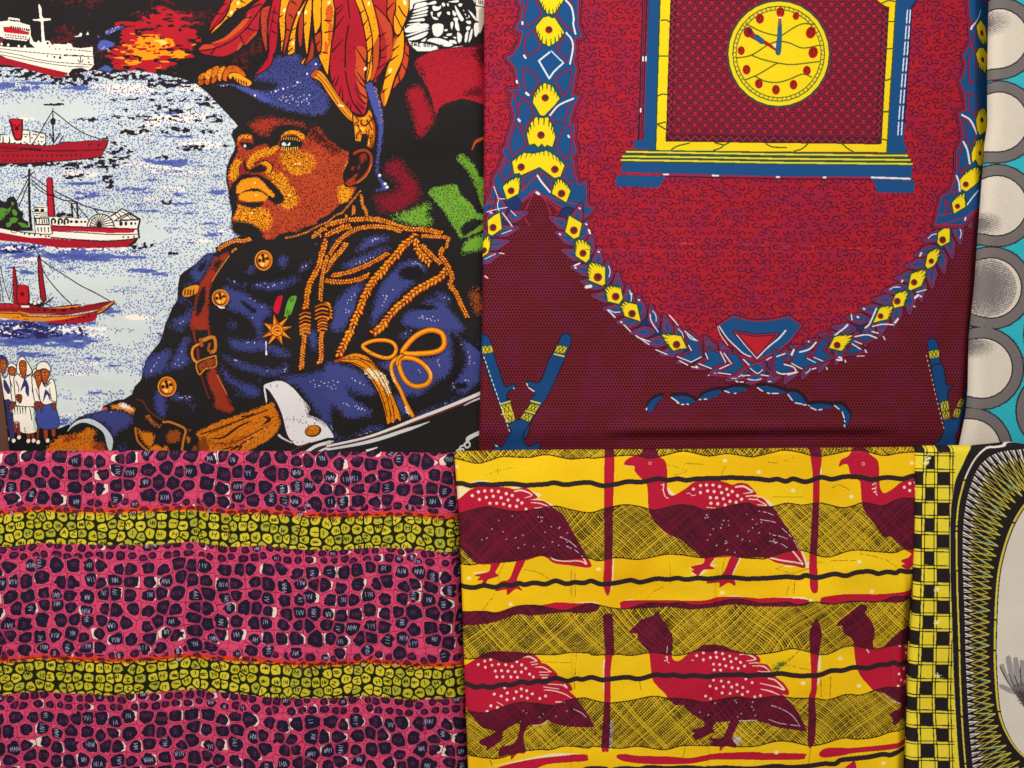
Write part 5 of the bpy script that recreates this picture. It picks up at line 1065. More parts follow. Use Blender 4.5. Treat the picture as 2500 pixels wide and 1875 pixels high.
    c.fill(X('30 2366 690 2378 600 2534 15 2518'), BLU, False); c.fill(X('3465 2420 4050 2442 4032 2602 3545 2602 3520 2500'), BLU, False)
    for s in ['665 2355 725 2355', '1325 2370 1400 2372', '2190 2392 2222 2392', '2820 2397 2850 2397']:
        c.stroke(X(s), 4.4, WHT, False)
    c.stroke(X('3470 2398 3985 2416'), 4.6, WHT, False)
    cx, cy = 1500 + 2218 / F5, 725 / F5
    c.ell(cx, cy, 127, 132.5, rgb(64, 88, 84)); c.ell(cx, cy, 122.2, 127.6, YEL); c.ell(cx, cy, 113, 117.5, rgb(84, 106, 50)); c.ell(cx, cy, 110.6, 115.0, rgb(238, 218, 60))
    for k in range(60):
        a = k * np.pi / 30 + .03
        d = np.array([np.cos(a), np.sin(a)])
        c.stroke(np.array([(cx + d[0] * 104, cy + d[1] * 108), (cx + d[0] * 111, cy + d[1] * 115.5)]), 1.9, rgb(84, 106, 50), False)
    c.ell(cx, cy, 104.5, 108.8, rgb(84, 106, 50)); c.ell(cx, cy, 102.4, 106.6, YEL)
    for s in ['1775 318 2000 430 2212 482 2272 470 2412 380 2540 322 2690 330', '1650 782 1850 742 2050 620 2200 560 2360 580 2540 650 2770 612', '1850 742 2000 800 2212 850 2412 872 2765 832', '1760 1082 1950 1000 2150 880 2215 850', '1900 1032 2050 1100 2212 1112 2360 1072 2540 1002 2660 1042']:
        c.stroke(X(s), 3.2, rgb(100, 116, 40))
    for x, y, q, s_ in [(1965, 250, 0, 1), (1715, 680, 0, .86), (1785, 940, 0, .95), (1950, 1130, 0, .95), (2180, 1212, 0, .95), (2242, 165, 0, 1), (2452, 215, .2, .8), (2652, 440, .3, 1.2), (2682, 710, .2, 1.15), (2597, 955, 0, .95), (2417, 1145, 0, .95)]:
        c.ell(1500 + x / F5, y / F5, 10 * s_, 12.4 * s_, rgb(178, 44, 26), q); c.ell(1500 + (x + 8) / F5, (y - 6) / F5, 6 * s_, 8 * s_, rgb(146, 28, 34), q); c.stroke(X('%f %f %f %f %f %f' % (x, y - 25, x + 20, y, x - 6, y + 28)), 2, rgb(200, 70, 40))
    c.stroke(X('1810 425 1900 500 2080 600 2200 690'), (20, 12, 8, 5), rgb(172, 44, 36)); c.ell(1500 + 1808 / F5, 430 / F5, 11, 13, rgb(160, 34, 40)); c.ell(1500 + 1830 / F5, 425 / F5, 6, 8, rgb(116, 28, 56)); c.stroke(X('1920 500 1990 555'), 14, rgb(60, 100, 148), False); c.ell(1500 + 2165 / F5, 620 / F5, 3.4, 4, WHT)
    c.fill(X('2215 250 2252 250 2262 480 2250 690 2225 745 2190 740 2175 690 2195 500'), rgb(60, 104, 140)); c.stroke(X('2235 220 2222 340'), (8, 3), rgb(200, 90, 30)); c.stroke(X('2222 240 2245 235'), 4, WHT)

    for k in range(46):
        x = r.uniform(1420, 2150); y = 600 + 8 * np.sin(x * .01) + r.normal(0, 3.5)
        c.stroke(np.array([(x, y), (x + r.uniform(4, 26), y + r.uniform(-1, 1))]), 1.1, rgb(206, 84, 84), False)
    # ---- crossed batons
    def baton(p):
        c.stroke(p, 5, rgb(44, 34, 54), True, True); c.fill(p, rgb(30, 82, 138))
    def band(p):
        c.stroke(p, 3.4, rgb(66, 84, 60), False, True); c.fill(p, rgb(224, 206, 62), False)
        a, b, d, e = p[:4]
        for t0, t1 in ((.1, .5), (.5, .9), (.5, .1), (.9, .5)):
            c.stroke(np.array([a + (b - a) * t0, e + (d - e) * t1]), 1.8, rgb(60, 76, 36), False)
    baton(Ot('1060 110 1120 82 1182 130 1160 250 1090 420 960 720 830 980 740 1100 640 1270 560 1500 420 1420 400 1300 480 1240 560 1180 640 990 700 870 590 750 620 728 770 732 900 420 1000 250'))
    baton(Ot('-60 80 60 128 112 240 132 340 232 650 272 780 310 800 420 768 412 820 330 862 312 970 362 1000 420 1250 470 1300 380 1400 330 1300 220 1020 120 780 0 400 -60 200'))
    baton(Ot('350 1310 470 1250 500 1250 620 1270 535 1430 552 1560 620 1612 750 1560 762 1600 690 1720 200 1720 160 1590 250 1612 350 1450 380 1380'))
    for s in ['1005 240 1135 258 1090 345 965 330', '-10 250 110 245 130 330 -10 350', '240 1060 362 1020 400 1150 270 1180', '275 1190 405 1160 425 1250 330 1290', '640 1030 760 1050 700 1140 590 1110', '560 1150 670 1180 620 1270 505 1220']:
        band(Ot(s))
    for s in ['960 355 1088 385', '230 1035 360 995', '645 990 765 1022', '575 1125 690 1155', '250 1170 400 1155']:
        c.stroke(Ot(s), 4, rgb(226, 208, 70), False)
    for k in range(17):
        a = np.array((5, 390)) + (np.array((345, 1370)) - np.array((5, 390))) * k / 16
        c.stroke(Ot('%f %f %f %f' % (a[0], a[1], a[0] + 10, a[1] + 30)), 2.2, WHT, False)
    for s in ['585 755 600 785', '615 810 685 860', '165 1590 190 1605', '410 815 415 820']:
        c.stroke(Ot(s), 3, WHT, False)
    baton(St('2030 200 2060 158 2105 150 2150 200 2172 300 2185 420 2212 540 2300 830 2300 1000 2212 1050 2150 800 2060 440'))
    baton(Wt('285 0 380 -20 415 150 475 150 430 200 425 290 440 440 520 440 600 270 640 130 660 180 600 400 500 600 500 700 300 700 370 640 400 500 350 300'))
    band(St('2040 320 2175 300 2180 395 2060 415'))
    for s in ['365 305 430 290 440 370 375 390', '380 395 440 385 445 440 395 462', '550 268 600 282 565 350 512 340', '500 360 560 370 525 440 478 430']:
        band(Wt(s))
    for k in range(16):
        c.stroke(Wt('%f %f %f %f' % (232 + k * 10.6, -120 + k * 43, 235 + k * 10.6, -106 + k * 43)), 1.8, WHT, False)
    # leaf swag near the hem
    for tt, s in [(Rt, '440 1670 455 1590 540 1510 650 1482 560 1590 500 1690'), (Rt, '765 1490 960 1480 1095 1550 960 1592 850 1560'), (Rt, '1145 1520 1230 1440 1440 1395 1390 1470 1250 1520'), (Rt, '1485 1402 1640 1358 1810 1375 1640 1440 1560 1432'), (Rt, '1930 1355 2100 1350 2230 1390 2330 1425 2212 1440 2080 1440'), (St, '125 880 265 888 375 1015 290 1040 190 990'), (St, '415 1050 580 1028 745 1062 620 1102 500 1110'), (St, '755 1048 870 1058 965 1170 940 1280 890 1340 880 1180')]:
        p = tt(s); c.stroke(p - np.array([-1, 5]), 8, rgb(52, 34, 46), True, True); c.fill(p, rgb(30, 82, 138))
    for s in ['770 1495 860 1560', '850 1565 870 1575', '905 1590 935 1592', '980 1585 1000 1588', '1145 1522 1165 1522', '1215 1520 1245 1518', '1490 1405 1550 1430', '1620 1438 1640 1438', '1930 1362 2000 1410', '2065 1435 2095 1440', '2130 1440 2212 1440', '430 1660 436 1640', '1640 1270 1665 1285', '1700 1285 1740 1285', '2080 1280 2110 1280', '1270 1195 1275 1200']:
        c.stroke(Rt(s), 3, WHT, False)
    for s in ['130 900 190 980', '230 1015 320 1030', '340 1040 380 1042', '440 1080 510 1110', '550 1108 590 1105', '760 1050 820 1100', '865 1140 890 1220', '890 1250 892 1270', '880 1310 890 1335', '410 1050 420 1052']:
        c.stroke(St(s), 3, WHT, False)
    return c
# ---- cloth 3: guinea fowl on yellow, bands of cross-hatching
def paint_fowl():
    YEL = rgb(253, 208, 26); RED = rgb(196, 32, 66); INK = rgb(58, 44, 48); CRM = rgb(250, 226, 206)
    c = Cloth(1080, 1060, 2290, 1960, YEL, 9)
    h, w = c.h, c.w
    n = vnoise(h, w, 160, 90, 31, 2)
    c.a += ((n - .5) * 22)[..., None] * np.array([.2, 1, .9])
    T = {k: (lambda ox, oy: (lambda s: pts(s, ox, oy)))(*v) for k, v in dict(a=(1100, 1075), b=(1450, 1075), c=(1850, 1075), d=(1100, 1325), e=(1450, 1325), f=(1850, 1325), g=(1100, 1575), h=(1450, 1575), i=(1850, 1575)).items()}
    # pale resist marks beside the figures
    for k, s in [('a', '80 640 260 640 90 800'), ('a', '780 650 900 625 960 640 1200 720 1225 740 1150 770 1000 660'), ('a', '1040 800 1150 780 1300 830 1400 885 1300 880 1200 830'), ('b', '990 650 1010 640 1080 720 1130 730 1060 752 1010 735'), ('b', '420 345 470 325 540 330 550 360 530 350'), ('e', '230 210 265 205 265 500 245 500'), ('e', '215 580 250 580 230 640'), ('d', '300 410 400 390 520 380 360 420'), ('e', '1290 345 1350 310 1480 275 1340 350'), ('e', '1560 300 1680 300 1620 320'), ('e', '1300 420 1400 385 1500 370 1540 380 1420 450 1380 440'), ('e', '1610 210 1650 200 1580 300'), ('e', '1950 200 1990 200 1880 440 1930 450 1860 440'), ('f', '540 110 600 110 690 290 700 330 640 330 600 200'), ('f', '300 300 400 310 560 320 400 330'), ('c', '0 760 120 800 220 880 180 900 120 820'), ('c', '840 360 860 380 860 460 830 470'), ('h', '120 230 150 200 150 410 125 410'), ('h', '120 500 135 500 135 600 122 600'), ('h', '200 1100 250 1000 260 1100 240 1380 205 1380'), ('i', '815 140 850 130 850 330 810 330'), ('i', '800 460 840 460 800 540'), ('i', '690 960 710 960 700 1050'), ('e', '460 780 520 770 560 800'), ('e', '1720 750 1900 720 2100 765 1900 770'), ('f', '250 740 600 725 650 760 450 755'), ('d', '1650 825 1900 800 2000 830 1800 840'), ('g', '480 1659 900 1560 1400 1460 1750 1470 1450 1500 1000 1560'), ('g', '1000 1430 1060 1430 1000 1460'), ('g', '820 1530 900 1460 920 1450'), ('h', '1850 1240 1960 1240 1980 1280 1920 1340'), ('f', '640 250 700 270 700 340 640 330'), ('a', '280 560 400 540 520 550 400 570')]:
        c.fill(T[k](s), rgb(250, 232, 190) if k != 'z' else CRM)
    # reds
    R = []
    def red(*parts):
        q = np.vstack([T[k](s) for k, s in parts])
        R.append(q); c.fill(q, RED); c.stroke(q, 1.4, rgb(176, 40, 36), True, True)
    red(('b', '420 330 445 265 550 210 620 190 700 120 830 110 880 220 950 270 980 350 985 500 985 640 1010 725 1060 750 1120 730 1250 650 1380 560 1600 540 1760 565 1870 605 1960 578 2080 600 2160 680'), ('c', '-15 735 -110 755 60 785 150 880 220 930 370 1150 500 1350 600 1560'), ('f', '640 335 500 310 250 265 100 200'), ('e', '2000 200 1880 185 1500 205 1430 180 1200 -30 1000 -125 850 -252'), ('b', '780 1030 740 900 722 600 650 520 560 420 545 345'))
    red(('e', '1505 200 1625 200 1560 305 1625 350 1480 362 1405 452 1385 430 1330 388 1362 362 1318 327 1480 280'))
    red(('e', '1862 180 1962 190 1862 440 1905 520 1908 582 1820 542 1710 604 1698 542 1538 552 1562 520 1740 430'))
    red(('a', '-60 880 90 812 280 665 450 620 750 640 870 665 1000 640 1100 700 1168 775 1050 802 1250 822 1350 890 1500 1000 1600 1150 1750 1420 1830 1560'), ('d', '1890 328 1600 302 1400 272 1300 200 1200 180 1000 240 760 260 400 290 250 180 100 40 -80 20'))
    red(('d', '560 255 675 255 600 400 642 445 500 500 472 562 430 552 440 502 368 508 402 460 335 440 520 390'))
    red(('d', '905 235 1005 235 890 510 962 645 880 622 768 705 750 632 618 655 620 622 680 530 800 490'))
    red(('c', '1100 348 1130 265 1220 220 1290 130 1400 90 1470 110 1500 180 1600 260 1630 350 1640 600 1670 690 1720 715 1820 660 1950 560 2090 520 2330 520 2330 1560 2000 1480 1960 1445 1800 1300 1700 1300 1600 1160 1450 960 1410 840 1390 600 1370 540 1260 460 1220 330 1160 320'))
    red(('f', '1945 245 2040 205 2130 120 2330 100 2330 300 2130 300 2040 368 1950 312 2000 290'))
    red(('a', '2095 100 2205 100 2190 900 2180 1600 2165 1950 2135 2080 2110 2085 2068 1940 2080 1600 2075 900'))
    red(('c', '705 60 845 60 858 260 835 470 830 800 815 1250 798 1520 802 1980 762 2052 715 2020 698 1880 715 1400 750 800 745 450'))
    red(('e', '132 1010 190 975 252 1010 266 1480 240 1540 215 1800 220 2160 200 2760 155 2808 105 2760 140 2160 140 1780 155 1540 150 1400'))
    red(('f', '700 1250 730 1120 785 1030 832 1110 862 1250 840 1400 805 1659 800 1740 790 1980 770 2130 782 2400 768 2690 690 2740 688 2130 720 1980 722 1700 705 1400'))
    red(('d', '-60 940 150 950 400 925 620 945 900 860 1200 855 1450 815 1650 828 1900 825 2010 850 1950 930 1700 955 1550 940 1100 985 900 970 600 1070 300 1112 -60 1100'))
    red(('e', '363 852 395 798 700 790 1200 792 1500 790 1750 740 2240 765 2240 862 1900 838 1600 880 1300 902 1000 872 700 892 400 892'))
    red(('f', '-40 775 250 745 630 760 662 812 500 852 -40 852'))
    red(('f', '836 775 880 730 1200 700 1700 702 2110 655 2330 620 2330 760 2120 770 1900 812 1650 802 1350 800 1000 826 850 812'))
    red(('g', '620 1680 1000 1560 1450 1500 1800 1472 1848 1518 1800 1558 1300 1602 1000 1720'))
    red(('h', '308 1495 350 1475 430 1475 600 1500 1000 1510 1280 1530 1500 1490 1750 1450 2240 1450 2240 1532 1700 1532 1500 1560 1250 1602 750 1602 450 1572 330 1530'))
    red(('i', '-40 1465 600 1475 638 1508 570 1548 -40 1542'))
    red(('i', '838 1472 950 1400 1300 1400 1700 1360 2040 1310 2330 1260 2330 1330 2035 1378 1700 1425 1300 1462 1150 1492 900 1522'))
    red(('e', '478 1212 560 1130 650 1050 800 1000 880 945 902 1020 1000 1150 1062 1280 1050 1450 1055 1560 1110 1602 1180 1582 1300 1480 1400 1440 1480 1385 1720 1388 1850 1440 2000 1480 2200 1525'), ('i', '20 225 -110 240 60 250 130 270 200 370 240 430 350 520 412 620 400 672 330 662 500 850 640 1110 642 1165 500 1142 250 1102 100 1042'), ('h', '2100 1010 1950 1010 1700 1030 1480 1012 1300 900 1210 800 1100 800 1000 718 970 660 850 540 790 440 752 120'), ('e', '730 1460 600 1300 590 1230'))
    red(('h', '1500 1000 1660 1000 1600 1100 1622 1172 1560 1192 1392 1272 1372 1262 1330 1222 1360 1190 1330 1142 1480 1090'))
    red(('h', '1875 960 1965 1000 1862 1230 1905 1330 1905 1372 1770 1352 1700 1415 1690 1352 1570 1342 1602 1300 1558 1252 1740 1230'))
    red(('g', '-60 380 180 285 350 180 420 130 560 88 800 92 1050 108 1130 130 1218 222 1180 240 1300 260 1442 392 1400 440 1590 510 1642 600 1600 622 1690 710 1800 860 1922 1062 1900 1102 1600 1092 1400 1050 1310 1010 1200 1062 1040 1090 980 1250 1012 1442 900 1462 820 1542 802 1470 660 1505 680 1380 870 1320 940 1060 800 1090 700 1180 690 1272 490 1422 490 1370 400 1332 418 1280 600 1180 580 1140 430 1100 340 1000 250 900 190 840 -60 760'))
    red(('f', '1066 1105 1120 1040 1250 950 1400 842 1485 875 1452 950 1530 1050 1582 1200 1562 1350 1592 1442 1700 1432 1850 1280 2000 1180 2330 1230 2330 2440 2050 2430 1980 2382 1850 2465 1830 2382 1798 2312 1970 2212 1850 2120 1700 2032 1580 2002 1520 1942 1400 1802 1340 1640 1312 1420 1280 1300 1165 1220 1140 1120 1092 1120'))
    dk = rgb(120, 24, 46)
    # pale dots and feather strokes
    DT = dict(b='1345 660 1440 612 1522 604 1610 605 1698 625 1795 660 1870 690 1440 707 1537 685 1625 693 1725 708 1815 737 1940 747 1575 775 1658 777 1750 790 1838 825 1922 838 1995 797 1582 850 1675 857 1775 875',
              a='293 746 376 695 462 682 556 680 646 690 752 719 832 743 390 797 483 770 577 754 682 774 777 804 908 806 963 846 531 849 622 849 715 860 800 884 890 892 1020 930',
              c='2050 582 2125 570 1977 632 2048 678 2135 648',
              h='1387 140 1478 105 1573 168 1648 103 1735 115 1657 165 1757 187 1833 147 1918 180 1850 220 1978 230 1477 197 1614 258 1697 260 1778 278 1863 300 1945 313 1620 333 1708 333 1610 470 1715 480 1817 497 2048 452 2132 500 1564 547 1648 580 1745 556 1858 562 1928 530 2007 565 1728 640 1933 620 2073 625 2000 662 1505 685 1575 723 2168 692 2030 280 1833 645',
              g='374 262 460 216 541 197 470 300 560 272 648 260 745 266 830 287 960 267 895 225 1015 312 603 352 688 345 775 350 872 360 956 362 1067 388 623 430 706 427 815 428 903 431 1117 426 955 587 1028 610 767 643 887 626 590 660 685 685 762 732 857 714 957 684 1036 710 1103 652 1205 716 1282 684 545 812 632 833 495 885 730 575',
              i='1930 15 2050 55 2058 140 2008 343 1920 398 1952 482 2022 522 1905 560 33 675')
    for k, s in DT.items():
        for q in T[k](s):
            c.ell(q[0], q[1], 3.9 if k in 'abc' else 3.5, 3.9 if k in 'abc' else 3.5, CRM)
    ST = [('a', '870 685 960 675 1060 710 1095 745 1000 778', (4, 4, 3, 1.5)), ('a', '1090 840 1200 850 1290 880 1325 905', (2, 3, 2)), ('a', '1140 912 1300 905', 2), ('b', '1915 630 2020 622 2110 670 2140 698 2020 720', (4, 5, 4, 1.5)), ('b', '2060 755 2200 745', 3), ('b', '2100 795 2212 800', 3), ('c', '-10 800 60 840 120 880 0 870', (2, 3, 2)), ('c', '-5 770 80 780 160 880', 2), ('f', '170 205 330 240 560 275 610 290 560 220 470 110', (4, 4, 4, 4)), ('d', '1350 190 1400 230 1520 250 1750 250 1835 290 1790 200', (4, 3, 3, 4)), ('b', '945 590 940 680 965 760 1005 782', (3, 2.4, 2)), ('b', '912 605 945 600', 2), ('b', '925 665 940 680', 2), ('b', '1255 720 1290 715 1325 745 1375 740', 1.6), ('b', '1525 905 1640 918', 1.6), ('c', '1550 600 1595 580 1590 700 1610 740', (3, 1, 2)), ('c', '1545 655 1590 645', 3), ('c', '1565 700 1595 690', 3), ('g', '970 165 1060 155 1140 195 1160 215 1070 235', (3, 4, 3, 1.4)), ('g', '1095 265 1180 250', 2), ('g', '1145 295 1250 295 1360 355', (2, 3, 2)), ('g', '1195 362 1350 355', 2), ('g', '1205 400 1320 395', 2), ('g', '1235 435 1310 435', 2.4), ('g', '1320 525 1500 535 1570 575 1540 530', (1.6, 3, 4)), ('g', '1255 560 1460 590', 2), ('g', '1260 600 1400 615 1540 660 1630 715', (2, 3, 2)), ('g', '1420 765 1540 770', 2.6), ('g', '630 765 710 805', 2), ('h', '1965 125 2080 125 2180 185 2065 212', (2, 4, 2)), ('h', '2095 242 2210 230', 2), ('h', '2140 275 2212 280', 2), ('h', '985 150 990 210 1015 245', (3, 2, 1.6)), ('h', '950 210 985 200', 2), ('h', '960 165 985 150', 2), ('h', '1315 200 1345 205', 2), ('i', '0 270 90 290 170 355', (2, 4, 2)), ('i', '0 350 150 355', 2), ('i', '140 445 230 470 330 560 350 600 240 560 30 510', (3, 4, 4, 2)), ('i', '40 590 170 620 290 670', (2, 4, 2)), ('f', '1485 1450 1510 1490', 3)]
    for k, s, wd in ST:
        c.stroke(T[k](s), wd, CRM)
    for k, x, y, q in [('b', 758, 312, 4), ('c', 1422, 318, 4.6)]:
        p = T[k]('%d %d' % (x, y))[0]
        c.ell(p[0], p[1], q, q, rgb(240, 170, 170)); c.ell(p[0], p[1], q - 1.6, q - 1.6, RED)
        if k == 'c': c.ell(p[0], p[1], 1.2, 1.2, rgb(240, 170, 170))
    # creases printed as fine crackle
    CK = [('a', '480 470 640 410 830 370'), ('a', '640 370 640 460'), ('d', '730 270 680 360 650 460 640 540'), ('d', '600 690 520 800 430 910'), ('d', '1680 230 1685 400 1690 800'), ('d', '1625 380 1630 700'), ('e', '1010 230 1035 400 1030 640'), ('e', '1775 190 1740 340 1735 420'), ('e', '1680 600 1650 770'), ('e', '940 600 830 660 700 780'), ('g', '1700 100 1690 230 1670 600'), ('g', '1230 220 1640 235'), ('f', '250 350 450 280 700 250'), ('f', '250 350 450 410 700 350'), ('f', '1380 150 1700 220 1900 345'), ('f', '800 270 1100 240 1400 240'), ('f', '550 1460 400 1580 200 1640'), ('i', '560 70 420 200 250 260'), ('i', '170 280 400 275 720 340'), ('i', '720 1390 690 1620'), ('h', '610 480 630 600'), ('h', '810 520 770 660'), ('h', '1230 1380 1210 1520'), ('i', '990 430 980 720'), ('i', '850 450 860 700'), ('b', '1000 330 1250 410 1080 470'), ('b', '1720 460 1780 350'), ('c', '100 290 280 300 500 230'), ('f', '500 520 480 680'), ('f', '420 580 380 700'), ('d', '1000 370 1200 410 1330 500'), ('c', '200 770 620 770'), ('b', '1240 315 1480 325'), ('h', '1240 560 1000 720'), ('h', '1250 200 1150 340'), ('h', '1900 580 1750 690'), ('h', '900 600 1040 480'), ('i', '1860 20 1850 560'), ('g', '530 1560 560 1640'), ('c', '1000 640 1100 600 1240 670')]
    for k, s in CK:
        q = smooth(T[k](s), False, 8); q = q + c.rng.uniform(-.8, .8, q.shape)
        for i in range(len(q) - 1):
            if c.rng.random() < .72:
                c.stroke(q[i:i + 2], c.rng.uniform(.7, 1.4), rgb(120, 104, 20) if c.rng.random() < .8 else rgb(70, 66, 30), False)
    for q in T['i']('300 260 340 250 260 310 230 320'):
        c.soft(np.array([q + (-6, -3), q + (7, -5), q + (5, 4), q + (-5, 5)]), rgb(100, 120, 50), 3, 2, .9)
    for k, s in dict(a='75 355', b='1768 272', c='480 678 1262 760 2080 305 15 430', d='250 482 810 835 2000 357', e='1745 680 60 357', f='1372 258 1550 660 710 770', i='610 510 1375 555 1120 185 255 1450 1705 1600').items():
        for q in T[k](s):
            c.ell(q[0], q[1], 6.4, 5.4, rgb(254, 226, 110)); c.ell(q[0], q[1], 4.6, 3.8, rgb(254, 240, 190))
    # ---- hatch bands: dark ink over everything, open along two sets of slanting lines
    def curve(*parts):
        return np.vstack([T[k](s) for k, s in parts])
    bands = [(np.array([(1070, 1030), (2300, 1030)]), curve(('a', '-120 240 60 245 350 310 500 280 700 222 1050 232 1300 195 1600 250 1850 235'), ('b', '0 242 300 212 560 205 740 242 880 222 1150 155 1300 160 1550 212 1800 180 2100 222'), ('c', '0 212 200 165 350 135 550 160 780 215 950 200 1200 150 1400 140 1700 205 1900 172 2140 155 2330 160'))),
             (curve(('a', '-120 1040 100 990 400 910 550 900 850 960 1100 940 1400 888 1600 930 1800 970'), ('b', '0 968 150 920 400 870 600 890 800 940 950 915 1150 870 1350 890 1500 942 1700 920 1900 870 2100 850'), ('c', '0 905 200 895 400 850 600 875 830 845 1000 880 1150 910 1300 880 1420 840 1600 870 1700 880 1900 790 2050 780 2330 800')),
              curve(('d', '-120 285 130 290 280 300 450 270 720 262 900 242 1180 175 1340 190 1500 228 1750 205 1900 215'), ('e', '0 232 100 240 300 200 600 225 850 180 1000 155 1200 165 1450 202 1600 190 1800 160 2000 202'), ('f', '0 215 100 215 400 120 600 105 830 180 980 190 1200 120 1350 100 1600 120 1850 135 2000 85 2330 110'))),
             (curve(('d', '-120 945 150 940 450 930 650 952 900 862 1150 850 1350 890 1550 916 1750 860 1900 825'), ('e', '0 830 250 885 450 895 650 840 800 820 1000 830 1200 815 1350 850 1600 830 1800 780 2000 770'), ('f', '0 815 180 820 400 800 550 830 750 790 1000 826 1200 800 1350 790 1550 805 1700 790 1900 730 2330 770')),
              curve(('g', '-120 195 180 190 350 180 560 172 700 222 850 220 1000 150 1120 125 1400 125 1600 95 1850 100'), ('h', '0 130 300 118 500 138 750 100 900 110 1080 135 1220 125 1400 75 1550 90 1700 70 1900 90 2050 115'), ('i', '0 122 250 88 450 48 600 68 850 132 1000 108 1150 38 1300 18 1600 62 1900 8 2330 0'))),
             (curve(('g', '-120 850 200 880 450 905 650 850 900 770 1150 780 1400 810 1600 740 1800 710'), ('h', '0 742 200 775 500 740 800 685 1000 715 1250 722 1500 770 1700 730 1900 695 2100 715'), ('i', '0 720 250 685 500 715 750 715 950 740 1200 670 1400 680 1650 600 1850 575 2330 620')),
              curve(('g', '-120 1480 230 1490 450 1522 650 1530 900 1450 1150 1410 1350 1410 1550 1360 1850 1385'), ('h', '0 1365 350 1395 600 1370 950 1415 1200 1360 1600 1355 1800 1350 2000 1365'), ('i', '0 1355 250 1300 450 1310 700 1365 900 1340 1150 1265 1350 1280 1600 1250 1850 1170 2330 1150')))]
    gy, gx = np.mgrid[0:h, 0:w].astype(np.float32)
    wx = (vnoise(h, w, 120, 120, 33, 1) - .5) * 26; wy = (vnoise(h, w, 120, 120, 34, 1) - .5) * 26
    d1 = ((gx + wx) * .80 + (gy + wy) * .92) / 6.2; d2 = ((gx - wy) * .86 - (gy + wx) * .84) / 6.2
    h1 = np.random.default_rng(81).random(4096) ** 2; h2 = np.random.default_rng(82).random(4096) ** 2
    t1 = .20 + .50 * h1[np.floor(d1).astype(int) % 4096] + .34 * (vnoise(h, w, 30, 30, 35, 2) - .5); t2 = .20 + .50 * h2[np.floor(d2).astype(int) % 4096] + .40 * (vnoise(h, w, 34, 34, 36, 2) - .5)
    line = ((d1 % 1) < t1) | ((d2 % 1) < t2)
    for lo, hi in bands:
        L = smooth(lo, False, 6) if len(lo) > 2 else lo
        H = smooth(hi, False, 6)
        xa, ya, m = c.mask(np.vstack([L, H[::-1]]))
        sl = (slice(ya, ya + m.shape[0]), slice(xa, xa + m.shape[1]))
        sub = c.a[sl]; ln = line[sl]
        isred = (sub[..., 1] < 110)
        ispale = sub[..., 2] > 160
        sub[m & ~ln] = rgb(54, 42, 20)
        k = m & ln & ~isred
        sub[k & ~ispale] = rgb(224, 190, 44)
        sub[k & ispale] = rgb(214, 208, 210)
        sub[m & ~ln & isred] = rgb(62, 26, 40)
        sub[m & ln & isred] = rgb(130, 28, 60)
        c.stroke(H, 2.6, rgb(64, 44, 24), False)
        if len(lo) > 2:
            c.stroke(L, 2.6, rgb(64, 40, 30), False)
    # pale flecks on the hatched bodies
    for k, s, q in [('a', '450 960 1000 990 1400 1000 1700 1400 1750 1500 1200 1450 700 1560 300 1500 400 1200', .22), ('b', '1500 960 2200 880 2212 1500 1700 1560 1450 1300', .30), ('c', '-100 900 150 940 350 1200 450 1420 100 1540 -100 1540', .16), ('g', '450 900 1100 830 1500 840 1700 900 1300 1010 800 1060 500 1060', .20), ('h', '1300 830 1900 740 2212 760 2212 980 1700 980 1400 950', .28), ('i', '-60 760 250 720 400 800 200 860 -60 960', .2)]:
        P = T[k](s); xa, ya, m = c.mask(P)
        yy, xx = np.nonzero(m)
        for j in c.rng.choice(len(xx), int(len(xx) * q / 170), replace=False):
            a = c.rng.uniform(0, 6.28); L = c.rng.uniform(1.2, 2.6)
            p0 = np.array([xx[j] + xa + c.x0, yy[j] + ya + c.y0], float)
            c.stroke(np.array([p0, p0 + L * np.array([np.cos(a), np.sin(a)])]), 1.9, rgb(214, 198, 204), False)
            c.stroke(np.array([p0, p0 + L * np.array([np.sin(a), np.cos(a)])]), 1.6, rgb(206, 190, 200), False)
    for k, s in [('d', '1550 40 1680 100 1780 185'), ('d', '1480 -80 1600 -20 1700 60'), ('c', '0 955 120 975 210 1010'), ('c', '20 1070 160 1090 240 1110'), ('c', '160 1360 300 1390 400 1450'), ('c', '130 1270 280 1290 400 1330'), ('c', '200 1140 330 1190'), ('c', '330 1190 430 1280 500 1370 560 1490'), ('i', '180 810 300 850 440 930 530 1030 570 1100'), ('i', '150 1000 280 1050 400 1070'), ('i', '440 1075 540 1090'), ('g', '1650 860 1760 910 1830 970'), ('e', '990 1400 985 1480'), ('h', '980 30 990 110'), ('i', '1720 660 1800 750 1960 800'), ('h', '1960 1020 2200 1010'), ('g', '1120 1085 1260 1060 1310 1010')]:
        q = smooth(T[k](s), False, 8)
        for i in range(len(q) - 1):
            if c.rng.random() < .62:
                c.stroke(q[i:i + 2], 2.0, rgb(216, 204, 208), False)
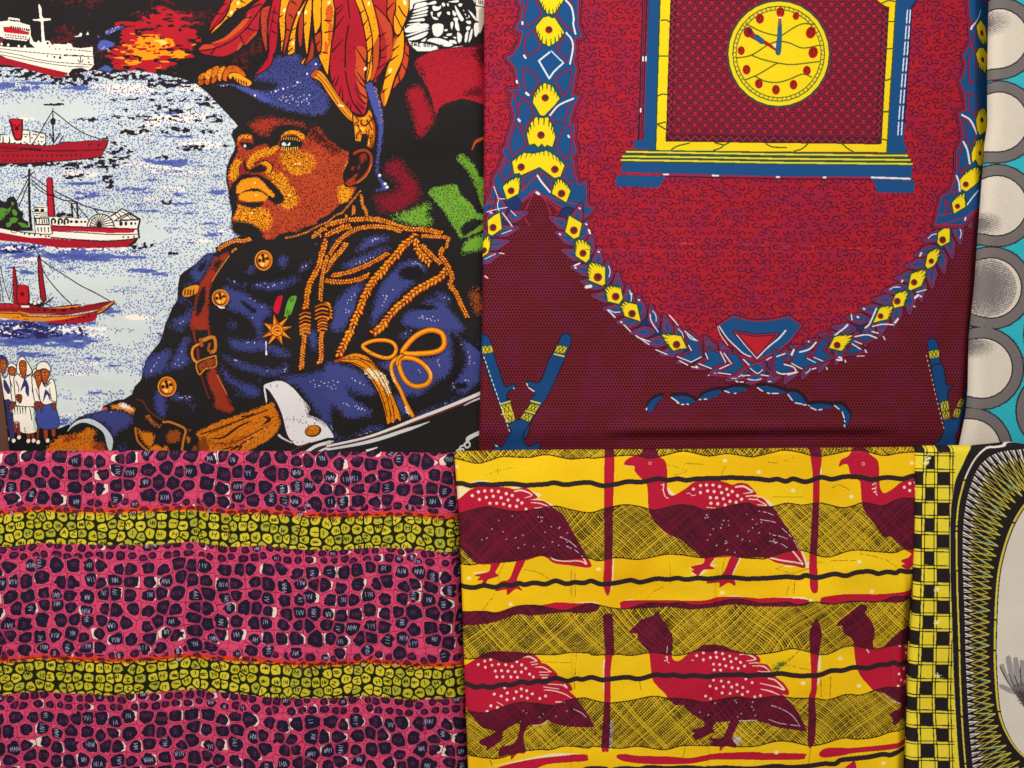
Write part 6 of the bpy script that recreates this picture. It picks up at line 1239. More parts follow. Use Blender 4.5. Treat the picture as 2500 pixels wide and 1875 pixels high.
    # ---- wavering black lines
    for parts in [(('a', '-100 580 70 585 150 580 270 612 400 590 550 602 700 590 850 588 1000 606 1150 600 1300 590 1400 572 1550 600 1700 580 1880 570'), ('b', '110 612 300 592 450 560 650 562 870 520 1000 540 1130 520 1250 540 1400 520 1650 515 1850 505 2100 515'), ('c', '0 520 150 540 270 525 380 555 480 520 650 560 850 500 1000 525 1180 490 1400 500 1530 530 1750 500 1950 520 2100 480 2330 490')),
                  (('d', '-100 570 140 590 310 610 450 580 600 605 700 570 830 580 920 550 1000 570 1130 545 1280 565 1420 520 1560 560 1680 540 1800 550 1900 520'), ('e', '100 562 300 545 500 510 630 540 850 490 1000 500 1130 480 1250 500 1400 480 1550 490 1750 470 1850 470 2050 490'), ('f', '0 485 130 480 380 460 560 470 650 440 800 470 1030 420 1180 445 1330 400 1520 390 1630 420 1750 395 1870 410 1930 380 2060 400 2330 370')),
                  (('g', '-100 510 190 522 340 570 430 550 540 572 700 530 820 535 960 490 1060 510 1180 480 1260 490 1420 440 1570 480 1700 450 1780 460 1900 430'), ('h', '100 462 230 450 450 430 610 456 830 400 950 410 1080 400 1200 420 1350 405 1530 420 1680 400 1850 400 1980 390 2080 410'), ('i', '0 395 150 400 300 380 500 410 720 410 850 400 1000 350 1150 350 1300 310 1500 320 1650 280 1770 275 1850 245 1950 270 2330 230')),
                  (('g', '1700 1740 1850 1665 2080 1665'), ('h', '200 1690 400 1662 600 1676 750 1652 1000 1666 1250 1656 1500 1668 1750 1650 2000 1662'), ('i', '0 1662 250 1640 450 1660 700 1640 900 1612 1050 1612 1120 1562 1250 1545 1500 1520 1700 1480 1800 1490 1950 1442 2330 1430'))]:
        c.stroke(curve(*parts), 12.0, INK)
    for s in ['180 -40 250 40 330 60', '1180 1659 1280 1580 1320 1580 1330 1659']:
        pass
    c.fill(T['i']('1170 1690 1280 1585 1320 1580 1330 1700'), RED)
    return c


# ---- cloth 4: pink cells with two yellow-green stripes
def paint_pink():
    PNK = rgb(224, 88, 128); NAV = rgb(44, 36, 60); CRM = rgb(240, 224, 214)
    c = Cloth(-80, 1060, 1180, 1960, PNK, 14)
    h, w = c.h, c.w
    rng = c.rng
    gy, gx = np.mgrid[0:h, 0:w].astype(np.float32)
    X = gx + c.x0; Y = gy + c.y0
    wav = np.interp(X[0], [-80, 0, 150, 300, 480, 640, 800, 950, 1120, 1200], [0, 0, 1, -3, -4, 4, 8, 9, 14, 16])
    wob = (vnoise(h, w, 90, 400, 41, 1) - .5) * 14
    V = Y - wav[None, :] - wob                      # cloth rows, straightened

    def cells(cw, ch, off, seed):
        """rounded cells: returns distance-to-edge, cell id and cell centres"""
        r = np.random.default_rng(seed)
        nx, ny = int(w / cw) + 5, int(h / ch) + 5
        jx = r.uniform(-.30, .30, (ny, nx)); jy = r.uniform(-.26, .26, (ny, nx))
        sx = np.arange(nx)[None, :] + jx + .12 * (np.arange(ny)[:, None] % 2) - 2; sy = np.arange(ny)[:, None] + jy - 2
        sx = sx * cw; sy = sy * ch
        u = gx; v = V - c.y0 + off
        iy = np.floor(v / ch).astype(int) + 2; f1 = np.full((h, w), 1e9, np.float32); f2 = f1.copy(); idx = np.zeros((h, w), np.int32)
        for dy in (-1, 0, 1):
            ry = np.clip(iy + dy, 0, ny - 1)
            ix = np.floor(u / cw - .12 * (ry % 2)).astype(int) + 2
            for dx in (-1, 0, 1):
                rx = np.clip(ix + dx, 0, nx - 1)
                d = np.hypot(u - sx[ry, rx], (v - sy[ry, rx]) * cw / ch * .86)
                k = d < f1
                f2 = np.where(k, f1, np.minimum(f2, d)); f1 = np.where(k, d, f1); idx = np.where(k, ry * nx + rx, idx)
        return f2 - f1, f1, idx, sx.ravel() + c.x0, sy.ravel()
    nz = vnoise(h, w, 7, 7, 43, 2)
    S = [(1250, 1330), (1612, 1692), (1975, 2060)]
    inS = np.zeros((h, w), bool); small = inS.copy(); edge = np.zeros((h, w), np.float32)
    for a, b in S:
        inS |= (V > a) & (V < b); small |= (V > a - 24) & (V < b + 40)
        edge = np.maximum(edge, np.clip(1 - np.abs(V - a + 4) / 12, 0, 1))
    # large cells; the repeat of the printing roller is 284 wide
    e, f, idx, sx, sy = cells(36.5, 33.5, 10, 51)
    e2, f_2, idx2, sx2, sy2 = cells(27, 21.5, 4, 52)
    rs = np.random.default_rng(61)
    def zone(SY, off):
        v = SY + c.y0 - off
        z = np.zeros(len(v), bool)
        for a_, b_ in S:
            z |= (v > a_ - 26) & (v < b_ + 42)
        return z
    z1 = zone(sy, 10); z2 = zone(sy2, 4)
    ph = ((sx - 189) % 283.7) / 283.7
    siz = rs.uniform(.72, 1.10, len(sx)) + .22 * np.exp(-(np.minimum(ph, 1 - ph) / .05) ** 2)
    rad = f / (19.6 * siz[np.minimum(idx, len(siz) - 1)])
    nz2 = vnoise(h, w, 11, 11, 45, 2)
    inb = ~z1[idx]
    big = (rad + .45 * np.clip(1 - e / 9.0, 0, 1) + (nz2 - .5) * .85 < 1.04) & (e > 3.2) & inb & ~inS
    siz2 = rs.uniform(.7, 1.1, len(sx2))
    sm = (f_2 / (12.6 * siz2[idx2]) + .5 * np.clip(1 - e2 / 6, 0, 1) + (nz - .5) * .4 < 1.05) & (e2 > 3) & z2[idx2] & ~inS & (~inb | (rad > 1.35))
    c.a[(e < 1.3) & inb] = rgb(150, 40, 84)
    c.a[(e2 < 1.2) & ~inb & ~inS] = rgb(150, 40, 84)
    dxc = gx - (sx[idx] - c.x0); dyc = (V - c.y0 + 10) - sy[idx]
    nearw = np.exp(-((((sx - 240) % 283.7) / 283.7 - .0) / .10) ** 2) + np.exp(-((1 - ((sx - 240) % 283.7) / 283.7) / .06) ** 2)
    pw = rs.random(len(sx)) < .30 + .75 * nearw
    sd = rs.random(len(sx)) < .75
    wh = pw[idx] & inb & (e > 2.0) & (rad > .80) & (np.where(sd[idx], dxc, -dxc) > 4) & (np.abs(dyc) < 12 + 6 * (nz2 - .5)) & (rad < 1.7)
    c.a[wh & ~inS] = CRM
    pw2 = rs.random(len(sx2)) < .14
    c.a[pw2[idx2] & z2[idx2] & (e2 > 2) & (gx - (sx2[idx2] - c.x0) > 4) & ~inS & ~inb] = CRM
    c.a[(edge > .25 + .5 * nz) & ~inS] = rgb(224, 76, 44)
    c.a[big] = NAV
    c.a[sm] = rgb(66, 28, 62)
    c.a[sm & (edge > 0.3)] = rgb(120, 34, 40)
    # stripe cells
    e3, f3, idx3, sx3, sy3 = cells(25.0, 23.0, 6, 53)
    c.a[inS] = rgb(40, 44, 18)
    yc = inS & (e3 > 3.2) & (f3 / 13.6 + .5 * np.clip(1 - e3 / 8, 0, 1) + (nz - .5) * .3 < 1.06)
    c.a[yc] = rgb(206, 196, 54)
    lum = np.random.default_rng(7).random(idx3.max() + 2)[idx3]
    c.a[yc & (lum > .6)] = rgb(224, 210, 66); c.a[yc & (lum < .2)] = rgb(186, 184, 66)
    for a, b in S:
        c.a[(V > a - 1) & (V < a + 4) & (e3 > 3)] = rgb(232, 150, 44)
    # marks scratched into the cells
    vis = lambda ids, m: np.unique(ids[m])
    wv = lambda x: np.interp(x, np.arange(w) + c.x0, wav)
    GL = ['W', 'H', 'M', 'A', 'V', 'N', 'Y', 'I', '1']
    for ids, m, SX, SY, off, kind in ((idx, big, sx, sy, 10, 0), (idx2, sm, sx2, sy2, 4, 1), (idx3, yc, sx3, sy3, 6, 2)):
        u, cnt = np.unique(ids[m], return_counts=True)
        for j, n_ in zip(u, cnt):
            if n_ < (160 if kind == 0 else 60):
                continue
            x = SX[j]; y = SY[j] + c.y0 - off
            xi = int(np.clip(x - c.x0, 0, w - 1)); yi = int(np.clip(y + wv(x) - c.y0, 0, h - 1))
            y = y + wv(x) + wob[yi, xi]
            if kind == 2:
                ch = GL[rng.integers(len(GL))] + (GL[rng.integers(len(GL))] if rng.random() < .5 else '')
                rot = rng.uniform(-.35, .35) + (np.pi / 2 if rng.random() < .45 else 0)
                if len(ch) == 2:
                    glyph(c, ch, x - 3.4, y, 6.6, 8.6, rgb(52, 50, 20), 1.7, 0, rot, .6)
                else:
                    glyph(c, ch, x, y, 8, 9.5, rgb(52, 50, 20), 1.8, 0, rot, .95)
            else:
                s = 1.0 if kind == 0 else .62
                col = rgb(168, 166, 196) if rng.random() < (.30 if kind == 0 else .12) else rgb(112, 52, 92)
                k = 2 if rng.random() < .5 else 3
                ch = ''.join(GL[rng.integers(len(GL))] for _ in range(k))
                rot = rng.uniform(-.25, .25) + (np.pi / 2 if rng.random() < .35 else 0)
                if rot > 1:
                    for q in range(k):
                        glyph(c, ch[q], x, y + (q - (k - 1) / 2) * 7.5 * s, 1, 10 * s, col, 1.5, 0, rot, .6)
                else:
                    glyph(c, ch, x - (k - 1) * 3.6 * s, y, 7.2 * s, 11 * s, col, 1.5, 0, rot, .5)
    return c


# ---- cloth 5: grey rings on turquoise
def paint_rings():
    CY = rgb(56, 188, 206); GRY = rgb(124, 118, 118); CRM = rgb(226, 217, 204); K = rgb(58, 44, 58)
    c = Cloth(2300, -80, 2760, 1180, CY, 17)
    sh = 9
    cols = [[(2427, -108), (2427, 93), (2427, 297), (2424, 502), (2410, 703), (2388, 899), (2360, 1096)], [(2606, -10), (2606, 196), (2604, 400), (2600, 604), (2592, 815), (2574, 1003), (2552, 1200)], [(2790, 93), (2790, 297), (2786, 502), (2776, 703), (2760, 899), (2740, 1096)]]
    cols = [[(x + sh, y) for x, y in L] for L in cols]
    for L in cols:
        for x, y in L:
            c.ell(x, y, 104, 102.5, K)
    for L in cols:
        for x, y in L:
            p = np.stack([x + 106 * np.cos(np.linspace(0, 6.28, 40)), y + 105 * np.sin(np.linspace(0, 6.28, 40))], 1)
            c.soft(np.vstack([p]), K, 2, 2, .25)
            c.ell(x, y, 100.5, 99.5, GRY)
    for L in cols:
        for x, y in L:
            c.ell(x, y, 76.5, 75.5, K); c.ell(x, y, 73.4, 72.4, CRM)
    # engraved shading inside some discs
    def shade(x, y, ox, oy, rx, ry, s, ang):
        xa, ya, m = c.mask(np.stack([x + 72 * np.cos(np.linspace(0, 6.28, 40)), y + 71 * np.sin(np.linspace(0, 6.28, 40))], 1))
        yy, xx = np.mgrid[0:m.shape[0], 0:m.shape[1]].astype(np.float32)
        gx = xx + xa + c.x0; gy = yy + ya + c.y0
        d = np.clip(1.15 - np.hypot((gx - ox) / rx, (gy - oy) / ry), 0, 1) * s
        ln = ((gx * np.sin(ang) + gy * np.cos(ang)) / 4.2) % 1
        g = c.grain(m.shape, 2)
        k = m & (d * (1.0 + .5 * g) > .18 + ln * .95)
        c.put(xa, ya, k, rgb(134, 126, 128))
    shade(2427, 93, 2400, 50, 70, 40, 1.1, .25); shade(2424, 502, 2395, 545, 55, 34, 1.05, .2); shade(2410, 703, 2400, 700, 120, 110, 1.15, .15); shade(2388, 899, 2365, 842, 70, 36, 1.05, .3); shade(2360, 1096, 2330, 1060, 30, 60, .5, .2)
    for x, y in ((2606, 196), (2600, 604), (2592, 815)):
        shade(x, y, x - 30, y - 30, 70, 50, 1.0, .2)
    return c


# ---- cloth 6: yellow and black check beside a toothed black oval
def paint_check():
    YEL = rgb(244, 226, 66); K = rgb(46, 38, 42); CRM = rgb(230, 222, 212); WH = rgb(238, 232, 226)
    c = Cloth(2180, 1050, 2700, 1960, YEL, 19)
    yy = np.array([1050, 1200, 1300, 1438, 1577, 1681, 1760, 1850, 1960], float)
    cols = [np.interp(yy, [1050, 1200, 1450, 1681, 1850, 1960], q) for q in ([2216, 2215, 2210, 2196, 2190, 2186], [2262, 2256.5, 2252, 2243, 2246, 2248], [2286, 2285.5, 2284, 2280, 2286, 2290], [2324, 2322, 2322, 2318, 2322, 2326])]
    at = lambda k, y: np.interp(y, yy, cols[k])
    rows = [1068 + 39.4 * k for k in range(24)]
    for j, y in enumerate(rows):
        for k in range(3):
            y1 = y + 39.4
            sag = 2.5 * np.sin(j * .9)
            if (j + k) % 2 == 0:
                c.fill(np.array([(at(k, y) + 3.4, y + 3.2 + sag), (at(k + 1, y) - 3.2, y + 4 + sag), (at(k + 1, y1) - 3.2, y1 - 3.4 + sag), (at(k, y1) + 3.4, y1 - 4 + sag)]), K, False)
        for d in (-4.0, 3.4):
            c.stroke(np.array([(2180, y + d + 2.5 * np.sin(j * .9)), (2250, y + d - .5 + 2.5 * np.sin(j * .9)), (2330, y + d + .8 + 2.5 * np.sin(j * .9))]), 2.3, rgb(52, 46, 40), False)
    for k in range(4):
        for d in (-3.6, 3.6):
            c.stroke(np.stack([cols[k] + d, yy], 1), 2.3, rgb(52, 46, 40), True)
    for x, y in ((2268, 1118), (2288, 1440), (2287, 1520), (2290, 1650), (2262, 1130)):
        c.soft(np.array([(x - 5, y - 4), (x + 5, y - 5), (x + 4, y + 4), (x - 5, y + 5)], float), rgb(252, 246, 190), 3, 2)
    # oval
    outer = np.array([(2540, 1070), (2470, 1078), (2420, 1084), (2376, 1090), (2352, 1130), (2333, 1171), (2325, 1212), (2321, 1252), (2320, 1350), (2321, 1438), (2325, 1577), (2332, 1716), (2342, 1875), (2352, 1960)], float)
    c.fill(np.vstack([smooth(outer, False, 6), [(2720, 1960), (2720, 1050)]]), K, False)
    c.stroke(outer[4:], 1.6, rgb(216, 214, 120))
    ln = np.array([(2520, 1082), (2470, 1078), (2450, 1088), (2433, 1091), (2406, 1095), (2379, 1122), (2355, 1171), (2341, 1225), (2336, 1280), (2336, 1350), (2338, 1473), (2342, 1587), (2349, 1750), (2358, 1875), (2364, 1960)], float)
    c.stroke(ln[:8], (6, 5, 4.4, 3.6), WH); c.stroke(ln[6:], 4.2, rgb(226, 212, 84))
    for y in (1172, 1285, 1297, 1394, 1588, 1750, 1865):
        x = np.interp(y, ln[4:, 1], ln[4:, 0]); c.ell(x, y, 5, 2, K)
    # teeth
    A = np.array([(2600, 1098), (2545, 1095), (2490, 1097), (2440, 1104), (2408, 1120), (2385, 1147), (2366, 1197), (2355, 1250), (2351, 1310), (2351, 1380), (2353, 1450), (2355, 1520), (2357, 1590), (2361, 1670), (2365, 1750), (2372, 1830), (2378, 1900), (2384, 1960)], float)
    B = np.array([(2600, 1190), (2560, 1193), (2530, 1197), (2512, 1202), (2496, 1210), (2477, 1228), (2459, 1256), (2444, 1298), (2434, 1345), (2424, 1402), (2418, 1460), (2415, 1525), (2415, 1590), (2419, 1668), (2430, 1738), (2448, 1802), (2480, 1850), (2520, 1880)], float)
    Ap, Bp = smooth(A, False, 12), smooth(B, False, 12)
    dA = np.r_[0, np.cumsum(np.hypot(*np.diff(Ap, axis=0).T))]
    def at2(t, f):
        s_ = np.clip(t, 0, 1) * dA[-1]
        a_ = np.array([np.interp(s_, dA, Ap[:, 0]), np.interp(s_, dA, Ap[:, 1])]); b_ = np.array([np.interp(s_, dA, Bp[:, 0]), np.interp(s_, dA, Bp[:, 1])])
        return a_ + (b_ - a_) * f
    n = 34
    r = c.rng
    for k in range(n):
        t0, t1, t2 = k / n, (k + .5) / n, (k + 1.) / n
        e = r.uniform(-.12, .12) / n
        col = rgb(212, 198, 70) if k % 3 else rgb(196, 204, 120)
        for j in range(2):
            ta, tb = t0 + j * .5 / n, t0 + (j + 1) * .5 / n
            c.fill(np.array([at2(ta + .04 / n, 0), at2((ta + tb) / 2, .30 + .1 * j), at2(tb - .12 / n, 0)]), WH, False)
            c.stroke(np.array([at2((ta + tb) / 2, -.02), at2((ta + tb) / 2, .17)]), (2.6, 1.4), K, False)
        c.stroke(np.array([at2(t0, .22), at2(t1 + e, .99), at2(t2, .22)]), (2.0, 3.4, 2.0), col, False)
        c.stroke(np.array([at2(t1, .18), at2(t2 + e, .90), at2(t2 + .5 / n, .18)]), (1.4, 2.2, 1.4), rgb(206, 190, 70), False)
        c.stroke(np.array([at2(t0 + .3 / n, .55), at2(t1 + e, .80), at2(t2 - .3 / n, .55)]), 1.3, rgb(170, 196, 140), False)
    inn = np.array([(2660, 1190), (2560, 1196), (2530, 1205), (2500, 1231), (2471, 1277), (2450, 1334), (2435, 1404), (2428, 1508), (2427, 1612), (2437, 1733), (2463, 1802), (2500, 1847), (2560, 1890), (2680, 1910)], float)
    band = smooth(inn, False, 8) 
    c.stroke(inn, 9, K); c.stroke(inn + np.array([2, 1]), 5.4, rgb(226, 212, 84))
    c.fill(np.vstack([band + np.array([4.6, 2.4]), [(2740, 1905), (2740, 1190)]]), K, False)
    c.fill(np.vstack([band + np.array([7, 3.6]), [(2740, 1905), (2740, 1195)]]), CRM, False)
    for y in (1276, 1513, 1588, 1738):
        x = np.interp(y, inn[3:12, 1], inn[3:12, 0]); c.ell(x + 1, y, 5, 2, K)
    # half-tone hand
    Z = lambda s: pts(s, 2200, 1300, 2.887)
    H1, H2, H3 = rgb(178, 172, 174), rgb(140, 132, 138), rgb(92, 82, 92)
    for s, col in [('690 1085 705 1070 760 1090 830 1130 800 1142 720 1110', H1), ('695 950 705 930 725 932 745 990 790 1080 830 1130 790 1110 740 1040', H1), ('738 900 745 872 768 872 785 930 800 1020 830 1100 790 1090 760 1000', H1), ('790 905 800 882 820 884 835 950 850 1040 850 1110 810 1080', H1), ('838 915 850 902 880 910 960 1000 960 1120 850 1110', H1), ('790 1090 850 1060 1000 1060 1040 1300 900 1250 840 1190', H2)]:
        c.fill(Z(s), col)
    for s in ['700 950 750 1050 800 1120', '760 1000 800 1090', '800 1010 830 1090', '840 960 850 1080']:
        c.stroke(Z(s), 2.6, H3)
    c.soft(Z('800 1110 880 1120 1000 1200 1040 1320 900 1250 840 1190'), H3, 6, 2, .9)
    xa, ya, m = c.mask(Z('690 870 1040 870 1040 1320 690 1320'))
    g2y, g2x = np.mgrid[0:m.shape[0], 0:m.shape[1]]
    sub = c.a[ya:ya + m.shape[0], xa:xa + m.shape[1]]
    dk = (sub[..., 0] < 200) & ((g2x + g2y) % 3 == 0)
    sub[dk] = sub[dk] * .86
    return c
# ---------------------------------------------------------------- materials
def cloth_material(name, c, tone=1.0, gloss=0.7, bump=0.25):
    """procedural cotton: the print drawn above as ink colour, woven relief, slight unevenness of the dye"""
    img = bpy.data.images.new(name, c.w, c.h, alpha=False, float_buffer=False)
    px = np.ones((c.h, c.w, 4), np.float32)
    px[..., :3] = (np.clip(c.a, 0, 255)[::-1] / 255.0) ** tone      # depth of the dye
    img.pixels.foreach_set(px.ravel())
    img.update()
    img.pack()
    m = bpy.data.materials.new(name)
    m.use_nodes = True
    nt = m.node_tree
    N, L = nt.nodes, nt.links
    b = N['Principled BSDF']
    tex = N.new('ShaderNodeTexImage'); tex.image = img; tex.interpolation = 'Linear'; tex.extension = 'MIRROR'
    uv = N.new('ShaderNodeUVMap'); uv.uv_map = 'print'
    L.new(uv.outputs[0], tex.inputs[0])
    geo = N.new('ShaderNodeNewGeometry')
    # uneven dye
    n1 = N.new('ShaderNodeTexNoise'); n1.inputs['Scale'].default_value = 9.0; n1.inputs['Detail'].default_value = 6.0
    L.new(geo.outputs['Position'], n1.inputs['Vector'])
    n2 = N.new('ShaderNodeTexNoise'); n2.inputs['Scale'].default_value = 900.0; n2.inputs['Detail'].default_value = 2.0
    L.new(geo.outputs['Position'], n2.inputs['Vector'])
    mr = N.new('ShaderNodeMapRange'); mr.inputs['From Min'].default_value = 0.25; mr.inputs['From Max'].default_value = 0.75
    mr.inputs['To Min'].default_value = 0.94; mr.inputs['To Max'].default_value = 1.05
    L.new(n1.outputs['Fac'], mr.inputs['Value'])
    mr2 = N.new('ShaderNodeMapRange'); mr2.inputs['From Min'].default_value = 0.2; mr2.inputs['From Max'].default_value = 0.8
    mr2.inputs['To Min'].default_value = 0.86; mr2.inputs['To Max'].default_value = 1.12
    L.new(n2.outputs['Fac'], mr2.inputs['Value'])
    mu = N.new('ShaderNodeMath'); mu.operation = 'MULTIPLY'
    L.new(mr.outputs[0], mu.inputs[0]); L.new(mr2.outputs[0], mu.inputs[1])
    vm = N.new('ShaderNodeVectorMath'); vm.operation = 'SCALE'
    L.new(tex.outputs['Color'], vm.inputs[0]); L.new(mu.outputs[0], vm.inputs['Scale'])
    L.new(vm.outputs[0], b.inputs['Base Color'])
    # weave: warp and weft threads
    sc = N.new('ShaderNodeVectorMath'); sc.operation = 'MULTIPLY'; sc.inputs[1].default_value = (1, 1, 1)
    w1 = N.new('ShaderNodeTexWave'); w1.wave_type = 'BANDS'; w1.bands_direction = 'X'; w1.inputs['Scale'].default_value = 420.0; w1.inputs['Distortion'].default_value = 0.6
    w2 = N.new('ShaderNodeTexWave'); w2.wave_type = 'BANDS'; w2.bands_direction = 'Z'; w2.inputs['Scale'].default_value = 420.0; w2.inputs['Distortion'].default_value = 0.6
    L.new(geo.outputs['Position'], w1.inputs['Vector']); L.new(geo.outputs['Position'], w2.inputs['Vector'])
    ad = N.new('ShaderNodeMath'); ad.operation = 'ADD'
    L.new(w1.outputs['Fac'], ad.inputs[0]); L.new(w2.outputs['Fac'], ad.inputs[1])
    bp = N.new('ShaderNodeBump'); bp.inputs['Strength'].default_value = bump; bp.inputs['Distance'].default_value = 0.0002
    L.new(ad.outputs[0], bp.inputs['Height'])
    L.new(bp.outputs[0], b.inputs['Normal'])
    b.inputs['Roughness'].default_value = gloss
    b.inputs['Specular IOR Level'].default_value = 0.10
    return m


def wood_material():
    m = bpy.data.materials.new('brown_panel')
    m.use_nodes = True
    N, L = m.node_tree.nodes, m.node_tree.links
    b = N['Principled BSDF']
    tc = N.new('ShaderNodeTexCoord')
    mp = N.new('ShaderNodeMapping'); mp.inputs['Scale'].default_value = (14, 1, 1.2)
    n = N.new('ShaderNodeTexNoise'); n.inputs['Scale'].default_value = 3.0; n.inputs['Detail'].default_value = 8
    r = N.new('ShaderNodeValToRGB')
    r.color_ramp.elements[0].color = (0.085, 0.026, 0.016, 1); r.color_ramp.elements[1].color = (0.15, 0.05, 0.03, 1)
    L.new(tc.outputs['Object'], mp.inputs[0]); L.new(mp.outputs[0], n.inputs['Vector']); L.new(n.outputs['Fac'], r.inputs[0]); L.new(r.outputs[0], b.inputs['Base Color'])
    b.inputs['Roughness'].default_value = 0.5
    return m


# ---------------------------------------------------------------- cloth sheets
def smoothstep(a, b, x):
    t = np.clip((x - a) / (b - a), 0, 1)
    return t * t * (3 - 2 * t)


def wrinkles(seed, amp, lx, ly):
    n = vnoise(160, 220, lx, ly, seed, 3)
    def f(u, v, u0, v0):
        yy = np.clip((v - v0 + 300) / 14.0, 0, 158); xx = np.clip((u - u0 + 300) / 14.0, 0, 218)
        y0 = yy.astype(int); x0 = xx.astype(int)
        y0 = np.minimum(y0, 158); x0 = np.minimum(x0, 218)
        fy = yy - y0; fx = xx - x0
        fy = fy * fy * (3 - 2 * fy); fx = fx * fx * (3 - 2 * fx)
        return amp * ((n[y0, x0] * (1 - fx) + n[y0, x0 + 1] * fx) * (1 - fy) + (n[y0 + 1, x0] * (1 - fx) + n[y0 + 1, x0 + 1] * fx) * fy - .5)
    return f


def sheet(name, root, mat, c, left, right, top, bot, d0, depth, nu=170, nv=150, k_depth=None, close=0.0025):
    """a hanging sheet: left/right(v) and top/bot(u) are its outline on the cloth, depth(u, v) how far it stands out (metres)"""
    k = (DIST - (d0 if k_depth is None else k_depth)) / DIST
    S = np.linspace(0, 1, nu + 1); Tt = np.linspace(0, 1, nv + 1)
    s, t = np.meshgrid(S, Tt)
    v = top(0 * s) + t * (bot(0 * s) - top(0 * s))
    u = left(v) + s * (right(v) - left(v))
    v = top(u) + t * (bot(u) - top(u))
    u = left(v) + s * (right(v) - left(v))
    d = d0 + depth(u, v, s, t)
    P = np.stack([(u - 1250) * MM * k, -d, ZC + (937.5 - v) * MM * k], -1).reshape(-1, 3)
    nP = len(P)
    i = np.arange((nu + 1) * (nv + 1)).reshape(nv + 1, nu + 1)
    q = np.stack([i[:-1, :-1], i[1:, :-1], i[1:, 1:], i[:-1, 1:]], -1).reshape(-1, 4)
    UV = np.stack([(u - c.x0) / c.w, 1 - (v - c.y0) / c.h], -1).reshape(-1, 2)
    # give the sheet its thickness: a second skin just behind, stitched along the rim
    P2 = P.copy(); P2[:, 1] += close
    rim = np.concatenate([i[0, :-1], i[:-1, -1], i[-1, :0:-1], i[:0:-1, 0]])
    rn = np.roll(rim, -1)
    allP = np.vstack([P, P2])
    faces = np.vstack([q, q[:, ::-1] + nP, np.stack([rim, rn, rn + nP, rim + nP], -1)])
    me = bpy.data.meshes.new(name)
    me.from_pydata(allP.tolist(), [], faces.tolist())
    lay = me.uv_layers.new(name='print')
    li = np.empty(len(me.loops), np.int32); me.loops.foreach_get('vertex_index', li)
    UV2 = np.vstack([UV, UV])
    lay.data.foreach_set('uv', UV2[li].astype(np.float32).ravel())
    me.polygons.foreach_set('use_smooth', np.ones(len(me.polygons), bool))
    me.materials.append(mat)
    me.update()
    o = bpy.data.objects.new(name, me)
    scene.collection.objects.link(o)
    if root is not None:
        o.parent = root
        o.matrix_parent_inverse = root.matrix_world.inverted()
    return o


def cloth_root(label, u, d):
    o = bpy.data.objects.new('printed_cloth', None)
    scene.collection.objects.link(o)
    o.empty_display_size = 0.05
    o.location = ((u - 1250) * MM, -d, ZC + (937.5 - 1900) * MM)
    bpy.context.view_layer.update()
    o['label'] = label
    o['category'] = 'printed cloth'
    o['group'] = 'printed cotton cloths hung side by side'
    return o


def line(*p):
    xs, ys = zip(*p)
    return lambda t: np.interp(t, xs, ys)


def edge_round(dist, r, drop):
    """rolls the sheet back towards its edge over r print units"""
    x = np.clip(1 - dist / r, 0, 1)
    return -drop * (1 - np.sqrt(np.clip(1 - x * x, 0, 1)))


# wall panel behind the display
me = bpy.data.meshes.new('wall')
bm = bmesh.new()
bmesh.ops.create_cube(bm, size=1.0)
for q in bm.verts:
    q.co = (q.co.x * 2.4, q.co.y * 0.02 + 0.045, ZC + q.co.z * 1.9)
bm.to_mesh(me); bm.free()
me.materials.append(wood_material())
wall = bpy.data.objects.new('wall', me)
scene.collection.objects.link(wall)
wall['kind'] = 'structure'

# ---- man in plumed hat
c1 = paint_portrait(); M1 = cloth_material('portrait_print', c1, 1.16)
R1 = cloth_root('dark blue cloth printed with a uniformed man in a feathered hat and ships', 560, 0.0)
W1 = wrinkles(71, 0.006, 18, 9)
def dep1(u, v, s, t):
    d = W1(u, v, -120, 0) + 0.0016 * np.sin((v - 60) / 46.0 + u / 400) * smoothstep(0, 300, u)
    d = d + edge_round(u - l1(v), 16, 0.006) + edge_round(1196 - u, 40, 0.022)
    return d - 0.0016 * np.exp(-((v - 560 - u * .01) / 5.0) ** 2) * (u > 500)
l1 = line((-400, -174), (1300, 44))
sheet('front_layer', R1, M1, c1, l1, lambda v: 0 * v + 1200, lambda u: 0 * u - 300, lambda u: 0 * u + 1240, 0.0, dep1)

# ---- mantel clock
c2 = paint_clock(); M2 = cloth_material('clock_print', c2, 1.14)
R2 = cloth_root('crimson cloth printed with a mantel clock inside a peacock feather garland', 1780, 0.012)
W2 = wrinkles(72, 0.005, 22, 12)
r2 = line((-400, 2394), (0, 2386), (300, 2386), (500, 2384), (950, 2352), (1300, 2330))
l2 = line((-400, 1183), (0, 1182), (400, 1181), (800, 1176), (1100, 1168), (1300, 1164))
def dep2(u, v, s, t):
    cr = r2(v)
    d = W2(u, v, 1180, 0)
    d = d - np.clip(u - cr + 3, 0, 400) * MM * 1.05 - 0.003 * smoothstep(-150, 0, u - cr)
    d = d + edge_round(u - l2(v), 14, 0.007)
    win = smoothstep(1440, 1560, u) * (1 - smoothstep(2080, 2240, u))
    yv = v + (u - 1800) * .012
    d = d + win * (0.0035 * np.exp(-((yv - 1044) / 14.0) ** 2) - 0.0035 * np.exp(-((yv - 1068) / 12.0) ** 2)) - 0.004 * smoothstep(1050, 1100, v)
    d = d - 0.0014 * np.exp(-((v - 606) / 6.0) ** 2) * smoothstep(1380, 1480, u) * (1 - smoothstep(2150, 2250, u))
    return d
sheet('front_layer', R2, M2, c2, l2, lambda v: r2(v) + 78, lambda u: 0 * u - 300, lambda u: 0 * u + 1240, 0.012, dep2, nu=240, nv=190)

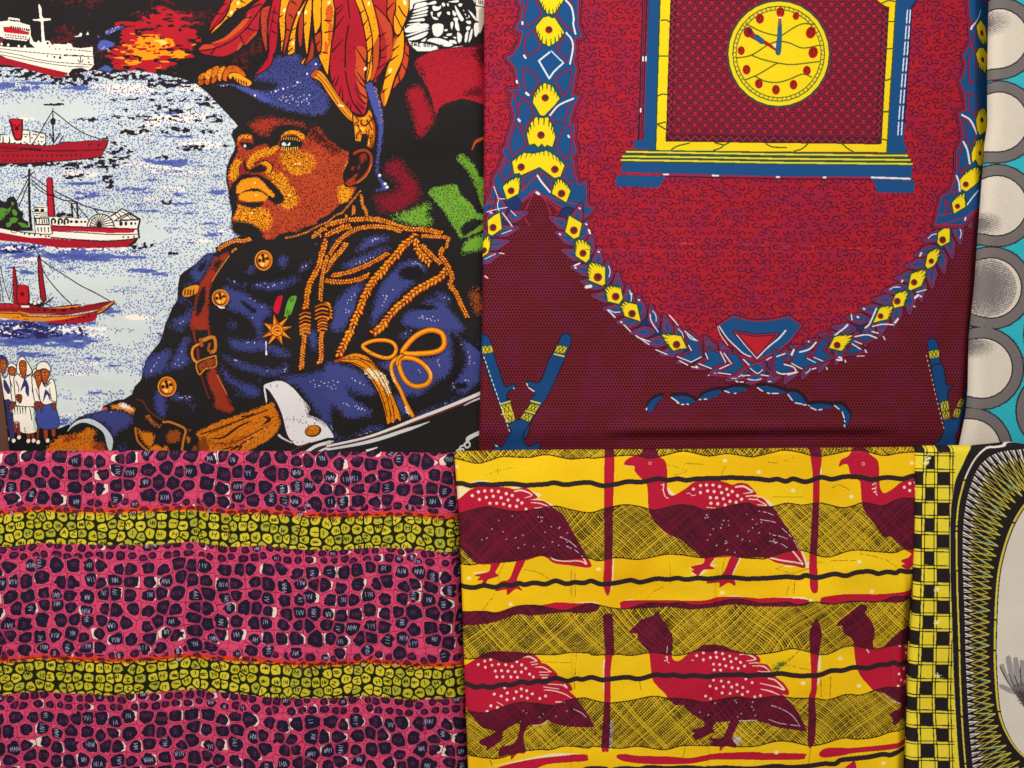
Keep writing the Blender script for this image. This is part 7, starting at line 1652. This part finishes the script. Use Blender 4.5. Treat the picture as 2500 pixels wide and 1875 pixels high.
# ---- rings
c3 = paint_rings(); M3 = cloth_material('ring_print', c3, 1.06)
R3 = cloth_root('turquoise cloth printed with cream discs in thick grey rings', 2560, 0.02)
W3 = wrinkles(73, 0.006, 12, 20)
l3 = line((-400, 2432), (0, 2424), (180, 2420), (300, 2421), (350, 2413), (420, 2408), (500, 2402), (700, 2386), (820, 2374), (950, 2371), (1010, 2366), (1085, 2351), (1300, 2320))
def dep3(u, v, s, t):
    return W3(u, v, 2350, 0) + edge_round(u - l3(v), 34, 0.011)
sheet('front_layer', R3, M3, c3, l3, lambda v: 0 * v + 2900, lambda u: 0 * u - 300, lambda u: 0 * u + 1240, 0.02, dep3, nu=90, nv=150)

# ---- pink cells (hangs over a rail in front: front layer, rolled top, back layer)
def hanging(root, mat, c, left, right, top, d0, dep, roll=16, nu=200, nv=160):
    def dp(u, v, s, t):
        return dep(u, v, s, t) + edge_round(v - top(u), roll, 0.010)
    sheet('front_layer', root, mat, c, left, right, top, lambda u: 0 * u + 2150, d0, dp, nu, nv)
    sheet('back_layer', root, mat, c, lambda v: left(v) + 6, lambda v: right(v) - 6, lambda u: top(u) + 7, lambda u: 0 * u + 2150, d0 - 0.016, lambda u, v, s, t: 0.4 * dep(u, v, s, t) - 0.004 * smoothstep(1100, 1500, v), 60, 60, k_depth=d0)

c4 = paint_pink(); M4 = cloth_material('pink_print', c4, 1.16)
R4 = cloth_root('pink cloth with dark cells and two yellow green stripes', 520, 0.045)
W4 = wrinkles(74, 0.014, 10, 26)
r4 = line((1000, 1112), (1100, 1113), (1250, 1121), (1500, 1128), (1875, 1142), (2200, 1150))
def dep4(u, v, s, t):
    g = smoothstep(1110, 1500, v)
    d = W4(u, v, -100, 1060) * (.4 + .8 * g) + g * 0.0050 * np.sin(u / 58.0 + v / 700.0 + .5 * np.sin(u / 130.0))
    return d + edge_round(r4(v) - u, 46, 0.014)
hanging(R4, M4, c4, lambda v: 0 * v - 320, r4, line((-400, 1104), (0, 1102), (400, 1101), (800, 1103), (1130, 1107)), 0.045, dep4)

c5 = paint_fowl(); M5 = cloth_material('fowl_print', c5, 1.08)
R5 = cloth_root('yellow cloth printed with red guinea fowl between posts', 1680, 0.055)
W5 = wrinkles(75, 0.011, 14, 10)
l5 = line((1000, 1107), (1100, 1108), (1300, 1122), (1550, 1130), (1875, 1142), (2200, 1152))
r5 = line((1000, 2241), (1100, 2239), (1300, 2238), (1450, 2236), (1600, 2226), (1875, 2218), (2200, 2208))
def dep5(u, v, s, t):
    g = smoothstep(1150, 1500, v)
    d = W5(u, v, 1100, 1060) * (.35 + .75 * g)
    d = d + edge_round(u - l5(v), 10, 0.006)
    lip = smoothstep(1350, 1500, v)
    d = d - lip * np.clip(u - (r5(v) - 26), 0, 99) * MM * 1.1 + (1 - lip) * edge_round(r5(v) - u, 10, 0.006)
    d = d - 0.0016 * np.exp(-((u - 1404 + (v - 1400) * .01) / 3.5) ** 2) * smoothstep(1350, 1450, v) - 0.002 * np.exp(-((u - 1756 + (v - 1400) * .05) / 4.0) ** 2) * smoothstep(1350, 1450, v)
    return d
hanging(R5, M5, c5, l5, r5, line((1050, 1106), (1110, 1103), (1300, 1099), (1700, 1097), (2240, 1092)), 0.055, dep5, 12, 220, 160)

c6 = paint_check(); M6 = cloth_material('check_print', c6, 1.1)
R6 = cloth_root('black and yellow checked cloth with a zigzag edged cream oval', 2420, 0.062)
W6 = wrinkles(76, 0.006, 12, 14)
l6 = line((1000, 2241), (1100, 2239), (1300, 2237), (1450, 2235), (1600, 2225), (1875, 2217), (2200, 2207))
def dep6(u, v, s, t):
    return W6(u, v, 2230, 1060) + edge_round(u - l6(v), 22, 0.008)
hanging(R6, M6, c6, l6, lambda v: 0 * v + 2900, line((2200, 1090), (2330, 1088), (2380, 1088), (2440, 1082), (2470, 1079), (2510, 1085), (2900, 1088)), 0.062, dep6, 14, 100, 140)
